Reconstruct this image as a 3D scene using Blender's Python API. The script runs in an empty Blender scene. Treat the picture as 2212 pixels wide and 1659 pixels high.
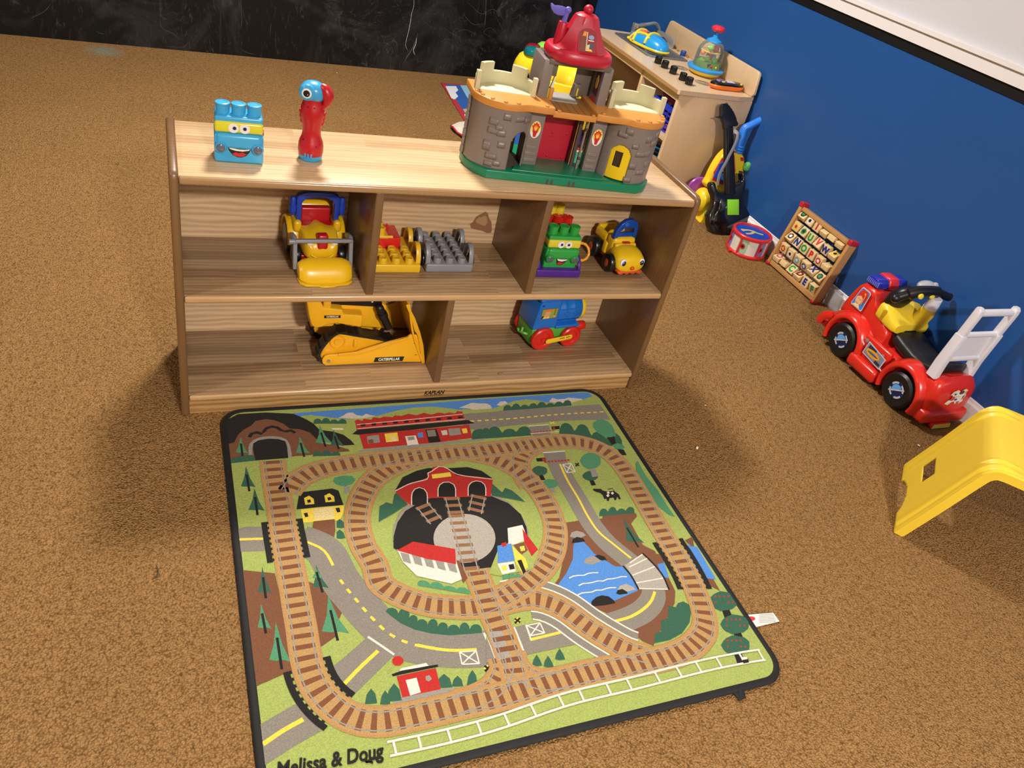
import bpy, bmesh, math, random
from mathutils import Vector, Matrix
random.seed(7)
SC = bpy.context.scene
COL = SC.collection
PI = math.pi

# ---------------------------------------------------------------- camera
# everything is laid out in the frame of the wooden shelf (front left foot at the origin,
# x along its front, y into it, z up) and turned into the frame of the room at the very end
TURN = Matrix.Rotation(-0.015, 4, 'Z')
FOC = 1690.98
CAM = Vector((0.0034, -1.5102, 1.279))
YAW, PITCH, ROLL = 0.4986, 0.6229, 0.253
def _axes():
    f = Vector((math.sin(YAW)*math.cos(PITCH), math.cos(YAW)*math.cos(PITCH), -math.sin(PITCH)))
    r0 = Vector((math.cos(YAW), -math.sin(YAW), 0)); u0 = r0.cross(f)
    return (math.cos(ROLL)*r0+math.sin(ROLL)*u0, -math.sin(ROLL)*r0+math.cos(ROLL)*u0, f)
CR, CU, CF = _axes()
cam_data = bpy.data.cameras.new('camera'); cam = bpy.data.objects.new('camera', cam_data); COL.objects.link(cam)
cam_data.sensor_fit = 'HORIZONTAL'; cam_data.sensor_width = 36.0; cam_data.lens = 36.0*FOC/2212.0
cam_data.clip_start = 0.02
cam.matrix_world = TURN @ Matrix(((CR.x, CU.x, -CF.x, CAM.x), (CR.y, CU.y, -CF.y, CAM.y), (CR.z, CU.z, -CF.z, CAM.z), (0, 0, 0, 1)))
SC.camera = cam

# ---------------------------------------------------------------- light and exposure
SC.view_settings.view_transform = 'Standard'; SC.view_settings.look = 'None'
SC.view_settings.gamma = 1.0; SC.view_settings.use_curve_mapping = False
SC.view_settings.exposure = 0.10
wd = bpy.data.worlds.new('world'); SC.world = wd; wd.use_nodes = True
wd.node_tree.nodes['Background'].inputs[0].default_value = (1.0, 0.86, 0.70, 1)
wd.node_tree.nodes['Background'].inputs[1].default_value = 0.22
def lamp(loc, power, radius, col=(1.0, 0.955, 0.905), aim=None):
    d = bpy.data.lights.new('ceiling_light', 'AREA'); d.shape = 'DISK'; d.size = radius*2; d.energy = power; d.color = col
    o = bpy.data.objects.new('ceiling_light', d); COL.objects.link(o); o.location = TURN @ Vector(loc)
    return o
lamp((0.55, 1.2, 2.43), 88, 0.17)
lamp((0.60, -3.35, 2.43), 190, 0.13)
lamp((-1.9, -0.9, 2.43), 30, 0.14)

# ---------------------------------------------------------------- pixel helpers: where a ray meets a plane of the place
def ray(px, py): return CF + CR*((px-1106)/FOC) - CU*((py-829.5)/FOC)
def atz(px, py, z=0.0):
    d = ray(px, py); return CAM + d*((z-CAM.z)/d.z)
def aty(px, py, y):
    d = ray(px, py); return CAM + d*((y-CAM.y)/d.y)
def atx(px, py, x):
    d = ray(px, py); return CAM + d*((x-CAM.x)/d.x)
def atp(px, py, o, n):
    d = ray(px, py); return CAM + d*((Vector(o)-CAM).dot(Vector(n))/d.dot(Vector(n)))

# ---------------------------------------------------------------- materials
def lin(c):
    if isinstance(c, str): c = [int(c[i:i+2], 16)/255 for i in (0, 2, 4)]
    return tuple((v/12.92 if v <= 0.04045 else ((v+0.055)/1.055)**2.4) for v in c)+(1.0,)
MC = {}
def NT(name):
    m = bpy.data.materials.new(name); m.use_nodes = True
    nt = m.node_tree; return m, nt, nt.nodes['Principled BSDF']
def N(nt, kind, **kw):
    n = nt.nodes.new(kind)
    for k, v in kw.items():
        if k.startswith('_'): setattr(n, k[1:], v)
        else: n.inputs[k.replace('_', ' ')].default_value = v
    return n
def plastic(name, col, rough=0.3, spec=0.5, metal=0.0, trans=0.0, alpha=1.0, sss=0.0, grain=0.03, bump=0.0, coat=0.0):
    if name in MC: return MC[name]
    m, nt, b = NT(name); MC[name] = m; L = nt.links.new
    tc = N(nt, 'ShaderNodeTexCoord'); nz = N(nt, 'ShaderNodeTexNoise', Scale=60.0, Detail=3.0)
    L(tc.outputs['Object'], nz.inputs['Vector'])
    c = lin(col); mx = N(nt, 'ShaderNodeMix', _data_type='RGBA')
    mx.inputs[6].default_value = tuple(v*(1-grain*2) for v in c[:3])+(1,); mx.inputs[7].default_value = tuple(min(1, v*(1+grain)) for v in c[:3])+(1,)
    L(nz.outputs['Fac'], mx.inputs[0]); L(mx.outputs[2], b.inputs['Base Color'])
    b.inputs['Roughness'].default_value = rough; b.inputs['Specular IOR Level'].default_value = spec
    b.inputs['Metallic'].default_value = metal; b.inputs['Transmission Weight'].default_value = trans; b.inputs['Alpha'].default_value = alpha
    b.inputs['Coat Weight'].default_value = coat
    if sss: b.inputs['Subsurface Weight'].default_value = sss; b.inputs['Subsurface Radius'].default_value = (0.01, 0.01, 0.01)
    if bump:
        bp = N(nt, 'ShaderNodeBump', Strength=bump, Distance=0.001); n2 = N(nt, 'ShaderNodeTexNoise', Scale=350.0, Detail=2.0)
        L(tc.outputs['Object'], n2.inputs['Vector']); L(n2.outputs['Fac'], bp.inputs['Height']); L(bp.outputs[0], b.inputs['Normal'])
    return m
def wood(name, light, dark, axis='x', stave=0.045, length=0.5, rough=0.32, contrast=1.0, ring=0.16, staves=True, coat=0.25, stain=0.0):
    """laminated staves with stretched grain; axis = direction of the grain in object space"""
    if name in MC: return MC[name]
    m, nt, b = NT(name); MC[name] = m; L = nt.links.new
    tc = N(nt, 'ShaderNodeTexCoord'); mp = N(nt, 'ShaderNodeMapping'); L(tc.outputs['Object'], mp.inputs[0])
    rot = {'x': (0, 0, 0), 'y': (0, 0, PI/2), 'z': (0, PI/2, 0), 'xz': (PI/2, 0, 0), 'yz': (PI/2, 0, PI/2)}[axis]
    mp.inputs['Rotation'].default_value = rot
    co = mp.outputs[0]
    br = N(nt, 'ShaderNodeTexBrick', Scale=1.0, Mortar_Size=0.0004, Mortar_Smooth=0.3, Bias=0.0, Brick_Width=length, Row_Height=stave)
    br.offset = 0.37; br.offset_frequency = 2; br.squash = 1.0
    br.inputs['Color1'].default_value = (0, 0, 0, 1); br.inputs['Color2'].default_value = (1, 1, 1, 1); br.inputs['Mortar'].default_value = (0.25, 0.25, 0.25, 1)
    L(co, br.inputs['Vector'])
    # per stave offset of the grain
    sc = N(nt, 'ShaderNodeVectorMath', _operation='SCALE'); sc.inputs['Scale'].default_value = 7.3 if staves else 0.0
    L(br.outputs['Color'], sc.inputs[0])
    ad = N(nt, 'ShaderNodeVectorMath', _operation='ADD'); L(co, ad.inputs[0]); L(sc.outputs[0], ad.inputs[1])
    st = N(nt, 'ShaderNodeVectorMath', _operation='MULTIPLY'); st.inputs[1].default_value = (1.0, 14.0, 14.0); L(ad.outputs[0], st.inputs[0])
    g1 = N(nt, 'ShaderNodeTexNoise', Scale=4.2, Detail=5.0, Roughness=0.6, Distortion=0.5); L(st.outputs[0], g1.inputs['Vector'])
    st2 = N(nt, 'ShaderNodeVectorMath', _operation='MULTIPLY'); st2.inputs[1].default_value = (1.2, 5.0, 5.0); L(ad.outputs[0], st2.inputs[0])
    wv = N(nt, 'ShaderNodeTexWave', _wave_type='BANDS', _bands_direction='Y', Scale=4.5, Distortion=5.0, Detail=2.0, Detail_Scale=1.0); L(st2.outputs[0], wv.inputs['Vector'])
    st3 = N(nt, 'ShaderNodeVectorMath', _operation='MULTIPLY'); st3.inputs[1].default_value = (8.0, 260.0, 260.0); L(ad.outputs[0], st3.inputs[0])
    g3 = N(nt, 'ShaderNodeTexNoise', Scale=1.5, Detail=3.0, Roughness=0.7); L(st3.outputs[0], g3.inputs['Vector'])
    def mth(op, a, bb, cc=None):
        n = nt.nodes.new('ShaderNodeMath'); n.operation = op
        for i, v in enumerate((a, bb, cc)):
            if v is None: continue
            if isinstance(v, (int, float)): n.inputs[i].default_value = v
            else: L(v, n.inputs[i])
        return n.outputs[0]
    f = mth('MULTIPLY', g1.outputs['Fac'], 0.55)
    f = mth('MULTIPLY_ADD', wv.outputs['Fac'], ring, f)
    f = mth('MULTIPLY_ADD', g3.outputs['Fac'], 0.28, f)
    if staves: f = mth('MULTIPLY_ADD', br.outputs['Color'], 0.32, f)
    f = mth('MULTIPLY_ADD', f, contrast, (0.55-0.53*contrast) if staves else (0.5-0.5*contrast))
    cr = N(nt, 'ShaderNodeMix', _data_type='RGBA'); cr.clamp_factor = True
    cr.inputs[6].default_value = lin(light); cr.inputs[7].default_value = lin(dark)
    L(f, cr.inputs[0]); L(cr.outputs[2], b.inputs['Base Color'])
    b.inputs['Roughness'].default_value = rough; b.inputs['Coat Weight'].default_value = coat; b.inputs['Coat Roughness'].default_value = 0.18
    bp = N(nt, 'ShaderNodeBump', Strength=0.12, Distance=0.001); L(g3.outputs['Fac'], bp.inputs['Height']); L(bp.outputs[0], b.inputs['Normal'])
    return m
def painted(name='printed', rough=0.4, scale=0, bump=0.0, fleck=0.0):
    """base colour comes from the faces themselves (printed or dyed artwork)"""
    if name in MC: return MC[name]
    m, nt, b = NT(name); MC[name] = m; L = nt.links.new
    at = N(nt, 'ShaderNodeAttribute'); at.attribute_name = 'Col'
    b.inputs['Roughness'].default_value = rough
    src = at.outputs['Color']
    if scale:
        tc = N(nt, 'ShaderNodeTexCoord'); nz = N(nt, 'ShaderNodeTexNoise', Scale=float(scale), Detail=2.0, Roughness=0.6)
        L(tc.outputs['Object'], nz.inputs['Vector'])
        rp = N(nt, 'ShaderNodeMapRange'); rp.inputs[1].default_value = 0.3; rp.inputs[2].default_value = 0.7; rp.inputs[3].default_value = 1-fleck; rp.inputs[4].default_value = 1+fleck*0.6
        L(nz.outputs['Fac'], rp.inputs[0])
        mu = N(nt, 'ShaderNodeVectorMath', _operation='SCALE'); L(src, mu.inputs[0]); L(rp.outputs[0], mu.inputs['Scale'])
        src = mu.outputs[0]
        bp = N(nt, 'ShaderNodeBump', Strength=bump, Distance=0.002); L(nz.outputs['Fac'], bp.inputs['Height']); L(bp.outputs[0], b.inputs['Normal'])
    L(src, b.inputs['Base Color'])
    return m

# ---------------------------------------------------------------- mesh builder
def catmull(pts, n=8, closed=False):
    P = [Vector(p) for p in pts]; out = []; m = len(P)
    if m < 3: return P
    for i in range(m if closed else m-1):
        a = P[(i-1) % m] if (closed or i > 0) else P[0]*2-P[1]
        b = P[i]; c = P[(i+1) % m]
        d = P[(i+2) % m] if (closed or i+2 < m) else P[-1]*2-P[-2]
        for k in range(n):
            t = k/n
            out.append(0.5*((2*b)+(c-a)*t+(2*a-5*b+4*c-d)*t*t+(3*b-a-3*c+d)*t*t*t))
    if not closed: out.append(P[-1])
    return out
def rrect(w, h, r, n=5, cx=0, cy=0):
    o = []
    for sx, sy, a0 in ((1, 1, 0), (-1, 1, 1), (-1, -1, 2), (1, -1, 3)):
        for k in range(n+1):
            a = (a0+k/n)*PI/2
            o.append((cx+sx*(w/2-r)+r*math.cos(a), cy+sy*(h/2-r)+r*math.sin(a)))
    return o
def circ(r, n=24, cx=0, cy=0, ry=None, a0=0, a1=2*PI):
    full = abs(a1-a0-2*PI) < 1e-6
    return [(cx+r*math.cos(a0+(a1-a0)*k/(n if full else n-1)), cy+(ry or r)*math.sin(a0+(a1-a0)*k/(n if full else n-1))) for k in range(n)]
class B:
    def __init__(s): s.v = []; s.f = []; s.mi = []; s.col = []; s.mats = []; s.T = Matrix.Identity(4); s.c = None; s.cur = 0; s.st = []
    def mat(s, m):
        if m not in s.mats: s.mats.append(m)
        s.cur = s.mats.index(m); return s
    def paint(s, c): s.c = lin(c); return s
    def at(s, x=0, y=0, z=0, rz=0, rx=0, ry=0):
        s.T = Matrix.Translation((x, y, z)) @ Matrix.Rotation(rz, 4, 'Z') @ Matrix.Rotation(ry, 4, 'Y') @ Matrix.Rotation(rx, 4, 'X'); return s
    def add(s, vs, fs):
        n = len(s.v); s.st.append((n, len(s.f))); s.v += [tuple(s.T @ Vector(v)) for v in vs]
        for f in fs: s.f.append([i+n for i in f]); s.mi.append(s.cur); s.col.append(s.c)
        return s
    def box(s, x0, x1, y0, y1, z0, z1):
        return s.add([(x, y, z) for z in (z0, z1) for y in (y0, y1) for x in (x0, x1)],
                     [(0, 2, 3, 1), (4, 5, 7, 6), (0, 1, 5, 4), (2, 6, 7, 3), (0, 4, 6, 2), (1, 3, 7, 5)])
    def prism(s, poly, a, b, plane='xy', taper=None):
        """extrude a 2d outline from a to b; plane names its two axes; taper scales the far end about its centre"""
        q = [(p[0], p[1]) for p in poly]
        mk = {'xy': lambda u, v, w: (u, v, w), 'xz': lambda u, v, w: (u, w, v), 'yz': lambda u, v, w: (w, u, v)}[plane]
        n = len(q); cx = sum(p[0] for p in q)/n; cy = sum(p[1] for p in q)/n; t = taper or 1
        vs = [mk(u, v, a) for u, v in q]+[mk(cx+(u-cx)*t, cy+(v-cy)*t, b) for u, v in q]
        return s.add(vs, [list(range(n))[::-1], list(range(n, 2*n))]+[(i, (i+1) % n, n+(i+1) % n, n+i) for i in range(n)])
    def loft(s, rings, cap=True, close=False):
        n = len(rings[0]); vs = [p for r in rings for p in r]; fs = []
        m = len(rings)
        for k in range(m if close else m-1):
            for i in range(n):
                j = (i+1) % n; a = k*n; b = ((k+1) % m)*n
                fs.append((a+i, a+j, b+j, b+i))
        if cap and not close: fs += [list(range(n))[::-1], list(range((m-1)*n, m*n))]
        return s.add(vs, fs)
    def cyl(s, p, q, r, r2=None, n=24, cap=True):
        p = Vector(p); q = Vector(q); d = (q-p).normalized(); r2 = r if r2 is None else r2
        a = d.orthogonal().normalized(); b = d.cross(a)
        ring = lambda o, r: [o+a*(r*math.cos(2*PI*k/n))+b*(r*math.sin(2*PI*k/n)) for k in range(n)]
        return s.loft([ring(p, r), ring(q, r2)], cap)
    def tube(s, path, r, n=10, closed=False, flat=None, up=None):
        """sweep; r a number or list; flat = (half width, half thickness) for a strap"""
        P = [Vector(p) for p in path]; m = len(P); rings = []; prev = None
        for i in range(m):
            t = (P[(i+1) % m]-P[i-1]) if closed else (P[min(i+1, m-1)]-P[max(i-1, 0)])
            t.normalize()
            if up is not None: a = Vector(up).cross(t).normalized() if Vector(up).cross(t).length > 1e-4 else t.orthogonal()
            elif prev is None: a = t.orthogonal().normalized()
            else: a = (prev-t*prev.dot(t)).normalized()
            prev = a; b = t.cross(a); rr = r[i] if isinstance(r, (list, tuple)) else r
            if flat: rings.append([P[i]+a*(flat[0]*math.cos(2*PI*k/n))+b*(flat[1]*math.sin(2*PI*k/n)) for k in range(n)])
            else: rings.append([P[i]+a*(rr*math.cos(2*PI*k/n))+b*(rr*math.sin(2*PI*k/n)) for k in range(n)])
        return s.loft(rings, close=closed)
    def lathe(s, prof, n=32, c=(0, 0, 0), axis='z', sq=1.0, a0=0):
        """prof [(r, z)]; sq < 1 gives a squarer outline"""
        rings = []
        for r, z in prof:
            ring = []
            for k in range(n):
                a = a0+2*PI*k/n; x, y = math.cos(a), math.sin(a)
                if sq != 1.0: x = math.copysign(abs(x)**sq, x); y = math.copysign(abs(y)**sq, y)
                x *= max(r, 1e-5); y *= max(r, 1e-5)
                ring.append({'z': (c[0]+x, c[1]+y, c[2]+z), 'y': (c[0]+x, c[1]+z, c[2]+y), 'x': (c[0]+z, c[1]+x, c[2]+y)}[axis])
            rings.append(ring)
        return s.loft(rings)
    def ell(s, c, r, n=24, m=14, e=1.0):
        if isinstance(r, (int, float)): r = (r, r, r)
        P = lambda v: math.copysign(abs(v)**e, v)
        rings = []
        for j in range(m+1):
            b = -PI/2+PI*j/m; cb = max(P(math.cos(b)), 1e-4)
            rings.append([(c[0]+r[0]*cb*P(math.cos(2*PI*k/n)), c[1]+r[1]*cb*P(math.sin(2*PI*k/n)), c[2]+r[2]*P(math.sin(b))) for k in range(n)])
        return s.loft(rings)
    def rbox(s, x0, x1, y0, y1, z0, z1, r=0.004, e=0.35):
        """soft box: superellipsoid-like box with rounded edges of radius r"""
        r = min(r, (x1-x0)/2.001, (y1-y0)/2.001, (z1-z0)/2.001); rings = []; q = 4
        cx, cy = (x0+x1)/2, (y0+y1)/2
        for (zc, k0, k1) in ((z0+r, -1, 0), (z1-r, 0, 1)):
            for k in range(q):
                a = PI/2*(k0+(k1-k0)*k/(q-1)); ins = r*(1-math.cos(a))
                rings.append([(x, y, zc+r*math.sin(a)) for x, y in rrect(x1-x0-2*ins, y1-y0-2*ins, max(r-ins, 1e-4), 4, cx, cy)])
        return s.loft(rings)
    def grid(s, fn, nu, nv, skip=None):
        vs = [fn(i/nu, j/nv) for j in range(nv+1) for i in range(nu+1)]
        fs = [(j*(nu+1)+i, j*(nu+1)+i+1, (j+1)*(nu+1)+i+1, (j+1)*(nu+1)+i) for j in range(nv) for i in range(nu) if not (skip and skip((i+.5)/nu, (j+.5)/nv))]
        return s.add(vs, fs)
    def text(s, body, size, ext=0.0002, bold=0.0, shear=0.0, align='CENTER', width=None):
        """flat lettering in the xy plane of s.T"""
        cu = bpy.data.curves.new('lettering', 'FONT'); cu.body = body; cu.size = size; cu.extrude = ext; cu.offset = bold*size
        cu.shear = shear; cu.align_x = align; cu.align_y = 'CENTER'; cu.resolution_u = 3
        o = bpy.data.objects.new('lettering', cu); COL.objects.link(o); bpy.context.view_layer.update()
        me = o.to_mesh(); vs = [v.co.copy() for v in me.vertices]; fs = [tuple(p.vertices) for p in me.polygons]
        if width and vs:
            w = max(v.x for v in vs)-min(v.x for v in vs); k = width/w
            for v in vs: v.x *= k
        s.add(vs, fs); o.to_mesh_clear(); bpy.data.objects.remove(o); bpy.data.curves.remove(cu); return s
    def parts(s, name, parent=None, **kw):
        """each add() so far becomes a part of its own"""
        out = []
        for k in range(len(s.st)):
            v0, f0 = s.st[k]; v1, f1 = s.st[k+1] if k+1 < len(s.st) else (len(s.v), len(s.f))
            q = B(); q.v = s.v[v0:v1]; q.f = [[i-v0 for i in f] for f in s.f[f0:f1]]; q.mi = [0]*(f1-f0); q.col = s.col[f0:f1]; q.mats = [s.mats[s.mi[f0]]] if s.mats else []
            out.append(q.build(name, parent, **kw))
        return out
    def build(s, name, parent=None, m=None, bevel=0, seg=2, smooth=35, solid=0, loc=None, rz=0, recalc=True, sub=0, weld=False, shift=0):
        me = bpy.data.meshes.new(name); me.from_pydata(s.v, [], s.f)
        mats = s.mats or ([m] if m else [])
        for x in mats: me.materials.append(x)
        if len(mats) > 1: me.polygons.foreach_set('material_index', s.mi)
        if any(s.col):
            ca = me.color_attributes.new('Col', 'FLOAT_COLOR', 'CORNER'); k = 0
            data = []
            for p, c in zip(me.polygons, s.col): data += list(c or (1, 1, 1, 1))*p.loop_total
            ca.data.foreach_set('color', data)
        bm = bmesh.new(); bm.from_mesh(me)
        if weld: bmesh.ops.remove_doubles(bm, verts=bm.verts, dist=1e-5)
        if recalc: bmesh.ops.recalc_face_normals(bm, faces=bm.faces)
        bm.to_mesh(me); bm.free()
        o = bpy.data.objects.new(name, me); COL.objects.link(o)
        if loc: o.location = loc
        o.rotation_euler = (0, 0, rz)
        if parent: o.parent = parent
        if solid:
            md = o.modifiers.new('solid', 'SOLIDIFY'); md.thickness = solid; md.offset = 0
        if bevel:
            md = o.modifiers.new('bevel', 'BEVEL'); md.width = bevel; md.segments = seg; md.limit_method = 'ANGLE'; md.angle_limit = math.radians(40)
        if sub:
            md = o.modifiers.new('sub', 'SUBSURF'); md.levels = sub; md.render_levels = sub
        if smooth:
            me.polygons.foreach_set('use_smooth', [True]*len(me.polygons))
            me.set_sharp_from_angle(angle=math.radians(180 if (bevel or sub) else smooth))
        return o
def tag(o, label, cat, group=None):
    o['label'] = label; o['category'] = cat
    if group: o['group'] = group
    return o
def thing(name, label, cat, loc=(0, 0, 0), rz=0, group=None, rx=0, ry=0):
    o = bpy.data.objects.new(name, None); COL.objects.link(o); o.empty_display_size = 0.02
    o.location = loc; o.rotation_euler = (rx, ry, rz); return tag(o, label, cat, group)
STRUCT = []
def struct(b, name, m=None, **kw):
    o = b.build(name, None, m, **kw); o.data.transform(TURN); o['kind'] = 'structure'; STRUCT.append(o); return o
# ================================================================ the room
WX = 2.328                                   # blue wall (room frame)
def wyb(x): return 2.745+0.0377*(x+0.35)     # black wall, very slightly out of square
def carpet_mat():
    m, nt, b = NT('carpet'); L = nt.links.new
    tc = N(nt, 'ShaderNodeTexCoord'); co = tc.outputs['Object']
    vo = N(nt, 'ShaderNodeTexVoronoi', Scale=240.0, Randomness=1.0); n1 = N(nt, 'ShaderNodeTexNoise', Scale=330.0, Detail=3.0, Roughness=0.7)
    n2 = N(nt, 'ShaderNodeTexNoise', Scale=2.2, Detail=4.0, Roughness=0.6); n3 = N(nt, 'ShaderNodeTexNoise', Scale=70.0, Detail=3.0, Roughness=0.65)
    wb = N(nt, 'ShaderNodeTexNoise', Scale=120.0, Detail=1.0)
    L(co, wb.inputs['Vector'])
    ad = N(nt, 'ShaderNodeVectorMath', _operation='MULTIPLY_ADD'); ad.inputs[1].default_value = (0.006, 0.006, 0.006); L(wb.outputs['Color'], ad.inputs[0]); L(co, ad.inputs[2])
    L(ad.outputs[0], vo.inputs['Vector'])
    for n in (n1, n2, n3): L(co, n.inputs['Vector'])
    def mth(op, a, bb, cc=None):
        n = nt.nodes.new('ShaderNodeMath'); n.operation = op
        for i, v in enumerate((a, bb, cc)):
            if v is None: continue
            if isinstance(v, (int, float)): n.inputs[i].default_value = v
            else: L(v, n.inputs[i])
        return n.outputs[0]
    h = mth('MULTIPLY_ADD', vo.outputs['Distance'], -1.1, 1.0)
    h = mth('MULTIPLY_ADD', n1.outputs['Fac'], 0.9, h); h = mth('MULTIPLY_ADD', n3.outputs['Fac'], 1.0, h)
    f = mth('MULTIPLY_ADD', h, 0.50, -0.37)
    rp = N(nt, 'ShaderNodeValToRGB'); e = rp.color_ramp.elements
    e[0].position = 0.0; e[0].color = lin('664822'); e[1].position = 1.0; e[1].color = lin('CBA270')
    x = e.new(0.42); x.color = lin('AE8452'); x = e.new(0.25); x.color = lin('916C40')
    L(f, rp.inputs[0])
    f2 = mth('MULTIPLY_ADD', n2.outputs['Fac'], 0.30, 0.85)
    sc = N(nt, 'ShaderNodeVectorMath', _operation='SCALE'); L(rp.outputs[0], sc.inputs[0]); L(f2, sc.inputs['Scale'])
    # a small smear of pale blue chalk by the black wall
    dv = N(nt, 'ShaderNodeVectorMath', _operation='DISTANCE'); dv.inputs[1].default_value = atz(245, 112)[:]; L(co, dv.inputs[0])
    k = N(nt, 'ShaderNodeMapRange'); k.inputs[1].default_value = 0.02; k.inputs[2].default_value = 0.10; k.inputs[3].default_value = 0.45; k.inputs[4].default_value = 0.0; L(dv.outputs['Value'], k.inputs[0])
    mx = N(nt, 'ShaderNodeMix', _data_type='RGBA'); mx.inputs[7].default_value = lin('7FA39A'); L(k.outputs[0], mx.inputs[0]); L(sc.outputs[0], mx.inputs[6])
    L(mx.outputs[2], b.inputs['Base Color']); b.inputs['Roughness'].default_value = 0.95; b.inputs['Specular IOR Level'].default_value = 0.1
    b.inputs['Sheen Weight'].default_value = 0.0
    bp = N(nt, 'ShaderNodeBump', Strength=0.85, Distance=0.007); L(h, bp.inputs['Height']); L(bp.outputs[0], b.inputs['Normal'])
    return m
def wall_paint(name, col, rough=0.5, spec=0.4, var=0.06):
    m, nt, b = NT(name); L = nt.links.new; MC[name] = m
    tc = N(nt, 'ShaderNodeTexCoord'); n = N(nt, 'ShaderNodeTexNoise', Scale=3.0, Detail=4.0); n2 = N(nt, 'ShaderNodeTexNoise', Scale=160.0, Detail=3.0)
    L(tc.outputs['Object'], n.inputs['Vector']); L(tc.outputs['Object'], n2.inputs['Vector'])
    c = lin(col); mx = N(nt, 'ShaderNodeMix', _data_type='RGBA'); mx.inputs[6].default_value = tuple(v*(1-var) for v in c[:3])+(1,); mx.inputs[7].default_value = tuple(min(1, v*(1+var)) for v in c[:3])+(1,)
    L(n.outputs['Fac'], mx.inputs[0]); L(mx.outputs[2], b.inputs['Base Color']); b.inputs['Roughness'].default_value = rough; b.inputs['Specular IOR Level'].default_value = spec
    bp = N(nt, 'ShaderNodeBump', Strength=0.12, Distance=0.002); L(n2.outputs['Fac'], bp.inputs['Height']); L(bp.outputs[0], b.inputs['Normal'])
    return m
def chalk_mat():
    m, nt, b = NT('chalkboard_paint'); L = nt.links.new
    tc = N(nt, 'ShaderNodeTexCoord'); co = tc.outputs['Object']
    n = N(nt, 'ShaderNodeTexNoise', Scale=2.6, Detail=6.0, Roughness=0.62, Distortion=1.2); L(co, n.inputs['Vector'])
    st = N(nt, 'ShaderNodeVectorMath', _operation='MULTIPLY'); st.inputs[1].default_value = (9, 9, 2.5); L(co, st.inputs[0])
    n2 = N(nt, 'ShaderNodeTexNoise', Scale=3.0, Detail=8.0, Roughness=0.75, Distortion=2.4); L(st.outputs[0], n2.inputs['Vector'])
    n4 = N(nt, 'ShaderNodeTexNoise', Scale=1.1, Detail=2.0); L(co, n4.inputs['Vector'])
    # thin scribbles: narrow iso-lines of a warped noise
    n3 = N(nt, 'ShaderNodeTexNoise', Scale=3.5, Detail=3.0, Roughness=0.6, Distortion=1.8); L(co, n3.inputs['Vector'])
    a = nt.nodes.new('ShaderNodeMath'); a.operation = 'SUBTRACT'; a.inputs[1].default_value = 0.5; L(n3.outputs['Fac'], a.inputs[0])
    ab = nt.nodes.new('ShaderNodeMath'); ab.operation = 'ABSOLUTE'; L(a.outputs[0], ab.inputs[0])
    ln = N(nt, 'ShaderNodeMapRange'); ln.inputs[1].default_value = 0.0; ln.inputs[2].default_value = 0.004; ln.inputs[3].default_value = 0.10; ln.inputs[4].default_value = 0.0; L(ab.outputs[0], ln.inputs[0])
    lm = nt.nodes.new('ShaderNodeMath'); lm.operation = 'MULTIPLY'; L(ln.outputs[0], lm.inputs[0])
    k4 = N(nt, 'ShaderNodeMapRange'); k4.inputs[1].default_value = 0.47; k4.inputs[2].default_value = 0.6; L(n4.outputs['Fac'], k4.inputs[0]); L(k4.outputs[0], lm.inputs[1])
    k = N(nt, 'ShaderNodeMapRange'); k.inputs[1].default_value = 0.48; k.inputs[2].default_value = 0.85; k.inputs[3].default_value = 0.0; k.inputs[4].default_value = 0.10; L(n.outputs['Fac'], k.inputs[0])
    k2 = N(nt, 'ShaderNodeMapRange'); k2.inputs[1].default_value = 0.56; k2.inputs[2].default_value = 0.85; k2.inputs[3].default_value = 0.0; k2.inputs[4].default_value = 0.18; L(n2.outputs['Fac'], k2.inputs[0])
    s = nt.nodes.new('ShaderNodeMath'); s.operation = 'ADD'; L(k.outputs[0], s.inputs[0]); L(k2.outputs[0], s.inputs[1])
    s2 = nt.nodes.new('ShaderNodeMath'); s2.operation = 'ADD'; L(s.outputs[0], s2.inputs[0]); L(lm.outputs[0], s2.inputs[1])
    mx = N(nt, 'ShaderNodeMix', _data_type='RGBA'); mx.inputs[6].default_value = lin('0D0C0B'); mx.inputs[7].default_value = lin('B9B4B0'); L(s2.outputs[0], mx.inputs[0])
    L(mx.outputs[2], b.inputs['Base Color']); b.inputs['Roughness'].default_value = 0.5; b.inputs['Specular IOR Level'].default_value = 0.25
    return m
YF, XL, ZC = -4.2, -3.4, 2.45
def room(b, name, m):
    o = b.build(name, None, m, smooth=0); o['kind'] = 'structure'; return o
room(B().box(XL, WX+0.1, YF, 2.95, -0.05, 0), 'floor', carpet_mat())
room(B().box(XL, WX+0.1, YF, 2.95, ZC, ZC+0.05), 'ceiling', wall_paint('ceiling_paint', 'E4E0D8', 0.8))
WHITE = wall_paint('white_wall_paint', 'C9C8CC', 0.55)
b = B(); b.mat(wall_paint('blue_wall_paint', '20508E', 0.36, 0.5)).box(WX, WX+0.1, YF, 2.95, 0, 0.925); b.mat(WHITE).box(WX, WX+0.1, YF, 2.95, 0.925, ZC)
room(b, 'wall_right', None)
b = B(); chm = chalk_mat(); b.mat(chm); x0, x1 = XL, WX
b.prism([(x0, wyb(x0)), (x1, wyb(x1)), (x1, wyb(x1)+.1), (x0, wyb(x0)+.1)], 0, ZC)
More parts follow.
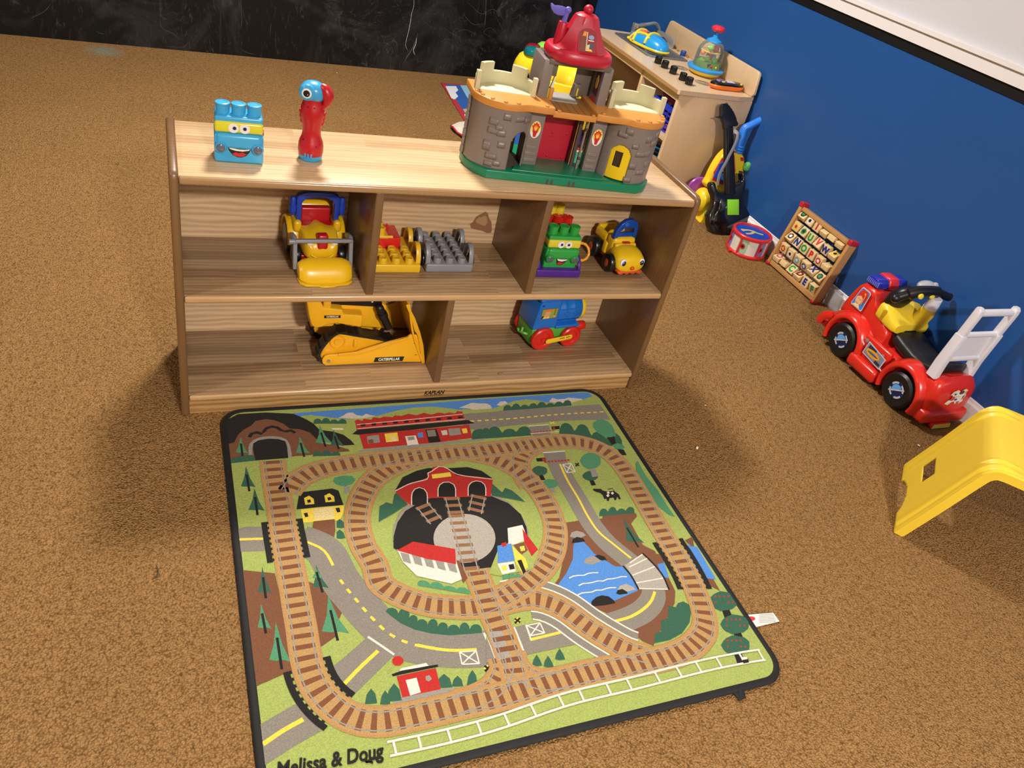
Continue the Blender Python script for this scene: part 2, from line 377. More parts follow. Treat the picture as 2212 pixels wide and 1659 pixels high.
# the upright joint between two sheets, the cracks in the paint and a few chalk strokes, all on the face of the wall
def onb(px, py, off=0.0006):
    # room frame: intersect with the black wall, then step off it
    o = TURN @ CAM; d = TURN.to_3x3() @ ray(px, py); n = Vector((-0.0377, 1, 0)); p0 = Vector((0, wyb(0), 0))
    q = o + d*((p0-o).dot(n)/d.dot(n)); return q - n.normalized()*off
def chalk_line(pts, w, pxl=True):
    P = [onb(*p) for p in pts]; P = catmull(P, 6); vs = []; fs = []
    ax = Vector((1, 0.0377, 0)).normalized()
    for i, p in enumerate(P):
        t = (P[min(i+1, len(P)-1)]-P[max(i-1, 0)]).normalized(); nn = Vector((0, 1, 0)).cross(t).normalized(); ww = w*(0.4+0.6*math.sin(PI*min(1, (i+0.5)/len(P))))*(0.7+0.6*random.random())
        vs += [p+nn*ww, p-nn*ww]
        if i: fs.append((2*i-2, 2*i-1, 2*i+1, 2*i))
    b.add(vs, fs)
b.mat(plastic('joint_black', '050505', 0.7)); 
vs = [onb(475.5, -300), onb(480, -300), onb(477.8, 112.5), onb(474, 112)]; b.add(vs, [(0, 1, 2, 3)])
b.mat(plastic('chalk_white', 'BDB9B2', 0.9))
chalk_line([(893, -20), (894, 10), (889, 30), (886, 50), (882, 70), (878, 85), (876, 98), (880, 108)], 0.0011)
chalk_line([(900, 82), (898, 95), (893, 108), (896, 118)], 0.0016)
b.mat(plastic('chalk_grey', '6A6866', 0.9))
chalk_line([(903, 72), (893, 100), (880, 122), (872, 135)], 0.0010)
chalk_line([(1050, -10), (1049, 30), (1047, 55)], 0.0010)
b.mat(plastic('chalk_faint', '4A4948', 0.9))
for pts in ([(110, 8), (95, 25), (65, 40)], [(345, 40), (350, 60), (372, 72), (390, 84)], [(520, -10), (522, 40), (521, 62)], [(407, 90), (395, 102), (360, 100)], [(208, 68), (218, 72), (226, 73)], [(522, 108), (535, 114), (552, 118)],
            [(960, 60), (975, 72), (990, 80), (1000, 96)], [(1010, 5), (1040, 30), (1065, 20), (1090, 45)], [(1000, 30), (1022, 52), (1050, 50)], [(952, 90), (965, 84), (980, 88)], [(1060, 80), (1045, 70), (1058, 60), (1075, 72)], [(985, 70), (1005, 64), (1030, 76)]):
    chalk_line(pts, 0.0009)
room(b, 'wall_back', None)
room(B().box(XL-0.1, XL, YF, 2.95, 0, ZC), 'wall_left', wall_paint('left_paint', '8E8478', 0.6))
room(B().box(XL-0.1, WX+0.1, YF-0.1, YF, 0, ZC), 'wall_front', MC['left_paint'])
trimw = plastic('trim_white', 'E6E0DE', 0.4)
b = B().box(WX-0.012, WX, YF+.01, 2.80, 0, 0.058).prism([(WX-0.012, 0.058), (WX-0.0115, 0.064), (WX-0.006, 0.070), (WX-0.004, 0.078), (WX, 0.08), (WX, 0.058)], YF+.01, 2.80, 'xz')
room(b, 'baseboard_right', trimw)
room(B().box(WX-0.004, WX, YF+.01, 2.83, 0.890, 0.922), 'trim_1', plastic('trim_black', '0B0B0C', 0.45))
b = B().box(WX-0.012, WX, YF+.01, 2.82, 0.922, 0.962).box(WX-0.020, WX, YF+.01, 2.82, 0.962, 0.976)
room(b, 'trim_2', trimw)
b = B().box(WX-0.05, WX-0.0005, 2.80, 2.838, 0, 1.6); room(b, 'trim_3', plastic('trim_black', '0B0B0C'))

# ================================================================ wooden shelf
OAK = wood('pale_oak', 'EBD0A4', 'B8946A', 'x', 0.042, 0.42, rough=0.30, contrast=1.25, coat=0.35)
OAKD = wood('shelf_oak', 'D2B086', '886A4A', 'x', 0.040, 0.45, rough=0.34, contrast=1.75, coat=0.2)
OAKB = wood('back_oak', 'E8CAA2', 'AC885E', 'xz', 0.075, 3.0, rough=0.4, contrast=1.15, ring=0.32, staves=False, coat=0.1)
OAKE = wood('edge_oak', 'B59064', '8A6846', 'x', 0.05, 2.0, rough=0.26, contrast=0.9, staves=False, coat=0.5)
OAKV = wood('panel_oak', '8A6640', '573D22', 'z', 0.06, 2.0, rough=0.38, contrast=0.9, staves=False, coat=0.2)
OAKK = wood('kick_oak', 'D8B078', '8A5E2E', 'xz', 0.06, 3.0, rough=0.35, contrast=0.8, ring=0.5, staves=False, coat=0.2)
OAKN = wood('nosing_oak', 'D2AC7C', 'A07A50', 'x', 0.05, 2.0, rough=0.28, contrast=1.1, staves=False, coat=0.4)
W, D, DB, T1 = 1.2192, 0.290, 0.265, 0.0178
ZL, ZM, ZT = 0.058, 0.326, 0.5934
sh = thing('toy_shelf', 'low pale oak toy shelf with five open compartments, its front along the rug', 'shelf')
prof = [(0.0, 0.0), (0.0, ZT-0.006), (0.004, ZT+0.006), (0.016, ZT+0.011), (D-0.02, ZT+0.013), (D-0.006, ZT+0.007), (D, ZT-0.008), (D, 0.0)]
for x in (0, W-T1): B().prism(prof, x, x+T1, 'yz').build('side_panel', sh, OAKV, bevel=0.006, seg=3)
def board(name, z, th, d, m=None, e=0.0004):
    B().box(T1, W-T1, 0, 0.0105, z-th, z).build('front_nosing', sh, OAKE if name == 'top_board' else OAKN, bevel=0.0065, seg=4)
    o = B().box(T1, W-T1, 0.009, d, z-th+.0001, z-.0001).build(name, sh, m or OAK, bevel=e, seg=3); return o
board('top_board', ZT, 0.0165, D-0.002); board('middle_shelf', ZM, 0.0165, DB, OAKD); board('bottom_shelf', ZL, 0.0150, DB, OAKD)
B().box(T1, W-T1, DB, DB+0.008, 0.02, ZT-0.0165).build('back_panel', sh, OAKB)
for x, z0, z1 in ((0.4009, ZM, ZT-0.0165), (0.8, ZM, ZT-0.0165), (0.6033, ZL, ZM-0.0165)):
    B().box(x, x+0.0178, 0.006, DB, z0, z1).build('divider', sh, OAKV, bevel=0.002)
B().box(T1, W-T1, 0.010, 0.027, 0.0, ZL-0.015).build('kick_board', sh, OAKK)
lg = plastic('logo_black', '1A1410', 0.5)
bb = B().at(0.612, 0.0098, 0.021, rx=PI/2); bb.text('KAPLAN', 0.017, bold=0.03, shear=0.25, width=0.056); bb.at(0.612, 0.0098, 0.0115, rx=PI/2); bb.text('EARLY LEARNING COMPANY', 0.0034, width=0.05)
bb.at(0, 0.0097, 0); bb.box(0.584, 0.638, 0, 0.0002, 0.0137, 0.0143)
bb.build('logo', sh, lg)
# torn paper left stuck to the back panel
Zf4 = lambda x, y: (580+x/4.424, 390+y/4.424)
pts = [(1925, 415), (1955, 395), (1985, 345), (2030, 320), (2070, 297), (2095, 310), (2110, 365), (2130, 395), (2135, 460), (2130, 497), (2090, 503), (2040, 480), (1985, 470), (1935, 455)]
bb = B(); bb.mat(plastic('residue_brown', '8A5E3E', 0.8)); bb.add([aty(*Zf4(*p), DB-0.0006) for p in pts], [list(range(len(pts)))])
pts = [(1980, 380), (2010, 350), (2035, 352), (2060, 335), (2085, 345), (2095, 400), (2070, 432), (2040, 425), (2010, 412), (1985, 402)]
bb.mat(plastic('residue_tan', 'A98258', 0.85)); bb.add([aty(*Zf4(*p), DB-0.0009) for p in pts], [list(range(len(pts)))])
r = bb.build('paper_residue', sh); r['label'] = 'torn brown sticker residue'
bb = B().at(*aty(1080, 810, 0.03)[:2], ZL+0.0005); bb.tube([(0.008*math.cos(a/3), 0.003*math.sin(a/3), 0.0003*0) for a in range(15)], 0.0005, n=5)
r = bb.build('crayon_squiggle', sh, lg)
# ================================================================ the train rug
RX0, RX1, RY0, RY1, RZ = 0.083, 1.100, -0.937, 0.004, 0.0085
rug = thing('train_rug', 'printed play rug with railway tracks and a pond, black bound edge', 'rug')
cx, cy, wx, wy = (RX0+RX1)/2, (RY0+RY1)/2, RX1-RX0, RY1-RY0
BLK = plastic('binding_black', '0E0D0C', 0.75, bump=0.4)
path = [Vector((x, y, 0.0052)) for x, y in rrect(wx-0.012, wy-0.012, 0.048, 8, cx, cy)]
B().tube(path, 0, n=12, closed=True, flat=(0.0085, 0.0052), up=(0, 0, 1)).build('binding', rug, BLK)
A = B(); A.mat(painted('rug_pile', 0.95, 420, 0.8, 0.22))
lay = [RZ]
GREEN, DKG, MDG, GREY, BLUE, BROWN, TAN, TIE, RAIL = '99A655', '2F5B45', '4C8A62', '827B6F', '4C84C8', '74492F', 'AE8A54', '79492C', '8F8B80'
BLACK, WHT, RED, YEL, STONE = '17140F', 'DDD3C4', 'B3241E', 'E6C945', 'A49D90'
def nz(): lay[0] += 0.000005; return lay[0]
def fillp(col, pts, zf=None, xy=None):
    P = xy or [atz(*zf(*p), RZ) for p in pts]; z = nz(); A.paint(col)
    P = [(min(max(p[0], RX0+0.008), RX1-0.008), min(max(p[1], RY0+0.008), RY1-0.008), z) for p in P]
    A.add(P, [list(range(len(P)))])
def F(x, y): return (x, y)
def ZA(x, y): return (460+x/3.687, 820+y/3.687)
def ZB(x, y): return (1000+x/3.858, 820+y/3.858)
def ZCc(x, y): return (500+x/3.615, 1200+y/3.615)
def ZD(x, y): return (1050+x/3.403, 1180+y/3.403)
def line(col, P, w, dash=None, phase=0.0, ext=0):
    """flat ribbon along metric points; dash = (on, off) lengths"""
    z = nz(); A.paint(col); L = [0.0]
    for i in range(1, len(P)): L.append(L[-1]+(P[i]-P[i-1]).length)
    def pt(s):
        s = min(max(s, 0), L[-1])
        for i in range(1, len(P)):
            if s <= L[i] or i == len(P)-1:
                k = (s-L[i-1])/max(L[i]-L[i-1], 1e-9); p = P[i-1].lerp(P[i], k); t = (P[i]-P[i-1]).normalized()
                # smooth the direction
                a = P[max(i-2, 0)]; c = P[min(i+1, len(P)-1)]; t = (c-a).normalized(); return p, Vector((-t.y, t.x, 0))
    def rib(s0, s1):
        n = max(1, int((s1-s0)/0.012)); vs = []; fs = []
        for k in range(n+1):
            p, nn = pt(s0+(s1-s0)*k/n); vs += [(p.x+nn.x*w, p.y+nn.y*w, z), (p.x-nn.x*w, p.y-nn.y*w, z)]
            if k: fs.append((2*k-2, 2*k-1, 2*k+1, 2*k))
        A.add(vs, fs)
    if dash:
        s = phase
        while s+dash[0] < L[-1]+1e-6: rib(s, s+dash[0]); s += dash[0]+dash[1]
    else: rib(0, L[-1])
def cur(pts, zf=F, n=8):
    P = [atz(*zf(*p), RZ) for p in pts]; P = [Vector((p.x, p.y, 0)) for p in P]
    return catmull(P, n) if len(P) > 2 else P
def offs(P, d):
    out = []
    for i, p in enumerate(P):
        t = (P[min(i+1, len(P)-1)]-P[max(i-1, 0)]).normalized(); out.append(p+Vector((-t.y, t.x, 0))*d)
    return out
# ground
z = nz(); A.paint(GREEN); A.add([(x, y, RZ) for x, y in rrect(wx-0.024, wy-0.024, 0.042, 8, cx, cy)], [list(range(36))])
# sky, hills, clouds, highway along the top
fillp(BLUE, [(640, 268), (2212, 150), (2212, 255), (1700, 260), (1350, 320), (700, 345)], ZA)
fillp(BLUE, [(0, 172), (1000, 107), (1050, 112), (1085, 140), (1000, 200), (500, 235), (0, 250)], ZB)
def cloud(pts, zf, col='C9BFB2'): fillp(col, pts, zf)
cloud([(1000, 305), (1040, 285), (1070, 265), (1110, 262), (1140, 282), (1190, 290), (1220, 272), (1260, 285), (1300, 290), (1300, 320)], ZA)
cloud([(1960, 225), (2010, 205), (2060, 185), (2120, 190), (2180, 190), (2212, 205), (2212, 240)], ZA)
cloud([(0, 228), (50, 205), (100, 195), (160, 210), (220, 212), (245, 235), (100, 255)], ZB); cloud([(280, 212), (310, 185), (350, 178), (372, 195), (340, 225)], ZB)
cloud([(715, 185), (745, 152), (790, 165), (850, 160), (880, 150), (930, 155), (990, 160), (1010, 175), (920, 195), (800, 200)], ZB)
fillp(GREEN, [(700, 290), (780, 282), (860, 292), (960, 305), (1060, 312), (1200, 310), (1320, 285), (1450, 250), (1600, 222), (1750, 215), (1880, 228), (1960, 240), (2212, 245), (2212, 420), (700, 420)], ZA)
fillp(GREEN, [(0, 245), (120, 250), (250, 240), (330, 215), (420, 180), (520, 165), (620, 172), (700, 190), (900, 195), (1000, 165), (1090, 135), (1135, 200), (1135, 240), (0, 300)], ZB)
def bushes(col, x0, x1, y, h, zf, n, slope=0.0, base=0):
    pts = [(x0, y+base)]
    for i in range(n):
        for k in range(1, 7):
            a = PI-PI*k/7; u = (i+0.5+0.5*math.cos(a))/n
            hh = h*(0.75+0.45*((i*37+11) % 7)/7)
            pts.append((x0+(x1-x0)*u, y+slope*(x1-x0)*u-hh*math.sin(a)**0.7))
    pts.append((x1, y+slope*(x1-x0)+base)); fillp(col, pts, zf)
bushes(DKG, 800, 1065, 352, 42, ZA, 4)
bushes(DKG, 335, 905, 262, 48, ZB, 8, -0.08)
# highway
fillp(GREY, [(0, 293), (350, 258), (1140, 205), (1215, 310), (1228, 332), (800, 345), (170, 408), (0, 420)], ZB)
fillp(GREY, [(1960, 275), (2212, 258), (2212, 390), (2075, 400)], ZA)
line(YEL, cur([(60, 347), (400, 325), (800, 290), (1175, 268)], ZB), 0.0022, (0.011, 0.009))
bushes(DKG, 2060, 2212, 470, 70, ZA, 2, -0.06)
bushes(DKG, 75, 570, 500, 85, ZB, 4, -0.07)
fillp(GREY, [(545, 390), (715, 378), (735, 470), (590, 478)], ZB)
line(WHT, cur([(545, 388), (718, 376)], ZB), 0.0014); line(WHT, cur([(590, 474), (815, 455)], ZB), 0.0016); line(RED, cur([(560, 440), (775, 425)], ZB), 0.0022, (0.006, 0.003)); line(WHT, cur([(560, 450), (795, 432)], ZB), 0.0010)
fillp(BLACK, [(735, 392), (805, 386), (805, 412), (742, 418)], ZB); fillp(RED, [(745, 398), (765, 396), (770, 410), (750, 412)], ZB); line(YEL, cur([(722, 352), (768, 368)], ZB), 0.0016); line(YEL, cur([(762, 350), (728, 370)], ZB), 0.0016)
bushes(DKG, 800, 1330, 470, 120, ZB, 4, 0.19)
fillp(MDG, [(1085, 360), (1120, 335), (1160, 330), (1210, 350), (1245, 385), (1262, 425), (1275, 470), (1240, 500), (1180, 480), (1120, 440), (1085, 400)], ZB)
fillp(MDG, [(1245, 545), (1290, 530), (1335, 545), (1350, 565), (1320, 590), (1270, 580)], ZB)
for q in ([(1200, 480), (1240, 480), (1262, 470), (1275, 530), (1240, 545)], [(1285, 580), (1310, 580), (1340, 585), (1365, 630), (1320, 630)]): fillp(BLACK, q, ZB)
# mountain and tunnel
fillp(BLACK, [(90, 330), (200, 275), (420, 262), (640, 272), (740, 315), (800, 350), (850, 400), (960, 415), (1040, 440), (1100, 485), (1130, 520), (1050, 525), (980, 500), (700, 500), (110, 520)], ZA)
fillp(BROWN, [(120, 515), (170, 500), (200, 440), (250, 395), (300, 370), (340, 330), (420, 315), (480, 322), (560, 350), (610, 390), (690, 395), (770, 420), (830, 480), (850, 505), (960, 520), (1080, 555), (1090, 572), (1000, 578), (780, 600), (560, 620), (140, 640)], ZA)
line(BLACK, cur([(290, 460), (310, 430), (350, 420), (400, 435), (410, 400), (460, 375), (520, 385), (560, 415), (620, 405), (655, 425)], ZA), 0.0042)
fillp(DKG, [(135, 640), (160, 625), (220, 605), (300, 600), (345, 615), (345, 645), (140, 668)], ZA)
line(RAIL, cur([(300, 600), (300, 530), (330, 490), (400, 465), (500, 462), (570, 480), (600, 530), (615, 620)], ZA), 0.0042)
fillp(BLACK, [(340, 645), (320, 560), (320, 510), (360, 485), (440, 472), (520, 475), (575, 490), (590, 530), (600, 625)], ZA)
def pine(x, y0, y1, w, zf, col=DKG, lean=0.0):
    h = y1-y0; l = lean*h
    fillp(col, [(x, y0), (x+w*0.45+l*.45, y0+h*0.5), (x+w+l*.9, y0+h*0.84), (x+w*0.25+l*.85, y0+h*0.80), (x-w*0.35+l*.8, y0+h*0.82), (x-w+l*.7, y0+h*0.80), (x-w*0.4+l*.4, y0+h*0.45)], zf)
    line(BLACK, cur([(x+l*0.25, y0+h*0.33), (x+l+4, y1)], zf), 0.0024)
for a in ((220, 460, 610, 48, ZA, MDG, .08), (690, 450, 615, 52, ZA, MDG, .2), (850, 365, 535, 62, ZA, MDG, .25), (960, 400, 555, 52, ZA, DKG, .25), (262, 690, 890, 56, ZA, DKG, .12), (330, 865, 1080, 62, ZA, DKG, .1)): pine(*a)
bushes(DKG, 795, 1015, 612, 40, ZA, 3, -0.03)
fillp(WHT, [(940, 387), (1040, 387), (1035, 400), (960, 400)], ZA)
# station
fillp(RED, [(1130, 330), (1150, 318), (1190, 330), (1200, 312), (1260, 320), (1280, 300), (1330, 308), (1360, 295), (1430, 300), (1450, 285), (1500, 290), (1560, 272), (1620, 285), (1680, 265), (1740, 280), (1800, 262), (1850, 272), (1880, 262), (1930, 270), (1945, 252), (1985, 255), (2010, 320), (1145, 400)], ZA)
line(WHT, cur([(1145, 360), (1560, 320), (1990, 275)], ZA), 0.0011); line(WHT, cur([(1150, 392), (1560, 355), (2010, 315)], ZA), 0.0011)
for k in range(10): fillp(BLACK, [(1175+k*86, 358-k*7), (1212+k*86, 354-k*7), (1216+k*86, 370-k*7), (1180+k*86, 374-k*7)], ZA)
fillp(BLACK, [(1110, 435), (1150, 400), (2030, 322), (2085, 348), (1990, 358), (1500, 410), (1160, 440)], ZA)
fillp(RED, [(1165, 438), (1600, 400), (2040, 360), (2065, 465), (1800, 500), (1200, 553)], ZA)
for c_, q in ((RAIL, [(1225, 452), (1320, 440), (1330, 500), (1235, 512)]), (BROWN, [(1235, 480), (1275, 475), (1280, 505), (1240, 510)]), (YEL, [(1365, 432), (1468, 422), (1480, 490), (1380, 500)]), ('E0CD95', [(1420, 455), (1455, 452), (1462, 490), (1425, 492)]), (WHT, [(1530, 452), (1615, 445), (1640, 520), (1550, 528)]), (RAIL, [(1548, 458), (1600, 453), (1608, 480), (1556, 485)]), (BLUE, [(1628, 425), (1670, 422), (1675, 460), (1635, 465)]),
              (BLACK, [(1690, 400), (1780, 393), (1815, 495), (1720, 505)]), (GREY, [(1702, 405), (1768, 400), (1780, 450), (1715, 457)]), ('C9BFB2', [(1815, 408), (1862, 402), (1870, 440), (1828, 444)]), (RAIL, [(1872, 392), (1965, 385), (1978, 438), (1885, 448)]), (YEL, [(1980, 392), (2020, 388), (2030, 425), (1992, 430)])): fillp(c_, q, ZA)
fillp(RAIL, [(1140, 580), (1200, 556), (2170, 468), (2160, 485), (1500, 555)], ZA)
# left side: farm house, trees, road
fillp(MDG, [(955, 810), (970, 780), (1040, 765), (1110, 770), (1135, 800), (1110, 830), (1050, 852), (985, 840)], ZA); fillp(RAIL, [(1040, 855), (1090, 850), (1090, 900), (1050, 910)], ZA)
fillp(YEL, [(700, 1035), (1045, 1000), (1040, 1060), (1010, 1120), (720, 1140)], ZA); fillp('DCCB8C', [(800, 1030), (960, 1015), (965, 1110), (810, 1122)], ZA)
for q in ([(722, 1065), (752, 1060), (760, 1092), (735, 1098)], [(975, 1025), (1008, 1020), (1015, 1055), (990, 1060)]): fillp(BLACK, q, ZA)
fillp(BLACK, [(665, 1035), (685, 920), (725, 895), (950, 868), (1000, 885), (1040, 1000), (850, 1015)], ZA)
for ox in (0, 162):
    fillp(YEL, [(725+ox, 945-ox*.12), (765+ox, 925-ox*.12), (802+ox, 950-ox*.12), (808+ox, 992-ox*.12), (735+ox, 998-ox*.12)], ZA); fillp(BLACK, [(748+ox, 960-ox*.12), (775+ox, 955-ox*.12), (782+ox, 978-ox*.12), (755+ox, 984-ox*.12)], ZA)
fillp(BROWN, [(800, 1130), (970, 1112), (975, 1200), (960, 1290), (870, 1240), (785, 1215)], ZA)
for y in (1110, 1195): fillp(DKG, [(985, y+70), (985, y+20), (1010, y), (1040, y+25), (1055, y+68), (1020, y+75)], ZA)
fillp(GREY, [(200, 1190), (260, 1172), (400, 1172), (460, 1365), (215, 1370)], ZA)
line(YEL, cur([(210, 1274), (400, 1268)], ZA), 0.0030)
rd = cur([(750, 1270), (850, 1310), (950, 1390), (1040, 1500), (1110, 1600)], ZA, 6)[:-1] + cur([(690, 120), (830, 270), (960, 420), (1120, 560), (1300, 650), (1550, 705), (1800, 730), (2010, 735)], ZCc, 6)
def vis(*seg):
    P = []
    for zf, pts in seg: P += [atz(*zf(*p), RZ) for p in pts]
    P = [Vector((p.x, p.y, 0)) for p in P]; return catmull(P, 10)
road = vis((ZA, [(690, 1275), (790, 1310), (900, 1380)]), (ZCc, [(850, 190), (960, 330), (1090, 480), (1230, 610), (1400, 690), (1600, 725), (1800, 735), (2010, 725)]))
# brown wood land below the left road
fillp(BROWN, [(240, 1520), (490, 1545), (480, 1585), (240, 1585)], ZA)
fillp(BROWN, [(88, 115), (340, 140), (420, 500), (470, 900), (195, 1022)], ZCc)
fillp(BROWN, [(590, 200), (720, 250), (800, 290), (850, 350), (870, 430), (840, 500), (820, 630), (690, 720), (600, 700)], ZCc)
line(GREY, road, 0.039)
line(YEL, road[6:26], 0.0028); line(YEL, road[30:84], 0.0028, (0.012, 0.014)); line(YEL, vis((ZCc, [(1450, 700), (1600, 730), (1750, 742), (1915, 735)])), 0.0032)
# branch road to lower left, under the rail bridge
fillp(GREY, [(1060, 640), (1275, 775), (940, 1105), (860, 1010), (790, 870), (900, 780)], ZCc)
line(WHT, vis((ZCc, [(1065, 635), (1170, 705), (1270, 775)])), 0.0022)
line(YEL, vis((ZCc, [(1145, 745), (1010, 870), (870, 1015)])), 0.0036)
fillp(GREY, [(225, 1320), (520, 1150), (700, 1370), (490, 1490), (258, 1640)], ZCc)
line(YEL, vis((ZCc, [(245, 1475), (400, 1370), (560, 1280)])), 0.0040)
# X box and crossing lines
def xbox(q, zf):
    w = 0.0013
    for i in range(4): line(WHT, cur([q[i], q[(i+1) % 4]], zf), w)
    line(WHT, cur([q[0], q[2]], zf), w); line(WHT, cur([q[1], q[3]], zf), w)
for a in ((240, 90, 335, 52, ZCc, DKG, .1), (230, 375, 610, 50, ZCc, MDG, .15), (345, 520, 890, 80, ZCc, MDG, .12), (660, 75, 290, 58, ZCc, DKG, .22), (755, 310, 665, 100, ZCc, MDG, .2), (820, 1500, 1600, 42, ZA, MDG, .2)): pine(*a)
def hedge(col, top, bot, zf, r=1.0):
    T = catmull([Vector(p+(0,)) for p in top], 1); pts = []
    for i in range(len(top)-1):
        a, b_ = Vector(top[i]+(0,)), Vector(top[i+1]+(0,)); d = b_-a; n_ = Vector((d.y, -d.x, 0))
        for k in range(6): an = PI-PI*k/6; q = (a+b_)/2+d*0.5*math.cos(an)+n_*0.5*r*math.sin(an)*(.8+.3*((i*5) % 3)); pts.append((q.x, q.y))
    fillp(col, pts+[tuple(top[-1])]+bot, zf)
hedge(DKG, [(1205, 440), (1300, 455), (1385, 490), (1450, 520), (1530, 545), (1610, 560), (1690, 575), (1780, 580), (1860, 580), (1955, 600)], [(1955, 606), (1700, 625), (1560, 610), (1430, 580), (1320, 530), (1240, 470)], ZCc)
line(WHT, cur([(1970, 605), (2070, 825)], ZCc), 0.0022)
xbox([(1780, 755), (1910, 745), (1935, 845), (1800, 850)], ZCc)
fillp(YEL, [(1965, 880), (2000, 855), (2035, 885), (2005, 915)], ZCc); line(BLACK, cur([(1975, 862), (2030, 905)], ZCc), 0.0022); line(BLACK, cur([(2025, 862), (1980, 905)], ZCc), 0.0022)
# small red stop house
fillp(RAIL, [(1255, 1165), (1290, 1110), (1500, 1070), (1650, 1040), (1760, 1035), (1720, 1070), (1500, 1120)], ZCc)
for x, y, w, h in ((1090, 1040, 48, 120), (1200, 1055, 40, 110), (1270, 1000, 60, 140), (1660, 925, 65, 110), (1765, 940, 45, 85), (1880, 895, 42, 120)):
    fillp(DKG, [(x, y), (x+w*.7, y+h*.35), (x+w, y+h*.95), (x, y+h), (x-w, y+h), (x-w*.7, y+h*.4)], ZCc)
fillp(RED, [(1290, 945), (1595, 880), (1635, 1045), (1335, 1110)], ZCc); fillp(WHT, [(1360, 975), (1445, 955), (1478, 1070), (1395, 1095)], ZCc); fillp(RAIL, [(1515, 945), (1545, 935), (1565, 965), (1540, 985), (1518, 975)], ZCc)
fillp(WHT, [(1310, 895), (1330, 880), (1520, 840), (1540, 862), (1320, 905)], ZCc); fillp(BLACK, [(1250, 930), (1330, 900), (1610, 852), (1615, 870), (1400, 915), (1260, 945)], ZCc)
fillp(RED, [(1255, 815), (1275, 790), (1310, 785), (1340, 805), (1345, 835), (1315, 862), (1280, 862), (1258, 845)], ZCc)
line(GREEN, cur([(1270, 860), (1225, 920)], ZCc), 0.0014)
# right side: level crossing road, pond and land
fillp(BROWN, [(845, 1195), (960, 1178), (1160, 1160), (1165, 1135), (1440, 1115), (1450, 1140), (1400, 1200), (1500, 1380), (1600, 1430), (1660, 1560), (1600, 1659), (800, 1659), (860, 1400)], ZB)
fillp(BROWN, [(590, 0), (1290, 60), (1330, 210), (1390, 330), (1385, 420), (1240, 700), (1230, 735), (1150, 700), (900, 500), (480, 310), (590, 160)], ZD)
fillp(BROWN, [(1850, 1340), (1915, 1310), (1929, 1430), (1900, 1400)], ZB); fillp(BROWN, [(1480, 0), (1530, 0), (1720, 330), (1640, 290)], ZD)
fillp(BLUE, [(1880, 1365), (1929, 1430), (1929, 1659), (1860, 1500)], ZB); fillp(BLUE, [(1475, 0), (1550, 5), (1690, 245), (1600, 235), (1540, 160)], ZD)
fillp(BLUE, [(640, 0), (740, 0), (800, 60), (950, 150), (1000, 150), (1060, 200), (1120, 310), (1110, 330), (1040, 360), (900, 420), (770, 450), (640, 370), (510, 310), (590, 200), (640, 90)], ZD)
fillp(BLUE, [(925, 1365), (1000, 1350), (1050, 1400), (1100, 1460), (1250, 1560), (1340, 1580), (1400, 1659), (870, 1659), (910, 1560)], ZB)
fillp(BLUE, [(1270, 130), (1310, 125), (1340, 220), (1300, 210)], ZD); fillp(BLUE, [(1620, 1540), (1660, 1530), (1720, 1659), (1660, 1640)], ZB)
fillp(RAIL, [(890, 1310), (905, 1275), (950, 1262), (1000, 1275), (1025, 1300), (960, 1330)], ZB); fillp(BLACK, [(905, 1365), (915, 1330), (950, 1312), (1000, 1325), (1020, 1350), (960, 1360)], ZB)
fillp(RAIL, [(1005, 1530), (1020, 1495), (1070, 1470), (1130, 1480), (1160, 1510), (1080, 1545)], ZB); fillp(BLACK, [(1095, 1472), (1130, 1460), (1180, 1478), (1198, 1505), (1150, 1510)], ZB)
fillp(STONE, [(965, 320), (985, 290), (1030, 278), (1080, 300), (1100, 320), (1040, 335)], ZD); fillp(BLACK, [(955, 350), (965, 325), (1000, 315), (1035, 335), (1040, 350), (980, 358)], ZD)
fillp(BLACK, [(770, 445), (775, 405), (810, 375), (850, 362), (900, 370), (940, 400), (950, 420), (880, 435)], ZD)
def wave(x0, y0, x1, y1, zf, n=4):
    P = []
    for k in range(n*4+1):
        u = k/(n*4); P.append((x0+(x1-x0)*u, y0+(y1-y0)*u-10*abs(math.sin(PI*u*n))+6))
    line(WHT, cur(P, zf, 2), 0.0014)
wave(610, 230, 825, 190, ZD); wave(680, 285, 1035, 220, ZD, 6); wave(670, 355, 955, 300, ZD, 5)
fillp(BROWN, [(1465, 195), (1480, 190), (1500, 200), (1495, 215)], ZD)
rr = vis((ZB, [(760, 610), (790, 700), (850, 830), (930, 960), (1010, 1100), (1090, 1230), (1200, 1360), (1320, 1460)]), (ZD, [(1100, 150), (1180, 230), (1230, 320), (1220, 400), (1150, 480), (1030, 540), (880, 590)]))
line(GREY, rr, 0.0265); line(YEL, vis((ZB, [(808, 705), (870, 840), (960, 990), (1040, 1140), (1130, 1270), (1250, 1370), (1400, 1490)])), 0.0028)
line(YEL, vis((ZD, [(1240, 335), (1215, 400), (1160, 460), (1060, 520), (920, 560)])), 0.0032)
fillp(STONE, [(1020, 140), (1145, 58), (1200, 110), (1270, 180), (1320, 260), (1345, 320), (1120, 318), (1070, 215)], ZD)
for q in ([(1055, 125), (1150, 60)], [(1050, 155), (1185, 90)], [(1075, 215), (1240, 150)], [(1100, 272), (1300, 235)], [(1120, 312), (1340, 318)]): line(WHT, cur(q, ZD), 0.0014)
line(BLACK, vis((ZD, [(1005, 145), (1060, 210), (1095, 270), (1120, 318)])), 0.0022); line(BLACK, vis((ZD, [(1148, 52), (1220, 120), (1300, 220), (1345, 322)])), 0.0022)
fillp(DKG, [(1235, 715), (1240, 640), (1285, 630), (1285, 550), (1335, 530), (1340, 440), (1395, 450), (1410, 420), (1450, 408), (1490, 430), (1505, 490), (1495, 560), (1440, 640), (1350, 690)], ZD)
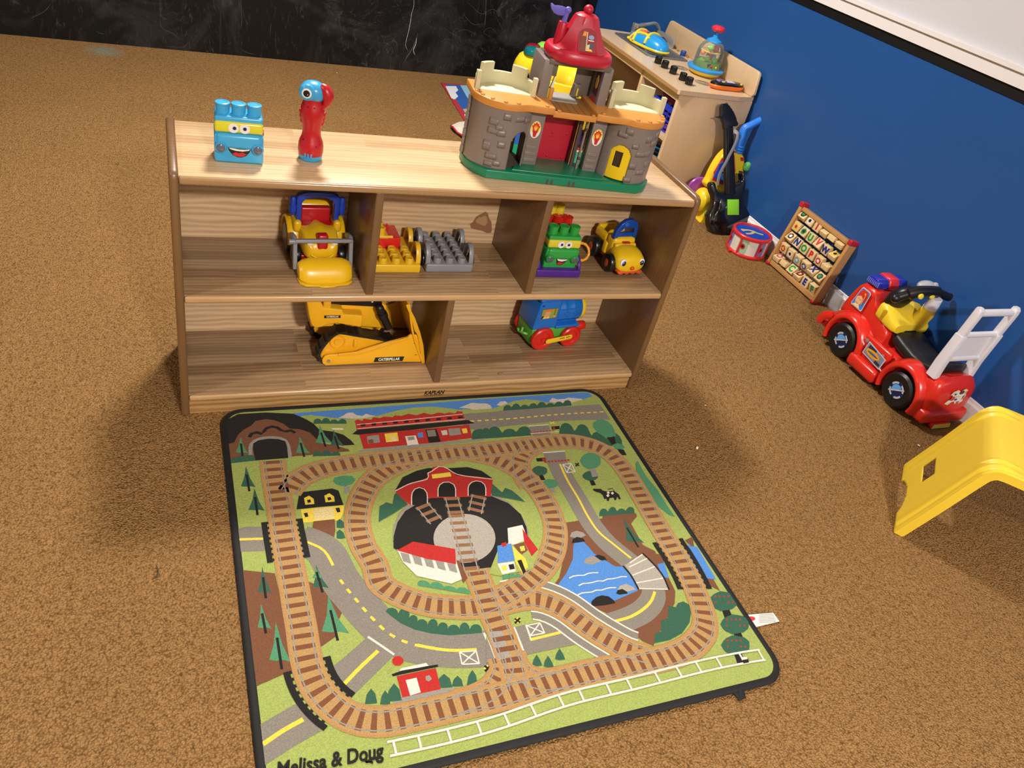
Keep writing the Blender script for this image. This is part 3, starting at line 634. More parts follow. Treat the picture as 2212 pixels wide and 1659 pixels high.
bushes(DKG, 1135, 1430, 1140, 60, ZB, 4, -0.08); pine(1335, 1155, 1400, 62, ZB, DKG, .5)
# cow
fillp(BLACK, [(1085, 925), (1085, 912), (1150, 912), (1160, 925), (1200, 935), (1260, 930), (1300, 960), (1315, 998), (1300, 1000), (1285, 975), (1275, 1005), (1262, 1005), (1255, 985), (1220, 990), (1215, 1015), (1200, 1012), (1195, 990), (1180, 1000), (1165, 965), (1140, 945), (1110, 938)], ZB)
line(BLACK, vis((ZB, [(1262, 935), (1262, 912), (1235, 908), (1205, 918)])), 0.0010)
for x, y in ((1245, 948), (1210, 945), (1207, 968)): fillp(WHT, [(x-14, y), (x, y-12), (x+14, y), (x, y+14)], ZB)
def rtree(x, y, rx, ry, zf, col, trunk=BLACK):
    fillp(trunk, [(x-rx*.2, y+ry*.6), (x+rx*.3, y+ry*.5), (x+rx*.75, y+ry*2.0), (x+rx*.15, y+ry*2.1)], zf)
    fillp(col, [(x+rx*math.cos(a*PI/7)*(1+.08*(a % 2)), y+ry*math.sin(a*PI/7)*(1+.1*((a+1) % 2))) for a in range(14)], zf)
rtree(640, 762, 62, 38, ZB, DKG); rtree(728, 870, 62, 36, ZB, MDG, RAIL); rtree(1062, 805, 62, 38, ZB, DKG); rtree(1065, 680, 82, 64, ZB, MDG, RAIL)
for x, y in ((1735, 405), (1820, 575), (1825, 730)):
    rtree(x+10, y, 100, 68, ZD, DKG)
    for k in range(7): fillp(RED, [(x-50+32*((k*3) % 5)+dx, y-35+22*((k*2) % 4)+dy) for dx, dy in ((-8, 0), (0, -9), (8, 0), (0, 9))], ZD)
fillp(MDG, [(1440, 700), (1455, 680), (1520, 800), (1620, 920), (1700, 1050), (1765, 1145), (1720, 1130), (1600, 1040), (1500, 960), (1450, 840)], ZB)
# crossing furniture by the right road
fillp(GREY, [(665, 605), (845, 590), (860, 660), (700, 680)], ZB); line(WHT, cur([(665, 612), (850, 597)], ZB), 0.0018)
line(RED, cur([(680, 690), (895, 672)], ZB), 0.0030, (0.006, 0.003)); fillp(BLACK, [(610, 660), (685, 652), (690, 682), (618, 686)], ZB); fillp(RED, [(658, 658), (682, 656), (686, 678), (662, 680)], ZB)
xbox([(830, 710), (900, 700), (935, 770), (865, 778)], ZB); line(BLACK, cur([(935, 700), (970, 722)], ZB), 0.0018); line(BLACK, cur([(965, 698), (940, 725)], ZB), 0.0018)
# lower middle: car park corner
fillp(GREY, [(0, 660), (70, 850), (0, 860)], ZD)
fillp(GREY, [(200, 600), (380, 560), (500, 580), (600, 640), (690, 715), (285, 800)], ZD)
line(WHT, cur([(205, 598), (285, 800)], ZD), 0.0022); xbox([(295, 585), (395, 565), (430, 640), (325, 660)], ZD)
line(YEL, cur([(322, 690), (575, 628)], ZD), 0.0030); line(WHT, cur([(290, 580), (330, 690)], ZD), 0.0014)
fillp(YEL, [(205, 548), (230, 522), (255, 548), (230, 572)], ZD); line(BLACK, cur([(210, 535), (250, 562)], ZD), 0.0020); line(BLACK, cur([(248, 530), (212, 568)], ZD), 0.0020)
for x, y in ((372, 800), (455, 808), (540, 755)): fillp(DKG, [(x, y), (x+28, y+45), (x+40, y+78), (x, y+84), (x-32, y+78), (x-24, y+40)], ZD)
# ---- railway
def track(P, ties=True, ballast=True, w=0.027, tie=None):
    if ballast: line('AE8350', P, w+0.0015); line(TAN, P, w-0.003)
    line(tie or TIE, P, 0.0195, (0.0098, 0.0132))
    rails.append(P)
rails = []
left = vis((ZA, [(475, 650), (490, 760), (515, 900), (540, 1050), (562, 1200), (590, 1350), (618, 1500)]), (ZCc, [(490, 250), (515, 400), (545, 560), (565, 700), (590, 830), (630, 960), (700, 1080), (810, 1190), (950, 1270), (1120, 1300), (1300, 1280), (1600, 1215), (1900, 1145)]),
           (ZD, [(30, 1125), (300, 1055), (560, 985), (800, 925), (1050, 875), (1250, 835), (1400, 795), (1520, 730), (1600, 630), (1605, 520), (1560, 380), (1490, 220), (1400, 60)]),
           (ZB, [(1740, 1400), (1640, 1240), (1540, 1070), (1440, 900), (1350, 760), (1240, 640), (1100, 560), (930, 520), (750, 520), (600, 540), (400, 565), (200, 590), (0, 610)]),
           (ZA, [(1900, 590), (1600, 615), (1250, 650), (960, 695), (780, 745), (660, 820), (600, 900)]))
ring = vis((ZA, [(1900, 600), (1560, 655), (1330, 760), (1220, 880), (1160, 1030), (1155, 1180), (1200, 1330), (1290, 1480)]), (ZCc, [(1160, 210), (1270, 290), (1470, 370), (1700, 405), (1950, 400)]),
           (ZD, [(120, 375), (270, 290), (400, 180), (490, 40)]), (ZB, [(770, 1250), (720, 1080), (620, 920), (480, 780), (300, 680), (120, 630), (-60, 605)]))
diag = vis((ZD, [(60, 440), (200, 400), (330, 385), (460, 415), (590, 480), (740, 590), (900, 690), (1050, 770), (1200, 815)]))
vert = vis((ZCc, [(1890, 60), (1930, 180), (1990, 330), (2040, 470)]), (ZD, [(110, 640), (150, 750), (190, 860), (215, 960), (240, 1060)]))
spur = vis((ZB, [(600, 560), (510, 610), (470, 700), (500, 800), (560, 900)]))
jl = vis((ZCc, [(2110, 800), (2130, 900), (2060, 1030), (1930, 1110), (1750, 1170)])); jr = vis((ZD, [(185, 780), (220, 880), (300, 960), (430, 1000), (600, 975)]))
# grey-white quay lines either side of the diagonal
for o_ in (0.041, -0.041):
    q = offs(diag, o_)[8 if o_ > 0 else 18: -12 if o_ < 0 else -6]; line(GREY, q, 0.0105); line(WHT, offs(q, 0.0095), 0.0018); line(WHT, offs(q, -0.0095), 0.0018)
for P in (jl, jr, spur): track(P)
for P in (diag, ring, vert, left): track(P)
A_ = vis((ZD, [(60, 590), (120, 740)])) if 0 else None
for q in ([(2000, 600), (2110, 590), (2180, 790), (2090, 820)],): 
    fillp('9A9488', q, ZCc)
line(TIE, vert[42:58] if len(vert) > 58 else vert[-20:], 0.021, (0.0105, 0.0125))
for P in rails:
    for o_ in (0.0165, -0.0165): line(RAIL, offs(P, o_), 0.0013)
# trestle bridge sides
def trestle(P, d, zf=None):
    line(BLACK, offs(P, d), 0.0055); line(BLACK, offs(P, d*0.86), 0.0035, (0.006, 0.008))
k0 = len(left)
def near(px, zf):
    q = atz(*zf(*px), RZ); return min(range(len(left)), key=lambda i: (left[i]-Vector((q.x, q.y, 0))).length)
i0, i1 = near((560, 1130), ZA), near((600, 1450), ZA); trestle(left[i0:i1], 0.036); trestle(left[i0:i1], -0.036)
i0, i1 = near((600, 830), ZCc), near((850, 1230), ZCc); trestle(left[i0:i1], 0.036); i2, i3 = near((570, 880), ZCc), near((860, 1240), ZCc); trestle(left[i2:i3], -0.038)
i0, i1 = near((1530, 320), ZD), near((1700, 1330), ZB); trestle(left[i0:i1], 0.036); trestle(left[i0:i1], -0.036)
# ---- roundhouse inside the ring
fillp('8E8678', [(848, 1170), (850, 1140), (862, 1110), (885, 1085), (920, 1070), (1060, 1068), (1100, 1085), (1130, 1120), (1142, 1150), (1140, 1160), (1080, 1120)], F)
fillp(BLACK, [(850, 1185), (850, 1160), (858, 1130), (875, 1105), (900, 1090), (930, 1075), (1000, 1065), (1060, 1072), (1098, 1088), (1125, 1112), (1137, 1140), (1140, 1165), (1130, 1190), (1105, 1212), (1060, 1226), (1020, 1232), (960, 1222), (890, 1205)], F)
fillp(DKG, [(818, 1128), (820, 1095), (835, 1086), (848, 1090), (852, 1070), (860, 1062), (880, 1090), (850, 1110)], F); fillp(DKG, [(1062, 1045), (1085, 1065), (1092, 1055), (1105, 1060), (1120, 1072), (1134, 1085), (1100, 1078), (1062, 1072)], F)
fillp(STONE, [(1003+67*math.cos(a*PI/16), 1164+53*math.sin(a*PI/16)) for a in range(32)], F)
fillp(BLACK, [(853, 1062), (870, 1032), (900, 1018), (925, 1012), (975, 1012), (1010, 1010), (1040, 1018), (1063, 1034), (1060, 1045), (1010, 1045), (930, 1030)], F)
fillp(RED, [(853, 1062), (885, 1045), (925, 1034), (922, 1024), (932, 1020), (935, 1010), (955, 1007), (968, 1014), (972, 1020), (980, 1022), (985, 1028), (1030, 1030), (1064, 1036), (1060, 1074), (1048, 1073), (930, 1077), (888, 1093), (870, 1080)], F)
line(WHT, vis((F, [(853, 1062), (885, 1046), (925, 1035), (922, 1025), (934, 1018), (950, 1008), (968, 1014), (983, 1024), (1010, 1030), (1064, 1036)])), 0.0012)
fillp(YEL, [(932, 1026), (972, 1021), (975, 1030), (934, 1035)], F)
for (x, y, w, h) in ((906, 1072, 17, 20), (965, 1057, 19, 17), (1030, 1055, 19, 17)):
    q = [(x-w, y+h)]+[(x+w*math.cos(PI+a*PI/8), y+h*0.9*math.sin(PI+a*PI/8)) for a in range(9)]+[(x+w*(1.0), y+h)]
    fillp(BLACK, q, F); line(WHT, cur(q, F, 3), 0.0011)
def stub(a, b):
    P = [Vector((p.x, p.y, 0)) for p in (atz(*a, RZ), atz(*b, RZ))]; P = [P[0].lerp(P[1], k/6) for k in range(7)]
    line('8A6142', P, 0.019, (0.009, 0.012)); [line(RAIL, offs(P, o_), 0.0014) for o_ in (0.0145, -0.0145)]
stub((912, 1092), (942, 1128)); stub((975, 1075), (985, 1112)); stub((1034, 1072), (1026, 1108)); stub((985, 1112), (1020, 1240))
# red shed with windows, at the foot of the turntable
fillp(WHT, [(857, 1188), (870, 1215), (900, 1245), (975, 1262), (1003, 1250), (985, 1212)], F)
for k in range(5): 
    x = 862+k*25; fillp(RAIL, [(x+2, 1194+k*5), (x+21, 1198+k*5), (x+26, 1219+k*5), (x+9, 1214+k*5)], F)
fillp(RED, [(857, 1190), (892, 1171), (983, 1187), (985, 1220), (920, 1208)], F); fillp(BROWN, [(985, 1212), (992, 1212), (1010, 1250), (1000, 1260)], F)
bushes(MDG, 902, 1015, 1265, 12, F, 4, 0.17)
# houses at the right of the turntable
fillp(GREEN, [(1130, 1150), (1165, 1185), (1150, 1230), (1080, 1245), (1055, 1240), (1075, 1190)], F)
fillp(WHT, [(1096, 1142), (1128, 1135), (1140, 1165), (1110, 1178), (1098, 1175)], F); fillp(RED, [(1128, 1143), (1162, 1188), (1148, 1203), (1132, 1172)], F); fillp(BROWN, [(1108, 1178), (1132, 1172), (1140, 1190), (1125, 1200)], F); fillp(YEL, [(1122, 1182), (1132, 1180), (1134, 1190), (1125, 1192)], F)
fillp(BLUE, [(1074, 1180), (1104, 1175), (1112, 1212), (1075, 1218)], F); fillp(YEL, [(1106, 1180), (1135, 1208), (1140, 1225), (1128, 1240), (1112, 1212)], F); fillp(BLACK, [(1117, 1212), (1126, 1210), (1136, 1236), (1130, 1241)], F)
fillp(WHT, [(1074, 1219), (1110, 1214), (1114, 1235), (1085, 1242)], F); fillp(YEL, [(1083, 1224), (1093, 1222), (1095, 1233), (1086, 1235)], F); fillp(BLACK, [(1098, 1221), (1109, 1219), (1112, 1230), (1101, 1232)], F); bushes(MDG, 1085, 1125, 1252, 10, F, 3, -0.1)
fillp(RED, [(1082, 1175), (1093, 1172), (1094, 1180), (1085, 1183)], F)
# fence along the lower edge
fa = vis((ZCc, [(1225, 1515), (1700, 1410), (2100, 1300)]), (ZD, [(600, 1125), (1100, 1005), (1600, 880), (1900, 820), (2030, 800)]))
line(WHT, offs(fa, 0.012), 0.0022); line(WHT, offs(fa, -0.012), 0.0022)
L = 0
z = nz(); A.paint(WHT)
for i in range(0, len(fa)-1, 2):
    pass
acc = 0; last = -1; nxt = 0.0; tog = 0
for i in range(1, len(fa)):
    acc += (fa[i]-fa[i-1]).length
    if acc >= nxt:
        t = (fa[i]-fa[i-1]).normalized(); n_ = Vector((-t.y, t.x, 0)); p = fa[i]
        vs = [p+n_*0.014+t*0.0022, p+n_*0.014-t*0.0022, p-n_*0.014-t*0.0022, p-n_*0.014+t*0.0022]; A.add([(v.x, v.y, z) for v in vs], [(0, 1, 2, 3)]); nxt += 0.052
fillp(WHT, [(1870, 820), (1915, 815), (1920, 840), (1880, 845)], ZD); fillp(BLACK, [(1880, 840), (1925, 832), (1930, 858), (1890, 865)], ZD)
# writing in the lower left corner
p0 = atz(*ZCc(330, 1690), RZ); p1 = atz(*ZCc(1190, 1530), RZ); d = p1-p0; ang = math.atan2(d.y, d.x); mid = (p0+p1)/2
A.paint(BLACK); A.at(mid.x, mid.y, nz(), rz=ang); A.text('Melissa & Doug', 0.034, ext=0.00003, bold=0.028, shear=0.18, width=d.length*0.98)
A.at(); line(BLACK, vis((ZCc, [(1105, 1622), (1045, 1622), (1080, 1600), (1165, 1577)])), 0.0022)
A.build('pile', rug, smooth=0, recalc=False)
# backing body under the pile
B().prism(rrect(wx-0.02, wy-0.02, 0.044, 8, cx, cy), 0.0005, RZ-0.0004).build('backing', rug, plastic('rug_backing', '3A332A', 0.9))
# sewn-in care tag on the right edge, folded strap at the front edge
tg = [atz(*ZD(*p), 0.004) for p in ((1895, 505), (2110, 488), (2158, 552), (1955, 600))]
bb = B(); bb.mat(plastic('tag_white', 'DED6CE', 0.6)); bb.add([(p.x, p.y, 0.0035) for p in tg]+[(p.x, p.y, 0.004) for p in tg], [(0, 1, 2, 3), (4, 5, 6, 7), (0, 1, 5, 4), (1, 2, 6, 5), (2, 3, 7, 6), (3, 0, 4, 7)])
def td(c_, pts, z): q = [atz(*ZD(*p), 0.004) for p in pts]; bb.mat(plastic(*c_)); bb.add([(p.x, p.y, z) for p in q], [list(range(len(q)))])
td(('tag_red', 'C8303A', 0.6), [(1945+34*math.cos(a*PI/8), 533+17*math.sin(a*PI/8)) for a in range(16)], 0.0043)
for k in range(6): td(('tag_ink', '8B8480', 0.6), [(2005, 505+k*11), (2110+k*4, 497+k*11), (2111+k*4, 500+k*11), (2006, 508+k*11)], 0.0043)
r = bb.build('care_tag', rug, smooth=0); r['label'] = 'white care tag with red oval'
P = [atz(*ZD(*p), 0.006) for p in ((1790, 1018), (1830, 1060), (1890, 1120))]
bb = B().tube([(P[0].x, P[0].y, 0.004), (P[1].x, P[1].y, 0.007), (P[2].x, P[2].y, 0.003)], 0, n=8, flat=(0.008, 0.0012), up=(0, 0, 1))
P = [atz(*ZD(*p), 0.006) for p in ((1850, 1000), (1870, 1050), (1895, 1115))]
bb.tube([(P[0].x, P[0].y, 0.004), (P[1].x, P[1].y, 0.008), (P[2].x, P[2].y, 0.004)], 0, n=8, flat=(0.006, 0.0012), up=(0, 0, 1)); bb.build('strap', rug, BLK)
# ================================================================ castle playset on the shelf top
GRY = plastic('castle_grey', '7E736C', 0.35, grain=0.04); GRYD = plastic('castle_dark', '4A3F38', 0.5); CREAM = plastic('castle_cream', 'C4BE98', 0.45); ORG = plastic('castle_orange', 'CC8A3E', 0.38)
GRN = plastic('castle_green', '0F7A56', 0.32); RDR = plastic('castle_red', 'B81A32', 0.36); PUR = plastic('flag_purple', '6A63C0', 0.3); YLW = plastic('toy_yellow', 'E3C21C', 0.3)
WHP = plastic('print_white', 'E8E4DC', 0.4); BKP = plastic('print_black', '15120F', 0.4); REDP = plastic('print_red', 'C3262A', 0.4); ORP = plastic('print_orange', 'F08A2A', 0.4); YLP = plastic('print_yellow', 'F5D04A', 0.4)
cs = thing('castle_playset', 'plastic castle playset with grey towers, red roof and green base on the shelf', 'toy castle', (0.854, 0.051, ZT+.0006), -0.122)
b = B()
base = [(-0.192, 0.0), (0.188, 0.0), (0.212, 0.016), (0.232, 0.048), (0.233, 0.09), (0.215, 0.15), (0.17, 0.185), (-0.17, 0.185), (-0.215, 0.155), (-0.234, 0.105), (-0.232, 0.062), (-0.215, 0.022)]
b.prism(base, 0.0, 0.020).prism([(-0.13, 0.012), (0.115, 0.012), (0.10, 0.04), (0.05, 0.10), (-0.06, 0.10), (-0.115, 0.045)], 0.019, 0.0235)
o = b.build('base', cs, GRN, bevel=0.004, seg=3)
b = B()
for u in (-0.045, -0.034, 0.010, 0.021): b.box(u, u+0.0055, -0.0006, 0.006, 0.001, 0.013)
b.parts('hinge_slot', cs, m=GRYD)
# towers: half round fronts with arched doorways
def tower(cu, door_a, door_w, spots, name='tower'):
    R_, cv, z0, z1 = 0.069, 0.078, 0.020, 0.157
    def fn(u, v):
        a = -PI*1.12+PI*1.24*u*1.0; return (cu+R_*math.cos(a), cv+R_*math.sin(a), z0+(z1-z0)*v)
    def skip(u, v):
        a = -PI*1.12+PI*1.24*u; x = R_*(a-door_a); zz = (z1-z0)*v
        if abs(x) > door_w/2: return False
        top = 0.062+math.sqrt(max(0, (door_w/2)**2-x*x))
        return zz < top
    bb = B(); bb.grid(fn, 84, 56, skip)
    for a, z, w, h in spots:
        w *= 1.35; h *= 1.3
        for e, k_ in ((0.0010, 1.0), (0.0020, 0.9)):
            bb.grid(lambda u, v: (cu+(R_+e)*math.cos(a+(u-.5)*w/R_*k_), cv+(R_+e)*math.sin(a+(u-.5)*w/R_*k_), z+(v-.5)*h*k_), 5, 1)
    return bb.build(name, cs, GRY, solid=0.003, smooth=50)
h_ = -PI/2
tl = tower(-0.161, -PI/2+0.62, 0.052, [(h_-0.05, .142, .013, .013), (h_-.45, .126, .016, .012), (h_-.42, .106, .020, .011), (h_-.15, .104, .015, .012), (h_-.55, .070, .013, .018), (h_-.08, .078, .013, .012), (h_-.35, .048, .020, .010), (h_-.12, .034, .012, .010), (h_+.42, .138, .020, .010), (h_+.75, .134, .016, .010), (h_-.25, .115, .012, .010), (h_-.4, .030, .014, .009)])
tr = tower(0.161, -PI/2-0.52, 0.052, [(h_-.42, .143, .014, .012), (h_-.62, .132, .018, .010), (h_+.35, .132, .013, .014), (h_+.62, .120, .013, .010), (h_+.18, .095, .020, .011), (h_+.45, .096, .014, .011), (h_+.0, .065, .013, .013), (h_+.38, .050, .018, .010), (h_-.05, .030, .014, .010), (h_+.6, .07, .012, .012), (h_-.1, .112, .012, .009), (h_+.75, .14, .012, .012)])
# dark insides, floors and the yellow door leaf
b = B()
for cu in (-0.161, 0.161):
    b.mat(plastic('castle_inside', '7A6A50', 0.5)).prism([(cu-0.06, 0.128), (cu+0.06, 0.128), (cu+0.06, 0.132), (cu-0.06, 0.132)], 0.021, 0.156)
    b.mat(plastic('tower_floor', '5E5048', 0.5)).lathe([(0.0, 0.0215), (0.060, 0.0215), (0.062, 0.024), (0.0, 0.024)], 32, (cu, 0.078, 0))
b.parts('tower_lining', cs)
b = B(); vs = []
def doorleaf(bb, cu, a0, w, h, th=0.003):
    """arched yellow leaf following the curve of the right tower, with a window and a notch"""
    R_ = 0.0662
    def inside(x, z):
        if abs(x) > w/2: return False
        if z > h-w/2 and (x*x+(z-(h-w/2))**2) > (w/2)**2: return False
        if -0.014 < x < 0.006 and 0.030 < z < 0.066+0.0: return False
        return True
    def fn(u, v):
        a = a0+(u-0.5)*w/R_; return (cu+R_*math.cos(a), 0.078+R_*math.sin(a), 0.024+h*v)
    bb.grid(fn, 26, 40, lambda u, v: not inside((u-0.5)*w, v*h))
doorleaf(b, 0.161, -PI/2-0.52, 0.050, 0.086)
dr = b.build('door', cs, YLW, solid=0.003); dr['label'] = 'yellow arched door with window'
b = B().mat(plastic('window_brown', '3A2A1C', 0.5)); a = -PI/2-0.58
b.at(0.161+0.061*math.cos(a), 0.078+0.061*math.sin(a), 0, rz=a+PI/2); b.box(-0.012, 0.009, -0.001, 0.0006, 0.052, 0.092); b.at(); b.build('door_window', dr)
# flat pillars with torch stickers, gate and dark jamb
for u0, u1 in ((-0.099, -0.063), (0.056, 0.090)):
    b = B().box(u0, u1, 0.052, 0.080, 0.020, 0.158)
    for z in (.030, .045, .060): b.box(u0+0.004, u1-0.006, 0.0505, 0.0522, z, z+0.009)
    b.build('pillar', cs, GRY, bevel=0.002)
b = B(); b.box(-0.066, 0.030, 0.106, 0.112, 0.022, 0.158)
for z in (.040, .078, .118): b.box(-0.064, 0.028, 0.1050, 0.1062, z-0.0006, z+0.0004)
for x in (-0.056, -0.020, 0.018):
    for z in (.030, .088, .135): b.ell((x, 0.1055, z), (0.0028, 0.0018, 0.0028), 10, 6)
b.build('gate', cs, RDR)
B().box(-0.064, -0.0595, 0.075, 0.112, 0.022, 0.158).build('gate_jamb', cs, GRY)
b = B(); b.mat(GRYD).box(0.030, 0.036, 0.070, 0.135, 0.022, 0.158).mat(plastic('brass_edge', 'B99A5A', 0.4)).box(0.0285, 0.0300, 0.078, 0.080, 0.022, 0.158).mat(GRYD).box(0.036, 0.050, 0.10, 0.104, 0.022, 0.158).mat(GRY).box(0.041, 0.0455, 0.058, 0.064, 0.022, 0.158)
b.mat(GRYD); [b.cyl((0.040, 0.057, z), (0.046, 0.057, z), 0.0032, n=12) for z in (.050, .120)]
b.build('gate_jamb', cs)
def sticker_torch(u, v, z):
    q = B(); q.at(u, v, z, rx=PI/2)
    def el(m, rx_, ry_, oy, e, n=20): q.mat(m); q.add([(rx_*math.cos(2*PI*k/n), oy+ry_*math.sin(2*PI*k/n), e) for k in range(n)], [list(range(n))])
    el(WHP, .0125, .0200, 0.001, 0.0002); el(YLP, .0115, .0140, 0.006, 0.0003)
    fl = [(0, .018), (.003, .013), (.0065, .015), (.006, .010), (.010, .009), (.0075, .003), (.006, -.002), (-.006, -.002), (-.0075, .003), (-.010, .009), (-.006, .010), (-.0065, .015), (-.003, .013)]
    q.mat(REDP); q.add([(x, y+.001, 0.0004) for x, y in fl], [list(range(len(fl)))]); q.mat(ORP); q.add([(x*.62, y*.6+.002, 0.0005) for x, y in fl], [list(range(len(fl)))]); el(YLP, .003, .004, .003, .0006)
    q.mat(REDP); q.add([(-.007, -.001, .0006), (.007, -.001, .0006), (.0045, -.008, .0006), (.003, -.016, .0006), (-.003, -.016, .0006), (-.0045, -.008, .0006)], [[0, 1, 2, 3, 4, 5]])
    return q.build('torch_sticker', cs, smooth=0, recalc=False)
sticker_torch(-0.081, 0.0516, 0.106); sticker_torch(0.0725, 0.0516, 0.106)
# orange deck with a lower bridge in the middle
def arc(cu, cv, r, a0, a1, n): return [(cu+r*math.cos(a0+(a1-a0)*k/n), cv+r*math.sin(a0+(a1-a0)*k/n)) for k in range(n+1)]
dl = arc(-0.161, 0.080, 0.0745, PI, PI*1.68, 18)+[(-0.100, 0.018), (-0.078, 0.017), (-0.062, 0.018), (-0.056, 0.020), (-0.056, 0.09), (-0.056, 0.150), (-0.2355, 0.150)]
drr = [(0.046, 0.020), (0.066, 0.018), (0.084, 0.016), (0.102, 0.017)]+arc(0.161, 0.080, 0.0745, PI*1.32, PI*2, 18)+[(0.2355, 0.150), (0.046, 0.150), (0.046, 0.09)]
DKB = B().prism(dl, 0.155, 0.171).prism(drr, 0.155, 0.171)
B().box(-0.057, 0.047, 0.024, 0.15, 0.152, 0.162).build('bridge', cs, plastic('bridge_brown', 'A8743A', 0.4), bevel=0.0015)
b = B(); b.box(-0.057, 0.047, 0.0218, 0.0262, 0.150, 0.1635)
for x in (-0.045, 0.038): b.cyl((x, 0.024, 0.163), (x, 0.024, 0.167), 0.005, 0.0045, 14)
b.build('bridge_edge', cs, ORG, bevel=0.001)
b = DKB
for a in (1.06, 1.17, 1.30, 1.44, 1.58): b.cyl((-0.161+0.068*math.cos(PI*a), 0.080+0.068*math.sin(PI*a), 0.170), (-0.161+0.068*math.cos(PI*a), 0.080+0.068*math.sin(PI*a), 0.1745), 0.005, 0.0045, 14)
b.cyl((-0.075, 0.024, 0.170), (-0.075, 0.024, 0.1745), 0.005, 0.0045, 14)
for a in (1.42, 1.56, 1.70, 1.83, 1.94): b.cyl((0.161+0.068*math.cos(PI*a), 0.080+0.068*math.sin(PI*a), 0.170), (0.161+0.068*math.cos(PI*a), 0.080+0.068*math.sin(PI*a), 0.1745), 0.005, 0.0045, 14)
b.cyl((0.062, 0.026, 0.170), (0.062, 0.026, 0.1745), 0.005, 0.0045, 14); dk = b.build('deck', cs, ORG, bevel=0.0018)
b = B()
for k in range(6): x = -0.05+k*0.018; b.box(x-0.0004, x+0.0004, 0.03, 0.10, 0.1618, 0.1623)
b.build('plank_grooves', dk, plastic('groove_brown', '6E4520', 0.6))
# cream battlements at the rear halves of the two tower tops
for cu in (-0.161, 0.161):
    R_ = 0.067; z0, zt = 0.168, 0.198
    n = 60; a0, a1 = -0.03*PI, 1.03*PI
    def hgt(u):
        for c0, w in ((0.0, .055), (0.30, .085), (0.68, .085), (1.0, .055)):
            if abs(u-c0) < w: return 0.217-0.006*(c0 in (0.0, 1.0))
        return zt
    vs = []; fs = []; us = []
    u = 0.0
    for c0, w in ((0.0, .055), (0.30, .085), (0.68, .085), (1.0, .055)):
        for uu in (c0-w, c0-w+0.0005, c0+w-0.0005, c0+w): us.append(uu)
    us = sorted([x for x in us if 0 <= x <= 1]+[k/n for k in range(n+1)])
    rings = []
    for u in us:
        a = a0+(a1-a0)*u; h = hgt(u+1e-7 if u < 1 else u-1e-7)
        if any(abs(u-(c0-w)) < 1e-9 or abs(u-(c0+w)) < 1e-9 for c0, w in ((0.0, .055), (0.30, .085), (0.68, .085), (1.0, .055))): h = zt
        c_, s_ = math.cos(a), math.sin(a); ri, ro = R_-0.0060, R_+0.0035
        rings.append([(cu+ri*c_, 0.084+ri*s_, z0), (cu+ro*c_, 0.084+ro*s_, z0), (cu+ro*c_, 0.084+ro*s_, h), (cu+ri*c_, 0.084+ri*s_, h)])
    B().loft(rings).build('battlement', cs, CREAM, bevel=0.0022, seg=3)
    B().prism([(cu+R_*.92*math.cos(a0+(a1-a0)*k/30), 0.088+R_*.84*math.sin(a0+(a1-a0)*k/30)) for k in range(31)], 0.1705, 0.1725).build('battlement_floor', cs, plastic('floor_cream', 'D6D3AE', 0.5), bevel=0.001)
# upper room: two grey walls, floor, back arches, roof
b = B().box(-0.084, -0.060, 0.085, 0.175, 0.160, 0.254).box(0.062, 0.084, 0.085, 0.175, 0.160, 0.254); b.parts('upper_wall', cs, m=GRY, bevel=0.0015)
b = B().box(-0.072, 0.076, 0.082, 0.170, 0.246, 0.258); b.box(-0.060, -0.046, 0.095, 0.110, 0.218, 0.248); b.build('lintel', cs, plastic('lintel_grey', '6B5F55', 0.4), bevel=0.0015)
b = B().prism([(0.024, .246), (0.062, .246), (0.062, .166), (0.016, .166), (0.020, .200), (0.020, .228)], 0.150, 0.154, 'xz'); b.box(0.018, 0.036, 0.138, 0.150, 0.166, 0.196); b.build('arch_wall', cs, plastic('lintel_grey', '6B5F55'), bevel=0.001)
b = B().box(0.026, 0.030, 0.1355, 0.1382, 0.170, 0.188); b.box(-0.0585, -0.0535, 0.098, 0.106, 0.166, 0.190); b.parts('lever', cs, m=YLW, bevel=0.001)
b = B().box(-0.0535, -0.043, 0.096, 0.108, 0.163, 0.192); b.build('torch_holder', cs, ORG, bevel=0.002)
B().prism([(-0.052, .192), (-0.045, .192), (-0.047, .222)], 0.099, 0.105, 'xz').build('torch_flame', cs, WHP)
b = B().mat(plastic('banner_purple', '53183F', 0.5)); b.box(0.0605, 0.0618, 0.095, 0.125, 0.186, 0.240); b.mat(YLP); b.prism([(0.102, .222), (0.110, .232), (0.118, .222), (0.116, .205), (0.110, .200), (0.104, .205)], 0.0598, 0.0604, 'yz'); b.mat(REDP); b.box(0.060, 0.0606, 0.10, 0.125, 0.166, 0.182); b.build('banner', cs)
B().prism([(-0.044, 0.10), (0.022, 0.10), (0.030, 0.168), (-0.052, 0.168)], 0.1615, 0.1645).build('upper_floor', cs, plastic('upper_floor', '9A948A', 0.5), bevel=0.001)
rc = (0.0, 0.118)
def sq(r, z, e=0.75, n=48): 
    out = []
    for k in range(n):
        a = 2*PI*k/n; c_, s_ = math.cos(a), math.sin(a); out.append((rc[0]+r*math.copysign(abs(c_)**e, c_), rc[1]+r*0.80*math.copysign(abs(s_)**e, s_), z))
    return out
b = B().loft([sq(0.064, .256), sq(0.073, .257), sq(0.077, .262), sq(0.078, .270), sq(0.0755, .278), sq(0.072, .282), sq(0.068, .283), sq(0.064, .282)]); b.build('roof_rim', cs, RDR)
b = B()
n = 48
def rf(r, z, flat):
    out = []
    for k in range(n):
        a = 2*PI*k/n+PI/8; d = ((a % (PI/4))-PI/8); rr = r*(1-flat+flat*math.cos(PI/8)/math.cos(d)); out.append((rc[0]+rr*math.cos(a-PI/8+0.0), rc[1]+rr*0.85*math.sin(a-PI/8), z))
    return out
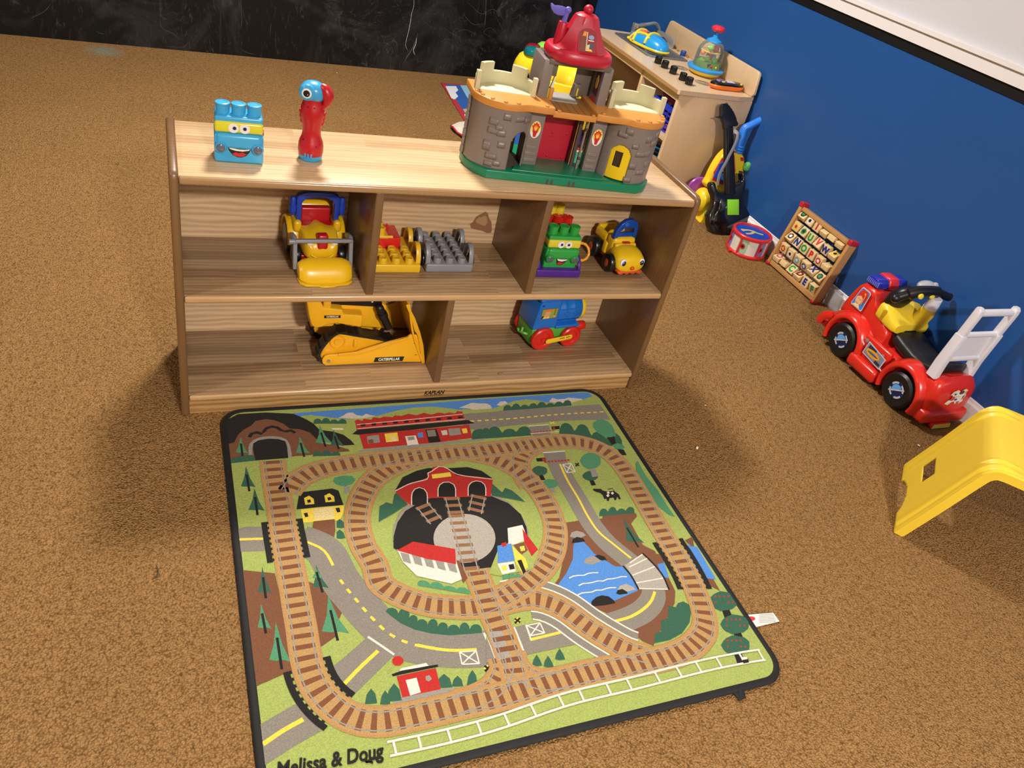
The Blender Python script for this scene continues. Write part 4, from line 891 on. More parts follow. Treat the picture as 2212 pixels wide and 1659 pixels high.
b.loft([rf(.071, .280, .9), rf(.063, .286, 1), rf(.052, .300, 1), rf(.043, .316, 1), rf(.035, .332, 1), rf(.031, .343, .8), rf(.027, .350, .5), rf(.020, .354, .3), rf(.010, .356, 0)]); roof = b.build('roof', cs, RDR, smooth=28)
b = B().ell((rc[0], rc[1], .362), .0108); b.build('roof_ball', cs, RDR)
# arched window picture on the front slope of the roof
fa_, fb = (0.062*0.85*0.924, .287), (0.035*0.85*0.924, .332)
def slope(x, t, off=0.0012):
    x *= 1.12
    v = fa_[0]+(fb[0]-fa_[0])*t; z = fa_[1]+(fb[1]-fa_[1])*t; return (rc[0]+x, rc[1]-v-off, z+off*0.45)
b = B()
def sl(m, pts, off): b.mat(m); b.add([slope(x, t, off) for x, t in pts], [list(range(len(pts)))])
arch = [(-.019, -.04), (.019, -.04), (.019, .64)]+[(.019*math.cos(PI*k/8), .64+.32*math.sin(PI*k/8)) for k in range(1, 8)]+[(-.019, .64)]
sl(plastic('deep_red', '8E1524', .4), arch, .0020); sl(plastic('wood_print', '7A3418', .4), [(-.015, .0), (-.003, .0), (-.003, .80), (-.009, .85), (-.015, .65)], .0024)
sl(ORP, [(-.012, .62), (-.004, .62), (-.004, .80), (-.009, .82)], .0027); sl(plastic('pale_print', 'D9C9A0', .4), [(-.003, .02), (-.001, .02), (-.001, .80), (-.003, .80)], .0027)
sl(plastic('blue_print', '8FA2C8', .4), [(.002+.0)]+[] if 0 else [(.001+.006+.006*math.cos(2*PI*k/12), .60+.09*math.sin(2*PI*k/12)) for k in range(12)], .0027); sl(WHP, [(.001, .44), (.013, .44), (.013, .48), (.001, .48)], .0027)
sl(plastic('grey_print', '3E4A5E', .4), [(.002, .16), (.008, .14), (.013, .18), (.013, .33), (.007, .37), (.002, .31)], .0027); sl(plastic('pale_print', 'D9C9A0', .4), [(-.001, .10), (.004, .08), (.005, .30), (-.001, .26)], .0030); sl(YLP, [(-.002, .02), (.012, .02), (.009, .10), (.000, .10)], .0030)
b.build('window_sticker', roof, smooth=0, recalc=False)
b = B().cyl((-.052, .118, .284), (-.050, .118, .330), .0125, .0105, 20); b.build('flag_socket', cs, RDR, bevel=0.0015)
b = B().cyl((-.050, .118, .328), (-.047, .118, .350), .0055, n=16); b.ell((-.046, .118, .354), .0075)
fl = [(-.050, .358), (-.060, .360), (-.070, .360), (-.078, .359), (-.084, .362), (-.088, .362), (-.088, .357), (-.084, .350), (-.077, .344), (-.068, .341), (-.058, .341), (-.050, .343)]
f = b.build('flag_pole', cs, PUR); B().prism(fl, .1155, .1205, 'xz').build('flag', f, PUR, bevel=0.0012)
# hinge columns at the outer edges
b = B()
for u, v in ((-.2345, .090), (.2345, .090)):
    b.lathe([(.0001, .022)]+[q for k in range(7) for q in ((.0042 if k % 2 else .0052, .022+k*.0195), (.0042 if k % 2 else .0052, .0385+k*.0195), (.003, .039+k*.0195), (.003, .041+k*.0195))]+[(.0001, .158)], 14, (u, v, 0))
b.parts('hinge', cs, m=GRY)

# ================================================================ blue block car with a face
def face_car(name, label, body, vis_col, w, lens, purple=None, face='smile', group=None):
    t = thing(name, label, 'toy', group=group); h = w/2
    BM = plastic(name+'_body', body, 0.28)
    b = B(); b.rbox(-h, h, 0.0, 0.062, 0.0, 0.058, 0.005); b.build('front_body', t, BM)
    b = B(); b.rbox(-h*0.97, h*0.97, 0.006, 0.062, 0.056, 0.092, 0.004); b.build('upper_body', t, BM)
    # bonnet bulge
    b = B(); P = []
    for k in range(9):
        a = PI*k/8; P.append([(x, 0.002-0.004*math.sin(a)+0.0, 0.030+0.026*math.sin(a*0.5)) for x in ()])
    b.rbox(-h*0.92, h*0.92, -0.004, 0.03, 0.030, 0.060, 0.007); b.build('bonnet', t, BM)
    vm = plastic(name+'_visor', vis_col, 0.2)
    B().rbox(-h*0.98, h*0.98, 0.002, 0.058, 0.0605, 0.083, 0.005).build('visor', t, vm)
    for x in (-h*0.64, 0, h*0.64):
        B().lathe([(0.0, .0885), (.0130, .0885), (.0132, .1075), (.0142, .108), (.0142, .1115), (.0125, .1125), (.0095, .1125), (.0092, .1115), (0, .1115)], 28, (x, 0.030, 0)).build('stud', t, BM)
    b = B(); b.at(0, 0.0015, 0.0715, rx=PI/2)
    for x in (-0.0105, 0.0105):
        b.mat(WHP).add([(x+.0098*math.cos(2*PI*k/24), .0098*math.sin(2*PI*k/24), .0004) for k in range(24)], [list(range(24))])
        dx = 0.0002 if x > 0 else 0.0018
        b.mat(plastic('iris_blue', '2A2F6E', .3)).add([(x+dx+.0036*math.cos(2*PI*k/16), .0036*math.sin(2*PI*k/16), .0006) for k in range(16)], [list(range(16))])
        b.mat(BKP).add([(x+dx+.002*math.cos(2*PI*k/12), .002*math.sin(2*PI*k/12), .0008) for k in range(12)], [list(range(12))])
    b.build('eyes', t, smooth=0, recalc=False)
    for x in (-h*0.75, h*0.75):
        l_ = B().lathe([(0, -.0085), (.0100, -.0080), (.0118, -.005), (.0118, 0)], 24, (x, 0.0, 0.033), 'y').build('headlight', t, BM)
        B().ell((x, -.0066, .033), (.0096, .0040, .0096)).build('lens', l_, plastic(name+'_lens', lens, .12, coat=.5))
    b = B(); b.at(0.0, -0.0004, 0.022, rx=PI/2); q = .0215*w/.092
    if face == 'smile':
        out = [(-q, .012), (-q*.9, .0045), (-q*.6, -.004), (-q*.2, -.0085), (q*.2, -.009), (q*.6, -.005), (q*.9, .003), (q*1.02, .0105), (q*.5, .0088), (0, .0088), (-q*.5, .0102)]
        te = [(-q*.93, .0110), (-q*.5, .0092), (0, .0078), (q*.5, .0080), (q*.95, .0096), (q*.85, .0066), (q*.3, .0040), (-q*.3, .0045), (-q*.8, .0074)]
        to = [(-q*.62, -.0020), (-q*.3, .0015), (-.001, .0000), (q*.3, .0018), (q*.66, -.0018), (q*.35, -.0068), (0, -.0078), (-q*.35, -.0062)]
    else:
        out = [(-.014, .010), (-.013, .0), (-.010, -.007), (-.002, -.0095), (.006, -.007), (.013, .001), (.017, .006), (.021, .009), (.012, .0085), (.0, .0085)]
        te = [(-.013, .0095), (0, .0080), (.012, .0082), (.019, .0088), (.012, .0045), (.002, .002), (-.009, .0038)]
        to = [(-.010, -.001), (-.004, .000), (.004, -.001), (.010, -.0005), (.004, -.006), (-.003, -.008), (-.009, -.0055)]
    for m_, p, e in ((BKP, out, .0003), (WHP, te, .0005), (REDP, to, .0005)): b.mat(m_).add([(x, y, e) for x, y in p], [list(range(len(p)))])
    b.build('mouth', t, smooth=0, recalc=False)
    return t
t = face_car('block_car', 'light blue block car with a smiling face on the shelf top', '3FA6D6', 'D9D233', 0.093, '5A6478')
t.location = (0.133, 0.078, ZT+.0006); t.rotation_euler = (0, 0, -0.045)
B().cyl((0.0465, 0.045, 0.052), (0.049, 0.045, 0.052), 0.008, n=20).build('side_knob', t, REDP)

# ================================================================ parrot shaped toy torch
t = thing('parrot_torch', 'red and light blue parrot shaped toy standing on the shelf top', 'toy', (0.281, 0.128, ZT+.0006), -0.3)
RD = plastic('parrot_red', 'B3161F', 0.32); BL = plastic('parrot_blue', '3A9ED2', 0.3)
B().lathe([(0, .010), (.0245, .010), (.0262, .018), (.0262, .030), (.0240, .040), (.0198, .050), (.0185, .062), (.0205, .074), (.0240, .088), (.0252, .100), (.0240, .110), (.0212, .118), (.0200, .124), (.0205, .132), (0, .136)], 32).build('body', t, RD)
B().lathe([(0, 0), (.0225, 0), (.0245, .003), (.0250, .011), (0, .012)], 32).build('foot_ring', t, BL)
b = B(); [b.rbox(x, x+.0035, -.0265, -.021, .008, .019, .0015) for x in (-.009, -.003, .003)]; b.build('toes', t, BL)
hd = B().ell((-.001, -.001, .142), (.0265, .0235, .0215), e=.92).build('head', t, BL)
b = B(); b.lathe([(0, -.028), (.011, -.0275), (.0155, -.024), (.017, -.018), (.016, -.01)], 28, (-.010, 0, .144), 'y'); b.build('eye_ring', hd, BL)
b = B(); b.mat(WHP).lathe([(0, -.0292), (.0085, -.0290), (.010, -.0275), (.0098, -.026)], 24, (-.010, 0, .144), 'y'); b.mat(BKP).lathe([(0, -.0305), (.006, -.0300), (.0072, -.0285)], 20, (-.010, 0, .144), 'y'); b.mat(WHP).ell((-.0075, -.0302, .1425), .0010, 8, 6); b.build('eye', hd)
P = [Vector((.014, -.004, .156)), Vector((.024, -.006, .150)), Vector((.0295, -.007, .138)), Vector((.0270, -.007, .124)), Vector((.020, -.006, .114))]
b = B().tube(catmull(P, 5), [0.006+0.0065*math.sin(PI*min(1, (k+2)/19)) for k in range(21)], 14); b.build('beak', hd, RD)
b = B()
for a in (-6, -5, 5, 6):
    aa = -PI/2+a*0.28
    for z, r in ((.100, .0250), (.090, .0238), (.080, .0218)): b.ell((r*math.cos(aa), r*math.sin(aa), z), (.0028, .0028, .0045), 8, 6)
b.parts('feather', t, m=RD)
b = B(); [b.ell((.0240*math.cos(a)*r, .0240*math.sin(a)*r, z), .0018, 8, 6) for a, z, r in ((-1.9, .115, .9), (-1.3, .115, .9), (-1.0, .034, 1.02), (-2.2, .045, .92), (-2.5, .117, .88))]; b.parts('speaker_hole', t, m=BKP)
# ================================================================ toys inside the shelf
YEL1 = plastic('loader_yellow', 'E2B417', 0.3); BLU1 = plastic('toy_blue', '1E3FA6', 0.3); RED1 = plastic('toy_red', 'B5161E', 0.3); GR1 = plastic('toy_grey', '86868A', 0.35); BLK1 = plastic('toy_black', '151414', 0.3)
def disc(b, c, r, axis='x', n=20, e=0.0): 
    f = {'x': lambda u, v: (c[0]+e, c[1]+u, c[2]+v), 'y': lambda u, v: (c[0]+u, c[1]+e, c[2]+v)}[axis]
    b.add([f(r*math.cos(2*PI*k/n), r*math.sin(2*PI*k/n)) for k in range(n)], [list(range(n))])
def wheel(b, c, r, w, axis='x', n=32):
    """tyre with rounded shoulders centred at c"""
    b.lathe([(r*.30, -w/2), (r*.70, -w/2), (r*.90, -w*.46), (r*.98, -w*.32), (r, -w*.12), (r, w*.12), (r*.98, w*.32), (r*.90, w*.46), (r*.70, w/2), (r*.30, w/2)], n, c, axis); return b
# --- front loader
t = thing('front_loader', 'yellow toy front loader with blue roll bar and red seat on the middle shelf', 'toy vehicle', (0.3200, 0.047, ZM+.0006), 0.05)
b = B(); P = []
prof = [(0.000, 0.004), (0.002, 0.016), (0.008, 0.030), (0.018, 0.040), (0.032, 0.047), (0.046, 0.046), (0.056, 0.036), (0.058, 0.018), (0.050, 0.006), (0.02, 0.002)]
rings = []
for k in range(13):
    u = -1+2*k/12; x = 0.060*u; s_ = (1-abs(u)**6*0.35)
    rings.append([(x, 0.028+(y-0.028)*s_, 0.022+(z-0.022)*s_) for y, z in prof])
b.loft(rings); bk = b.build('bucket', t, YEL1, bevel=0.0015)
lip = [(-.062, .030), (-.060, .006), (-.048, -.006), (-.020, -.008), (-.012, -.013), (.012, -.013), (.022, -.008), (.048, -.005), (.060, .006), (.062, .030), (.050, .034), (-.050, .034)]
B().prism(lip, 0.0005, 0.0045).build('bucket_lip', t, YEL1, bevel=0.0012)
for sx in (-1, 1):
    q = [(0.100, 0.082), (0.066, 0.090), (0.054, 0.084), (0.050, 0.060), (0.044, 0.035), (0.042, 0.018), (0.052, 0.014), (0.058, 0.032), (0.064, 0.055), (0.070, 0.076), (0.100, 0.068)]
    B().prism(q, sx*0.0635-0.0045, sx*0.0635+0.0045, 'yz').build('arm', t, GR1, bevel=0.0015)
b = B().rbox(-0.066, 0.066, 0.048, 0.058, 0.080, 0.089, 0.003).cyl((-0.078, 0.054, 0.083), (-0.06, 0.054, 0.083), 0.006, n=16); b.build('crossbar', t, GR1)
# body
b = B(); rings = []
for y, hw, z0, z1 in ((.060, .026, .034, .058), (.064, .034, .028, .070), (.078, .040, .024, .082), (.100, .043, .022, .090), (.120, .044, .022, .092), (.150, .044, .022, .084), (.185, .046, .022, .078), (.200, .044, .024, .080), (.204, .036, .030, .074)):
    ring = []
    for k in range(32):
        a = 2*PI*k/32; c_, s_ = math.cos(a), math.sin(a); x = hw*math.copysign(abs(c_)**.55, c_); z = (z0+z1)/2+(z1-z0)/2*math.copysign(abs(s_)**.6, s_)
        if s_ > .3: z += 0.004*math.cos(x/hw*PI*1.9)
        ring.append((x, y, z))
    rings.append(ring)
b.loft(rings); body = b.build('body', t, YEL1, smooth=60)
B().rbox(-.0125, .0125, .0595, .080, .056, .094, .006).build('nose', body, RED1)
b = B()
for sx in (-1, 1): b.mat(WHP).ell((sx*.028, .0665, .073), (.008, .004, .008))
b.parts('eye', body)
B().tube(catmull([(-.026, .0585, .046), (-.014, .0555, .040), (0, .0540, .037), (.014, .0555, .040), (.026, .0585, .046)], 5), .0022, 8).build('smile', body, YEL1)
for sx in (-1, 1):
    b = B(); wheel(b, (sx*.052, .100, .024), .024, .020); b.build('front_wheel', t, BLK1)
    b = B(); wheel(b, (sx*.056, .165, .036), .036, .022); b.build('rear_wheel', t, BLK1)
    b = B(); n = 14; rg = []
    for k in range(n+1):
        a = -0.25+(PI+0.3)*k/n; rg.append([(sx*x, .165+r*math.cos(a), .040+r*1.08*math.sin(a)) for x, r in ((.038, .041), (.066, .041), (.068, .044), (.064, .047), (.038, .047))])
    b.loft(rg); b.build('fender', t, YEL1, bevel=.001)
B().rbox(-.05, .05, .085, .115, .016, .030, .003).build('front_axle', t, RED1)
b = B().rbox(-.034, .034, .150, .168, .078, .118, .004); b.rbox(-.036, .036, .125, .160, .074, .086, .004); b.build('seat', t, RED1)
b = B().rbox(-.042, .042, .172, .204, .070, .122, .012); b.build('engine_cover', t, YEL1)
for sx in (-1, 1): B().rbox(sx*.046-.009, sx*.046+.009, .118, .165, .070, .099, .007).build('side_rail', t, YEL1)
b = B()
arch = [(-.049, .094), (-.049, .152), (-.044, .160), (-.030, .165), (0, .167), (.030, .165), (.044, .160), (.049, .152), (.049, .094), (.037, .094), (.037, .140), (.030, .149), (.015, .153), (0, .154), (-.015, .153), (-.030, .149), (-.037, .140), (-.037, .094)]
b.prism(arch, .128, .146, 'xz'); rb = b.build('roll_bar', t, BLU1, bevel=.002)
for sx in (-1, 1):
    b = B(); b.lathe([(0, .108), (.006, .109), (.007, .116), (.009, .118), (.009, .132), (.007, .134), (.0075, .146), (.005, .152), (0, .153)], 20, (sx*.056, .136, 0)); b.build('side_lamp', rb, BLU1)
B().rbox(-.034, .034, .1285, .1305, .153, .160, .0008).build('recess', rb, plastic('blue_dark', '14246B', .4))

# --- stud wagons
STY = plastic('block_yellow', 'E3B521', 0.33)
def studs(b, xs, ys, z, r=.0103, h=.0135):
    for x in xs:
        for y in ys: b.lathe([(0, z), (r, z-.001), (r*.97, z+h-.001), (r*.90, z+h), (r*.68, z+h), (r*.66, z+h-.0012), (0, z+h-.0012)], 20, (x, y, 0))
def wagon(t, x0, x1, y0, y1, m, cols, rows, fender_spans, wheelm=BLK1):
    b = B(); b.rbox(x0, x1, y0, y1, .0, .0225, .004); studs(b, cols, rows, .0225); b.build('stud_plate', t, m)
    for (fy0, fy1) in fender_spans:
        for sx, x in ((-1, x0), (1, x1)):
            cyy = (fy0+fy1)/2; R_ = (fy1-fy0)/2; n = 14; rg = []
            for k in range(n+1):
                a = PI*k/n; rg.append([(x-sx*q, cyy+r*math.cos(a), .018+r*1.6*math.sin(a)) for q, r in ((-.001, R_-.006), (-.001, R_), (.011, R_), (.011, R_-.006))])
            B().loft(rg).build('fender', t, m, bevel=.0015)
            b = B(); wheel(b, (x+sx*.0035, cyy, .021), .020, .007); b.build('wheel', t, wheelm)
t = thing('grey_wagon', 'grey studded block wagon with four arched mudguards, beside the yellow one', 'toy blocks', (0, 0, ZM+.0006))
wagon(t, .570, .692, .106, .250, GR1, (.6, .6315, .663), [.120+k*.0252 for k in range(6)], ((.112, .170), (.190, .246)))
t = thing('yellow_wagon', 'yellow studded block wagon carrying a red block, against the divider', 'toy blocks', (0, 0, ZM+.0006))
wagon(t, .4295, .555, .102, .250, STY, (.462, .4945, .527), (.116, .141, .166), ((.112, .170), (.190, .246)))
B().rbox(.4200+.006, .520, .182, .252, .0228, .052, .002).build('red_block', t, plastic('block_red', 'D2231C', .3))
b = B(); b.rbox(.4205+.006, .487, .176, .246, .0522, .060, .002)
for y in (.186, .213, .238): b.lathe([(0, .058), (.0118, .058), (.0112, .079), (.0100, .080), (.008, .080), (.0078, .0785), (0, .0785)], 22, (.468, y, 0))
b.tube([(.440, .176, .0585), (.497, .176, .0585)], .0035, 8); b.build('yellow_block', t, STY)
B().tube(catmull([(.492, .235, .052), (.495, .235, .062), (.500, .235, .052)], 5), .002, 8).build('red_loop', t, plastic('block_red', 'D2231C'))

# --- green face car on a purple base
t = face_car('green_block_car', 'green smiling block car on a purple wagon with red and yellow blocks behind', '2F9E43', 'DDC93C', 0.094, '4E5E5A', face='grin')
t.location = (0.9285, 0.098, ZM+0.0166); t.rotation_euler = (0, 0, -0.03)
PU = plastic('wagon_purple', '4B2386', .3)
B().rbox(-.069, .058, -.016, .135, -.016, .006, .004).build('wagon_base', t, PU)
for sx, x in ((-1, -.063), (1, .0535)):
    rg = []
    for k in range(13):
        a = PI*k/12; rg.append([(x+q, .022+.033*math.cos(a)*r, .0+.036*math.sin(a)*r) for q, r in ((-.004, .82), (-.004, 1), (.004, 1), (.004, .82))])
    B().loft(rg).build('fender', t, PU, bevel=.0012)
rr_ = plastic('block_red', 'D2231C')
b = B(); b.rbox(-.050, .046, .066, .125, .006, .090, .003)
for x in (-.024, .008, .034): b.lathe([(0, .088), (.0140, .088), (.0138, .108), (.0146, .109), (.0146, .112), (.0105, .1125), (.010, .1115), (0, .1115)], 22, (x-.004, .083, 0))
b.build('red_block', t, rr_)
b = B(); b.rbox(-.050, .034, .0985, .135, .0905, .107, .003)
for x in (-.034, -.002, .022): b.lathe([(0, .105), (.0125, .105), (.0122, .130), (.0105, .131), (0, .131)], 22, (x-.004, .116, 0))
b.build('yellow_block', t, plastic('block_lemon', 'DCC42A', .3))
b = B(); n = 40; b.tube([(.068+.022*math.cos(2*PI*k/n), .030+.012*math.sin(2*PI*k/n), .038+.019*math.sin(2*PI*k/n)) for k in range(n)], [.0034+.0007*((k // 2) % 2) for k in range(n)], 10, closed=True); r = b.build('pull_ring', t, plastic('ring_orange', 'E59A2B', .35)); r['label'] = 'orange ring handle'

# --- little yellow dump car
t = thing('smiling_car', 'yellow smiling toy car with blue roll bar in the right middle compartment', 'toy vehicle', (1.1400, 0.086, ZM+.0006), 0.10)
YC = plastic('car_yellow', 'E6BE1E', .28); OR2 = plastic('car_orange', 'D9532A', .35); BL2 = plastic('car_blue', '15459C', .28)
b = B(); rings = []
for y, hw, z0, z1 in ((.000, .030, .020, .044), (.004, .040, .014, .055), (.014, .0450, .012, .063), (.030, .046, .012, .070), (.046, .044, .012, .073), (.058, .041, .014, .071), (.066, .038, .016, .067)):
    rings.append([(hw*math.copysign(abs(math.cos(a))**.7, math.cos(a)), y, (z0+z1)/2+(z1-z0)/2*math.copysign(abs(math.sin(a))**.75, math.sin(a))) for a in [2*PI*k/36 for k in range(36)]])
b.loft(rings); body = b.build('bonnet', t, YC, smooth=60)
b = B(); zig = [(-.040, .018)]+[(-.040+.080*k/8, .0085 if k % 2 else .013) for k in range(9)]+[(.040, .018)]
b.prism(zig, -.0005, .020, 'xz'); b.build('bumper', t, OR2, bevel=.002)
b = B()
for sx in (-1, 1): 
    x = sx*.0305; e = B(); e.mat(WHP).ell((x, .0045, .0440), (.0095, .005, .0105)); e.mat(plastic('iris_navy', '1B2E78', .2)).ell((x+sx*-.001, .0010, .0430), (.0062, .0035, .0078)); e.mat(BKP).ell((x-sx*.001, -.0006, .0425), (.0038, .0025, .005)); e.mat(WHP).ell((x-.003, -.002, .0465), (.0014, .001, .0014), 8, 6); e.build('eye', body)
B().ell((0, -.0035, .0300), (.0062, .0042, .0052)).build('nose', body, plastic('nose_orange', 'D6461F', .25))
b = B().rbox(-.036, .038, .060, .098, .030, .086, .010); b.rbox(-.034, .036, .05, .066, .060, .074, .006); cab = b.build('cab', t, YC)
rbp = [(-.036, .080), (-.034, .105), (-.022, .125), (-.008, .136), (.012, .138), (.028, .130), (.036, .115), (.038, .080), (.027, .080), (.026, .108), (.022, .112), (-.010, .112), (-.018, .104), (-.022, .094), (-.022, .080)]
B().prism(rbp, .066, .080, 'xz').build('roll_bar', t, BL2, bevel=.0025, seg=3)
B().box(-.022, .027, .070, .077, .080, .098).build('roll_bar_panel', t, BL2, bevel=.001)
B().cyl((-.006, .0645, .124), (-.006, .068, .124), .0065, n=20).build('roll_bar_lamp', t, plastic('car_blue_light', '2F62C4', .3), bevel=.001)
B().rbox(-.010, .014, .052, .062, .0735, .0775, .001).build('seat_edge', t, RED1)
b = B().rbox(-.036, .036, .090, .160, .018, .030, .003); b.build('chassis', t, OR2)
b = B(); b.rbox(-.036, -.020, .098, .158, .050, .078, .008); b.rbox(.020, .036, .098, .158, .050, .078, .008); b.rbox(-.03, .03, .146, .160, .050, .084, .005); b.rbox(-.028, .028, .095, .155, .040, .054, .004); b.build('tipper_bed', t, YC)
b = B().rbox(-.040, -.026, .084, .104, .026, .062, .006); b.build('tipper_arm', t, YC)
for y, r in ((.040, .0260), (.128, .0290)):
    for sx in (-1, 1):
        w_ = B(); wheel(w_, (sx*.047, y, r), r, .022); w_ = w_.build('wheel', t, BLK1)
        B().ell((sx*.0575, y, r), (.002, r*.32, r*.45)).build('hub', w_, plastic('hub_orange', 'B8452A', .4))

# --- bulldozer, lower left
t = thing('bulldozer', 'large yellow toy bulldozer with black tracks on the bottom shelf', 'toy vehicle', (0, 0, ZL+.0006))
CY = plastic('dozer_yellow', 'F0B11D', .35); CK = plastic('dozer_black', '17140F', .45)
def belt(y0, y1):
    """one rubber track: outline around the rollers with raised cleats"""
    raw = [(.342, .004), (.330, .012), (.323, .028), (.326, .045), (.337, .066), (.350, .085), (.365, .097), (.382, .098), (.420, .089), (.470, .078), (.505, .068), (.522, .055), (.524, .034), (.512, .014), (.490, .005), (.430, .004), (.380, .004)]
    P = catmull([Vector((x, 0, z)) for x, z in raw], 6, True); cx_ = .41; b = B(); m = len(P); out = []
    for i in range(m):
        tt = (P[(i+1) % m]-P[i-1]).normalized(); nn = Vector((tt.z, 0, -tt.x))
        if nn.dot(P[i]-Vector((.41, 0, .05))) < 0: nn = -nn
        out.append((P[i], nn, tt))
    rg = []
    for i in range(m):
        p, nn, tt = out[i]; h = .0035 if (i % 6) in (0, 1) else 0.0
        o_ = p+nn*h; q = p-nn*.006
        rg.append([(o_.x, y0, o_.z), (o_.x, y1, o_.z), (q.x, y1, q.z), (q.x, y0, q.z)])
    b.loft(rg, close=True); return b
belt(.100, .137).build('track', t, CK, smooth=25); belt(.215, .250).build('track', t, CK, smooth=25)
side = [(.345, .010), (.334, .018), (.330, .030), (.334, .044), (.345, .063), (.356, .080), (.368, .090), (.380, .091), (.42, .082), (.47, .071), (.50, .061), (.515, .048), (.516, .034), (.506, .018), (.488, .011)]
for y0, y1 in ((.108, .130), (.222, .244)): B().prism(side, y0, y1, 'xz').build('track_frame', t, CY)
b = B()
b.lathe([(0, -.003), (.009, -.003), (.010, 0), (.016, -.0), (.017, -.003), (.019, -.003), (.020, 0), (.020, .004)], 28, (.370, .1065, .066), 'y'); b.build('sprocket', t, CY)
B().lathe([(0, -.003), (.016, -.003), (.019, 0), (.019, .004)], 24, (.347, .106, .026), 'y').build('idler', t, CY)
B().rbox(.385, .404, .1045, .110, .052, .062, .001).build('frame_block', t, CY); B().rbox(.410, .420, .103, .110, .048, .073, .003).build('frame_block', t, CY)
armp = [(.342, .003), (.334, .010), (.332, .022), (.337, .032), (.347, .036), (.372, .037), (.414, .041), (.436, .050), (.488, .068), (.545, .084), (.552, .092), (.570, .090), (.582, .060), (.594, .018), (.598, .002), (.540, .005), (.430, .0045)]
for y0, y1 in ((.092, .0985), (.252, .258)):
    B().prism(armp, y0, y1, 'xz').build('push_arm', t, CY, bevel=.0015)
b = B().prism([(.37, .033), (.43, .037), (.55, .080), (.55, .075), (.43, .043), (.372, .037)][:3]+[(.548, .086), (.43, .046), (.37, .040)], .0895, .093, 'xz'); b.build('arm_rib', t, CY, bevel=.0008)
B().cyl((.348, .0895, .018), (.348, .093, .018), .0045, n=16).build('bolt', t, plastic('bolt_metal', '9A8A60', .3, metal=.6))
b = B(); rg = []
for k in range(9):
    u = k/8; z = .186*u; x = .600-.012*u-.050*u*u-.020*math.sin(PI*u); rg.append([(x, .088, z), (x, .262, z), (x-.006, .262, z+.001), (x-.006, .088, z+.001)])
b.loft(rg); b.build('blade', t, CY, bevel=.001)
b = B().prism([(.570, .092), (.594, .004), (.600, .0), (.602, .004), (.590, .060), (.576, .100), (.556, .145), (.532, .186), (.527, .184), (.548, .140), (.560, .105)], .0885, .092, 'xz'); b.build('blade_cheek', t, CY, bevel=.001)
b = B().prism([(.303, .108), (.306, .090), (.420, .090), (.500, .080), (.494, .150), (.480, .158), (.350, .170), (.340, .170), (.296, .170)], .138, .215, 'xz'); b.build('hull', t, CY, bevel=.004)
rear = [(.288, .185), (.296, .140), (.302, .118), (.312, .107), (.330, .110), (.345, .118), (.365, .120), (.400, .112), (.424, .106), (.428, .112), (.428, .142), (.380, .146), (.376, .160), (.330, .166), (.318, .190), (.306, .210), (.290, .210)]
for y0, y1 in ((.108, .139), (.214, .244)): B().prism(rear, y0, y1, 'xz').build('mudguard', t, CY, bevel=.004, seg=3)
B().prism([(.292, .185), (.300, .14), (.315, .112), (.40, .112), (.34, .20), (.292, .20)], .138, .215, 'xz').build('rear_body', t, CY, bevel=.004)
b = B().prism([(.345, .160), (.482, .150), (.470, .200), (.350, .205)], .132, .222, 'xz'); b.build('engine_panel', t, CK, bevel=.003)
for x in (.329,): 
    for y in (.110, .232): B().box(x, x+.018, y, y+.016, .150, .228).build('canopy_post', t, CY, bevel=.002)
B().rbox(.300, .420, .105, .250, .226, .238, .005).build('canopy', t, CY)
b = B().cyl((.470, .1200, .156), (.500, .1200, .096), .0110, .0100, 20); b.cyl((.477, .1200, .142), (.483, .1200, .130), .0128, .0128, 20); b.ell((.470, .120, .156), .011); b.build('light_rod', t, CK)
B().cyl((.500, .150, .16), (.505, .150, .20), .006, n=16).build('exhaust', t, CY)
def cat_label(x0, x1, z0, z1, y, sk=0.0):
    b = B(); b.mat(CK); b.add([(x0, y, z0), (x1, y, z0), (x1+sk, y, z1), (x0+sk, y, z1)], [(0, 1, 2, 3)])
    b.mat(WHP); b.at((x0+x1)/2+sk/2, y-.0003, (z0+z1)/2, rx=PI/2); b.text('CATERPILLAR', (z1-z0)*.78, bold=.035, ext=.0001, width=(x1-x0)*.74)
    b.mat(plastic('dozer_yellow', '')); b.at(); w = (x1-x0)*.74; xx = (x0+x1)/2+sk/2-w*.38; b.add([(xx-w*.03, y-.0006, z0+(z1-z0)*.25), (xx+w*.04, y-.0006, z0+(z1-z0)*.25), (xx+w*.005, y-.0006, z0+(z1-z0)*.55)], [(0, 1, 2)])
    return b.build('label', t, smooth=0, recalc=False)
cat_label(.464, .541, .0085, .0235, .0915, .003); cat_label(.332, .372, .137, .145, .1075)
b = B().mat(plastic('knob_red', 'B02A1C', .4)); b.ell((.372, .1315, .178), (.006, .002, .004)); b.mat(WHP); b.ell((.405, .1315, .174), (.002, .002, .005)); b.ell((.453, .1315, .168), .0025); b.tube([(.424, .1312, .184), (.428, .1312, .179), (.436, .1312, .179), (.438, .1312, .182)], .0008, 6); b.parts('panel_mark', t)
for z, x in ((.064, .564), (.027, .572)): B().box(x, x+.005, .0908, .0918, z, z+.0012).build('slot', t, CK)

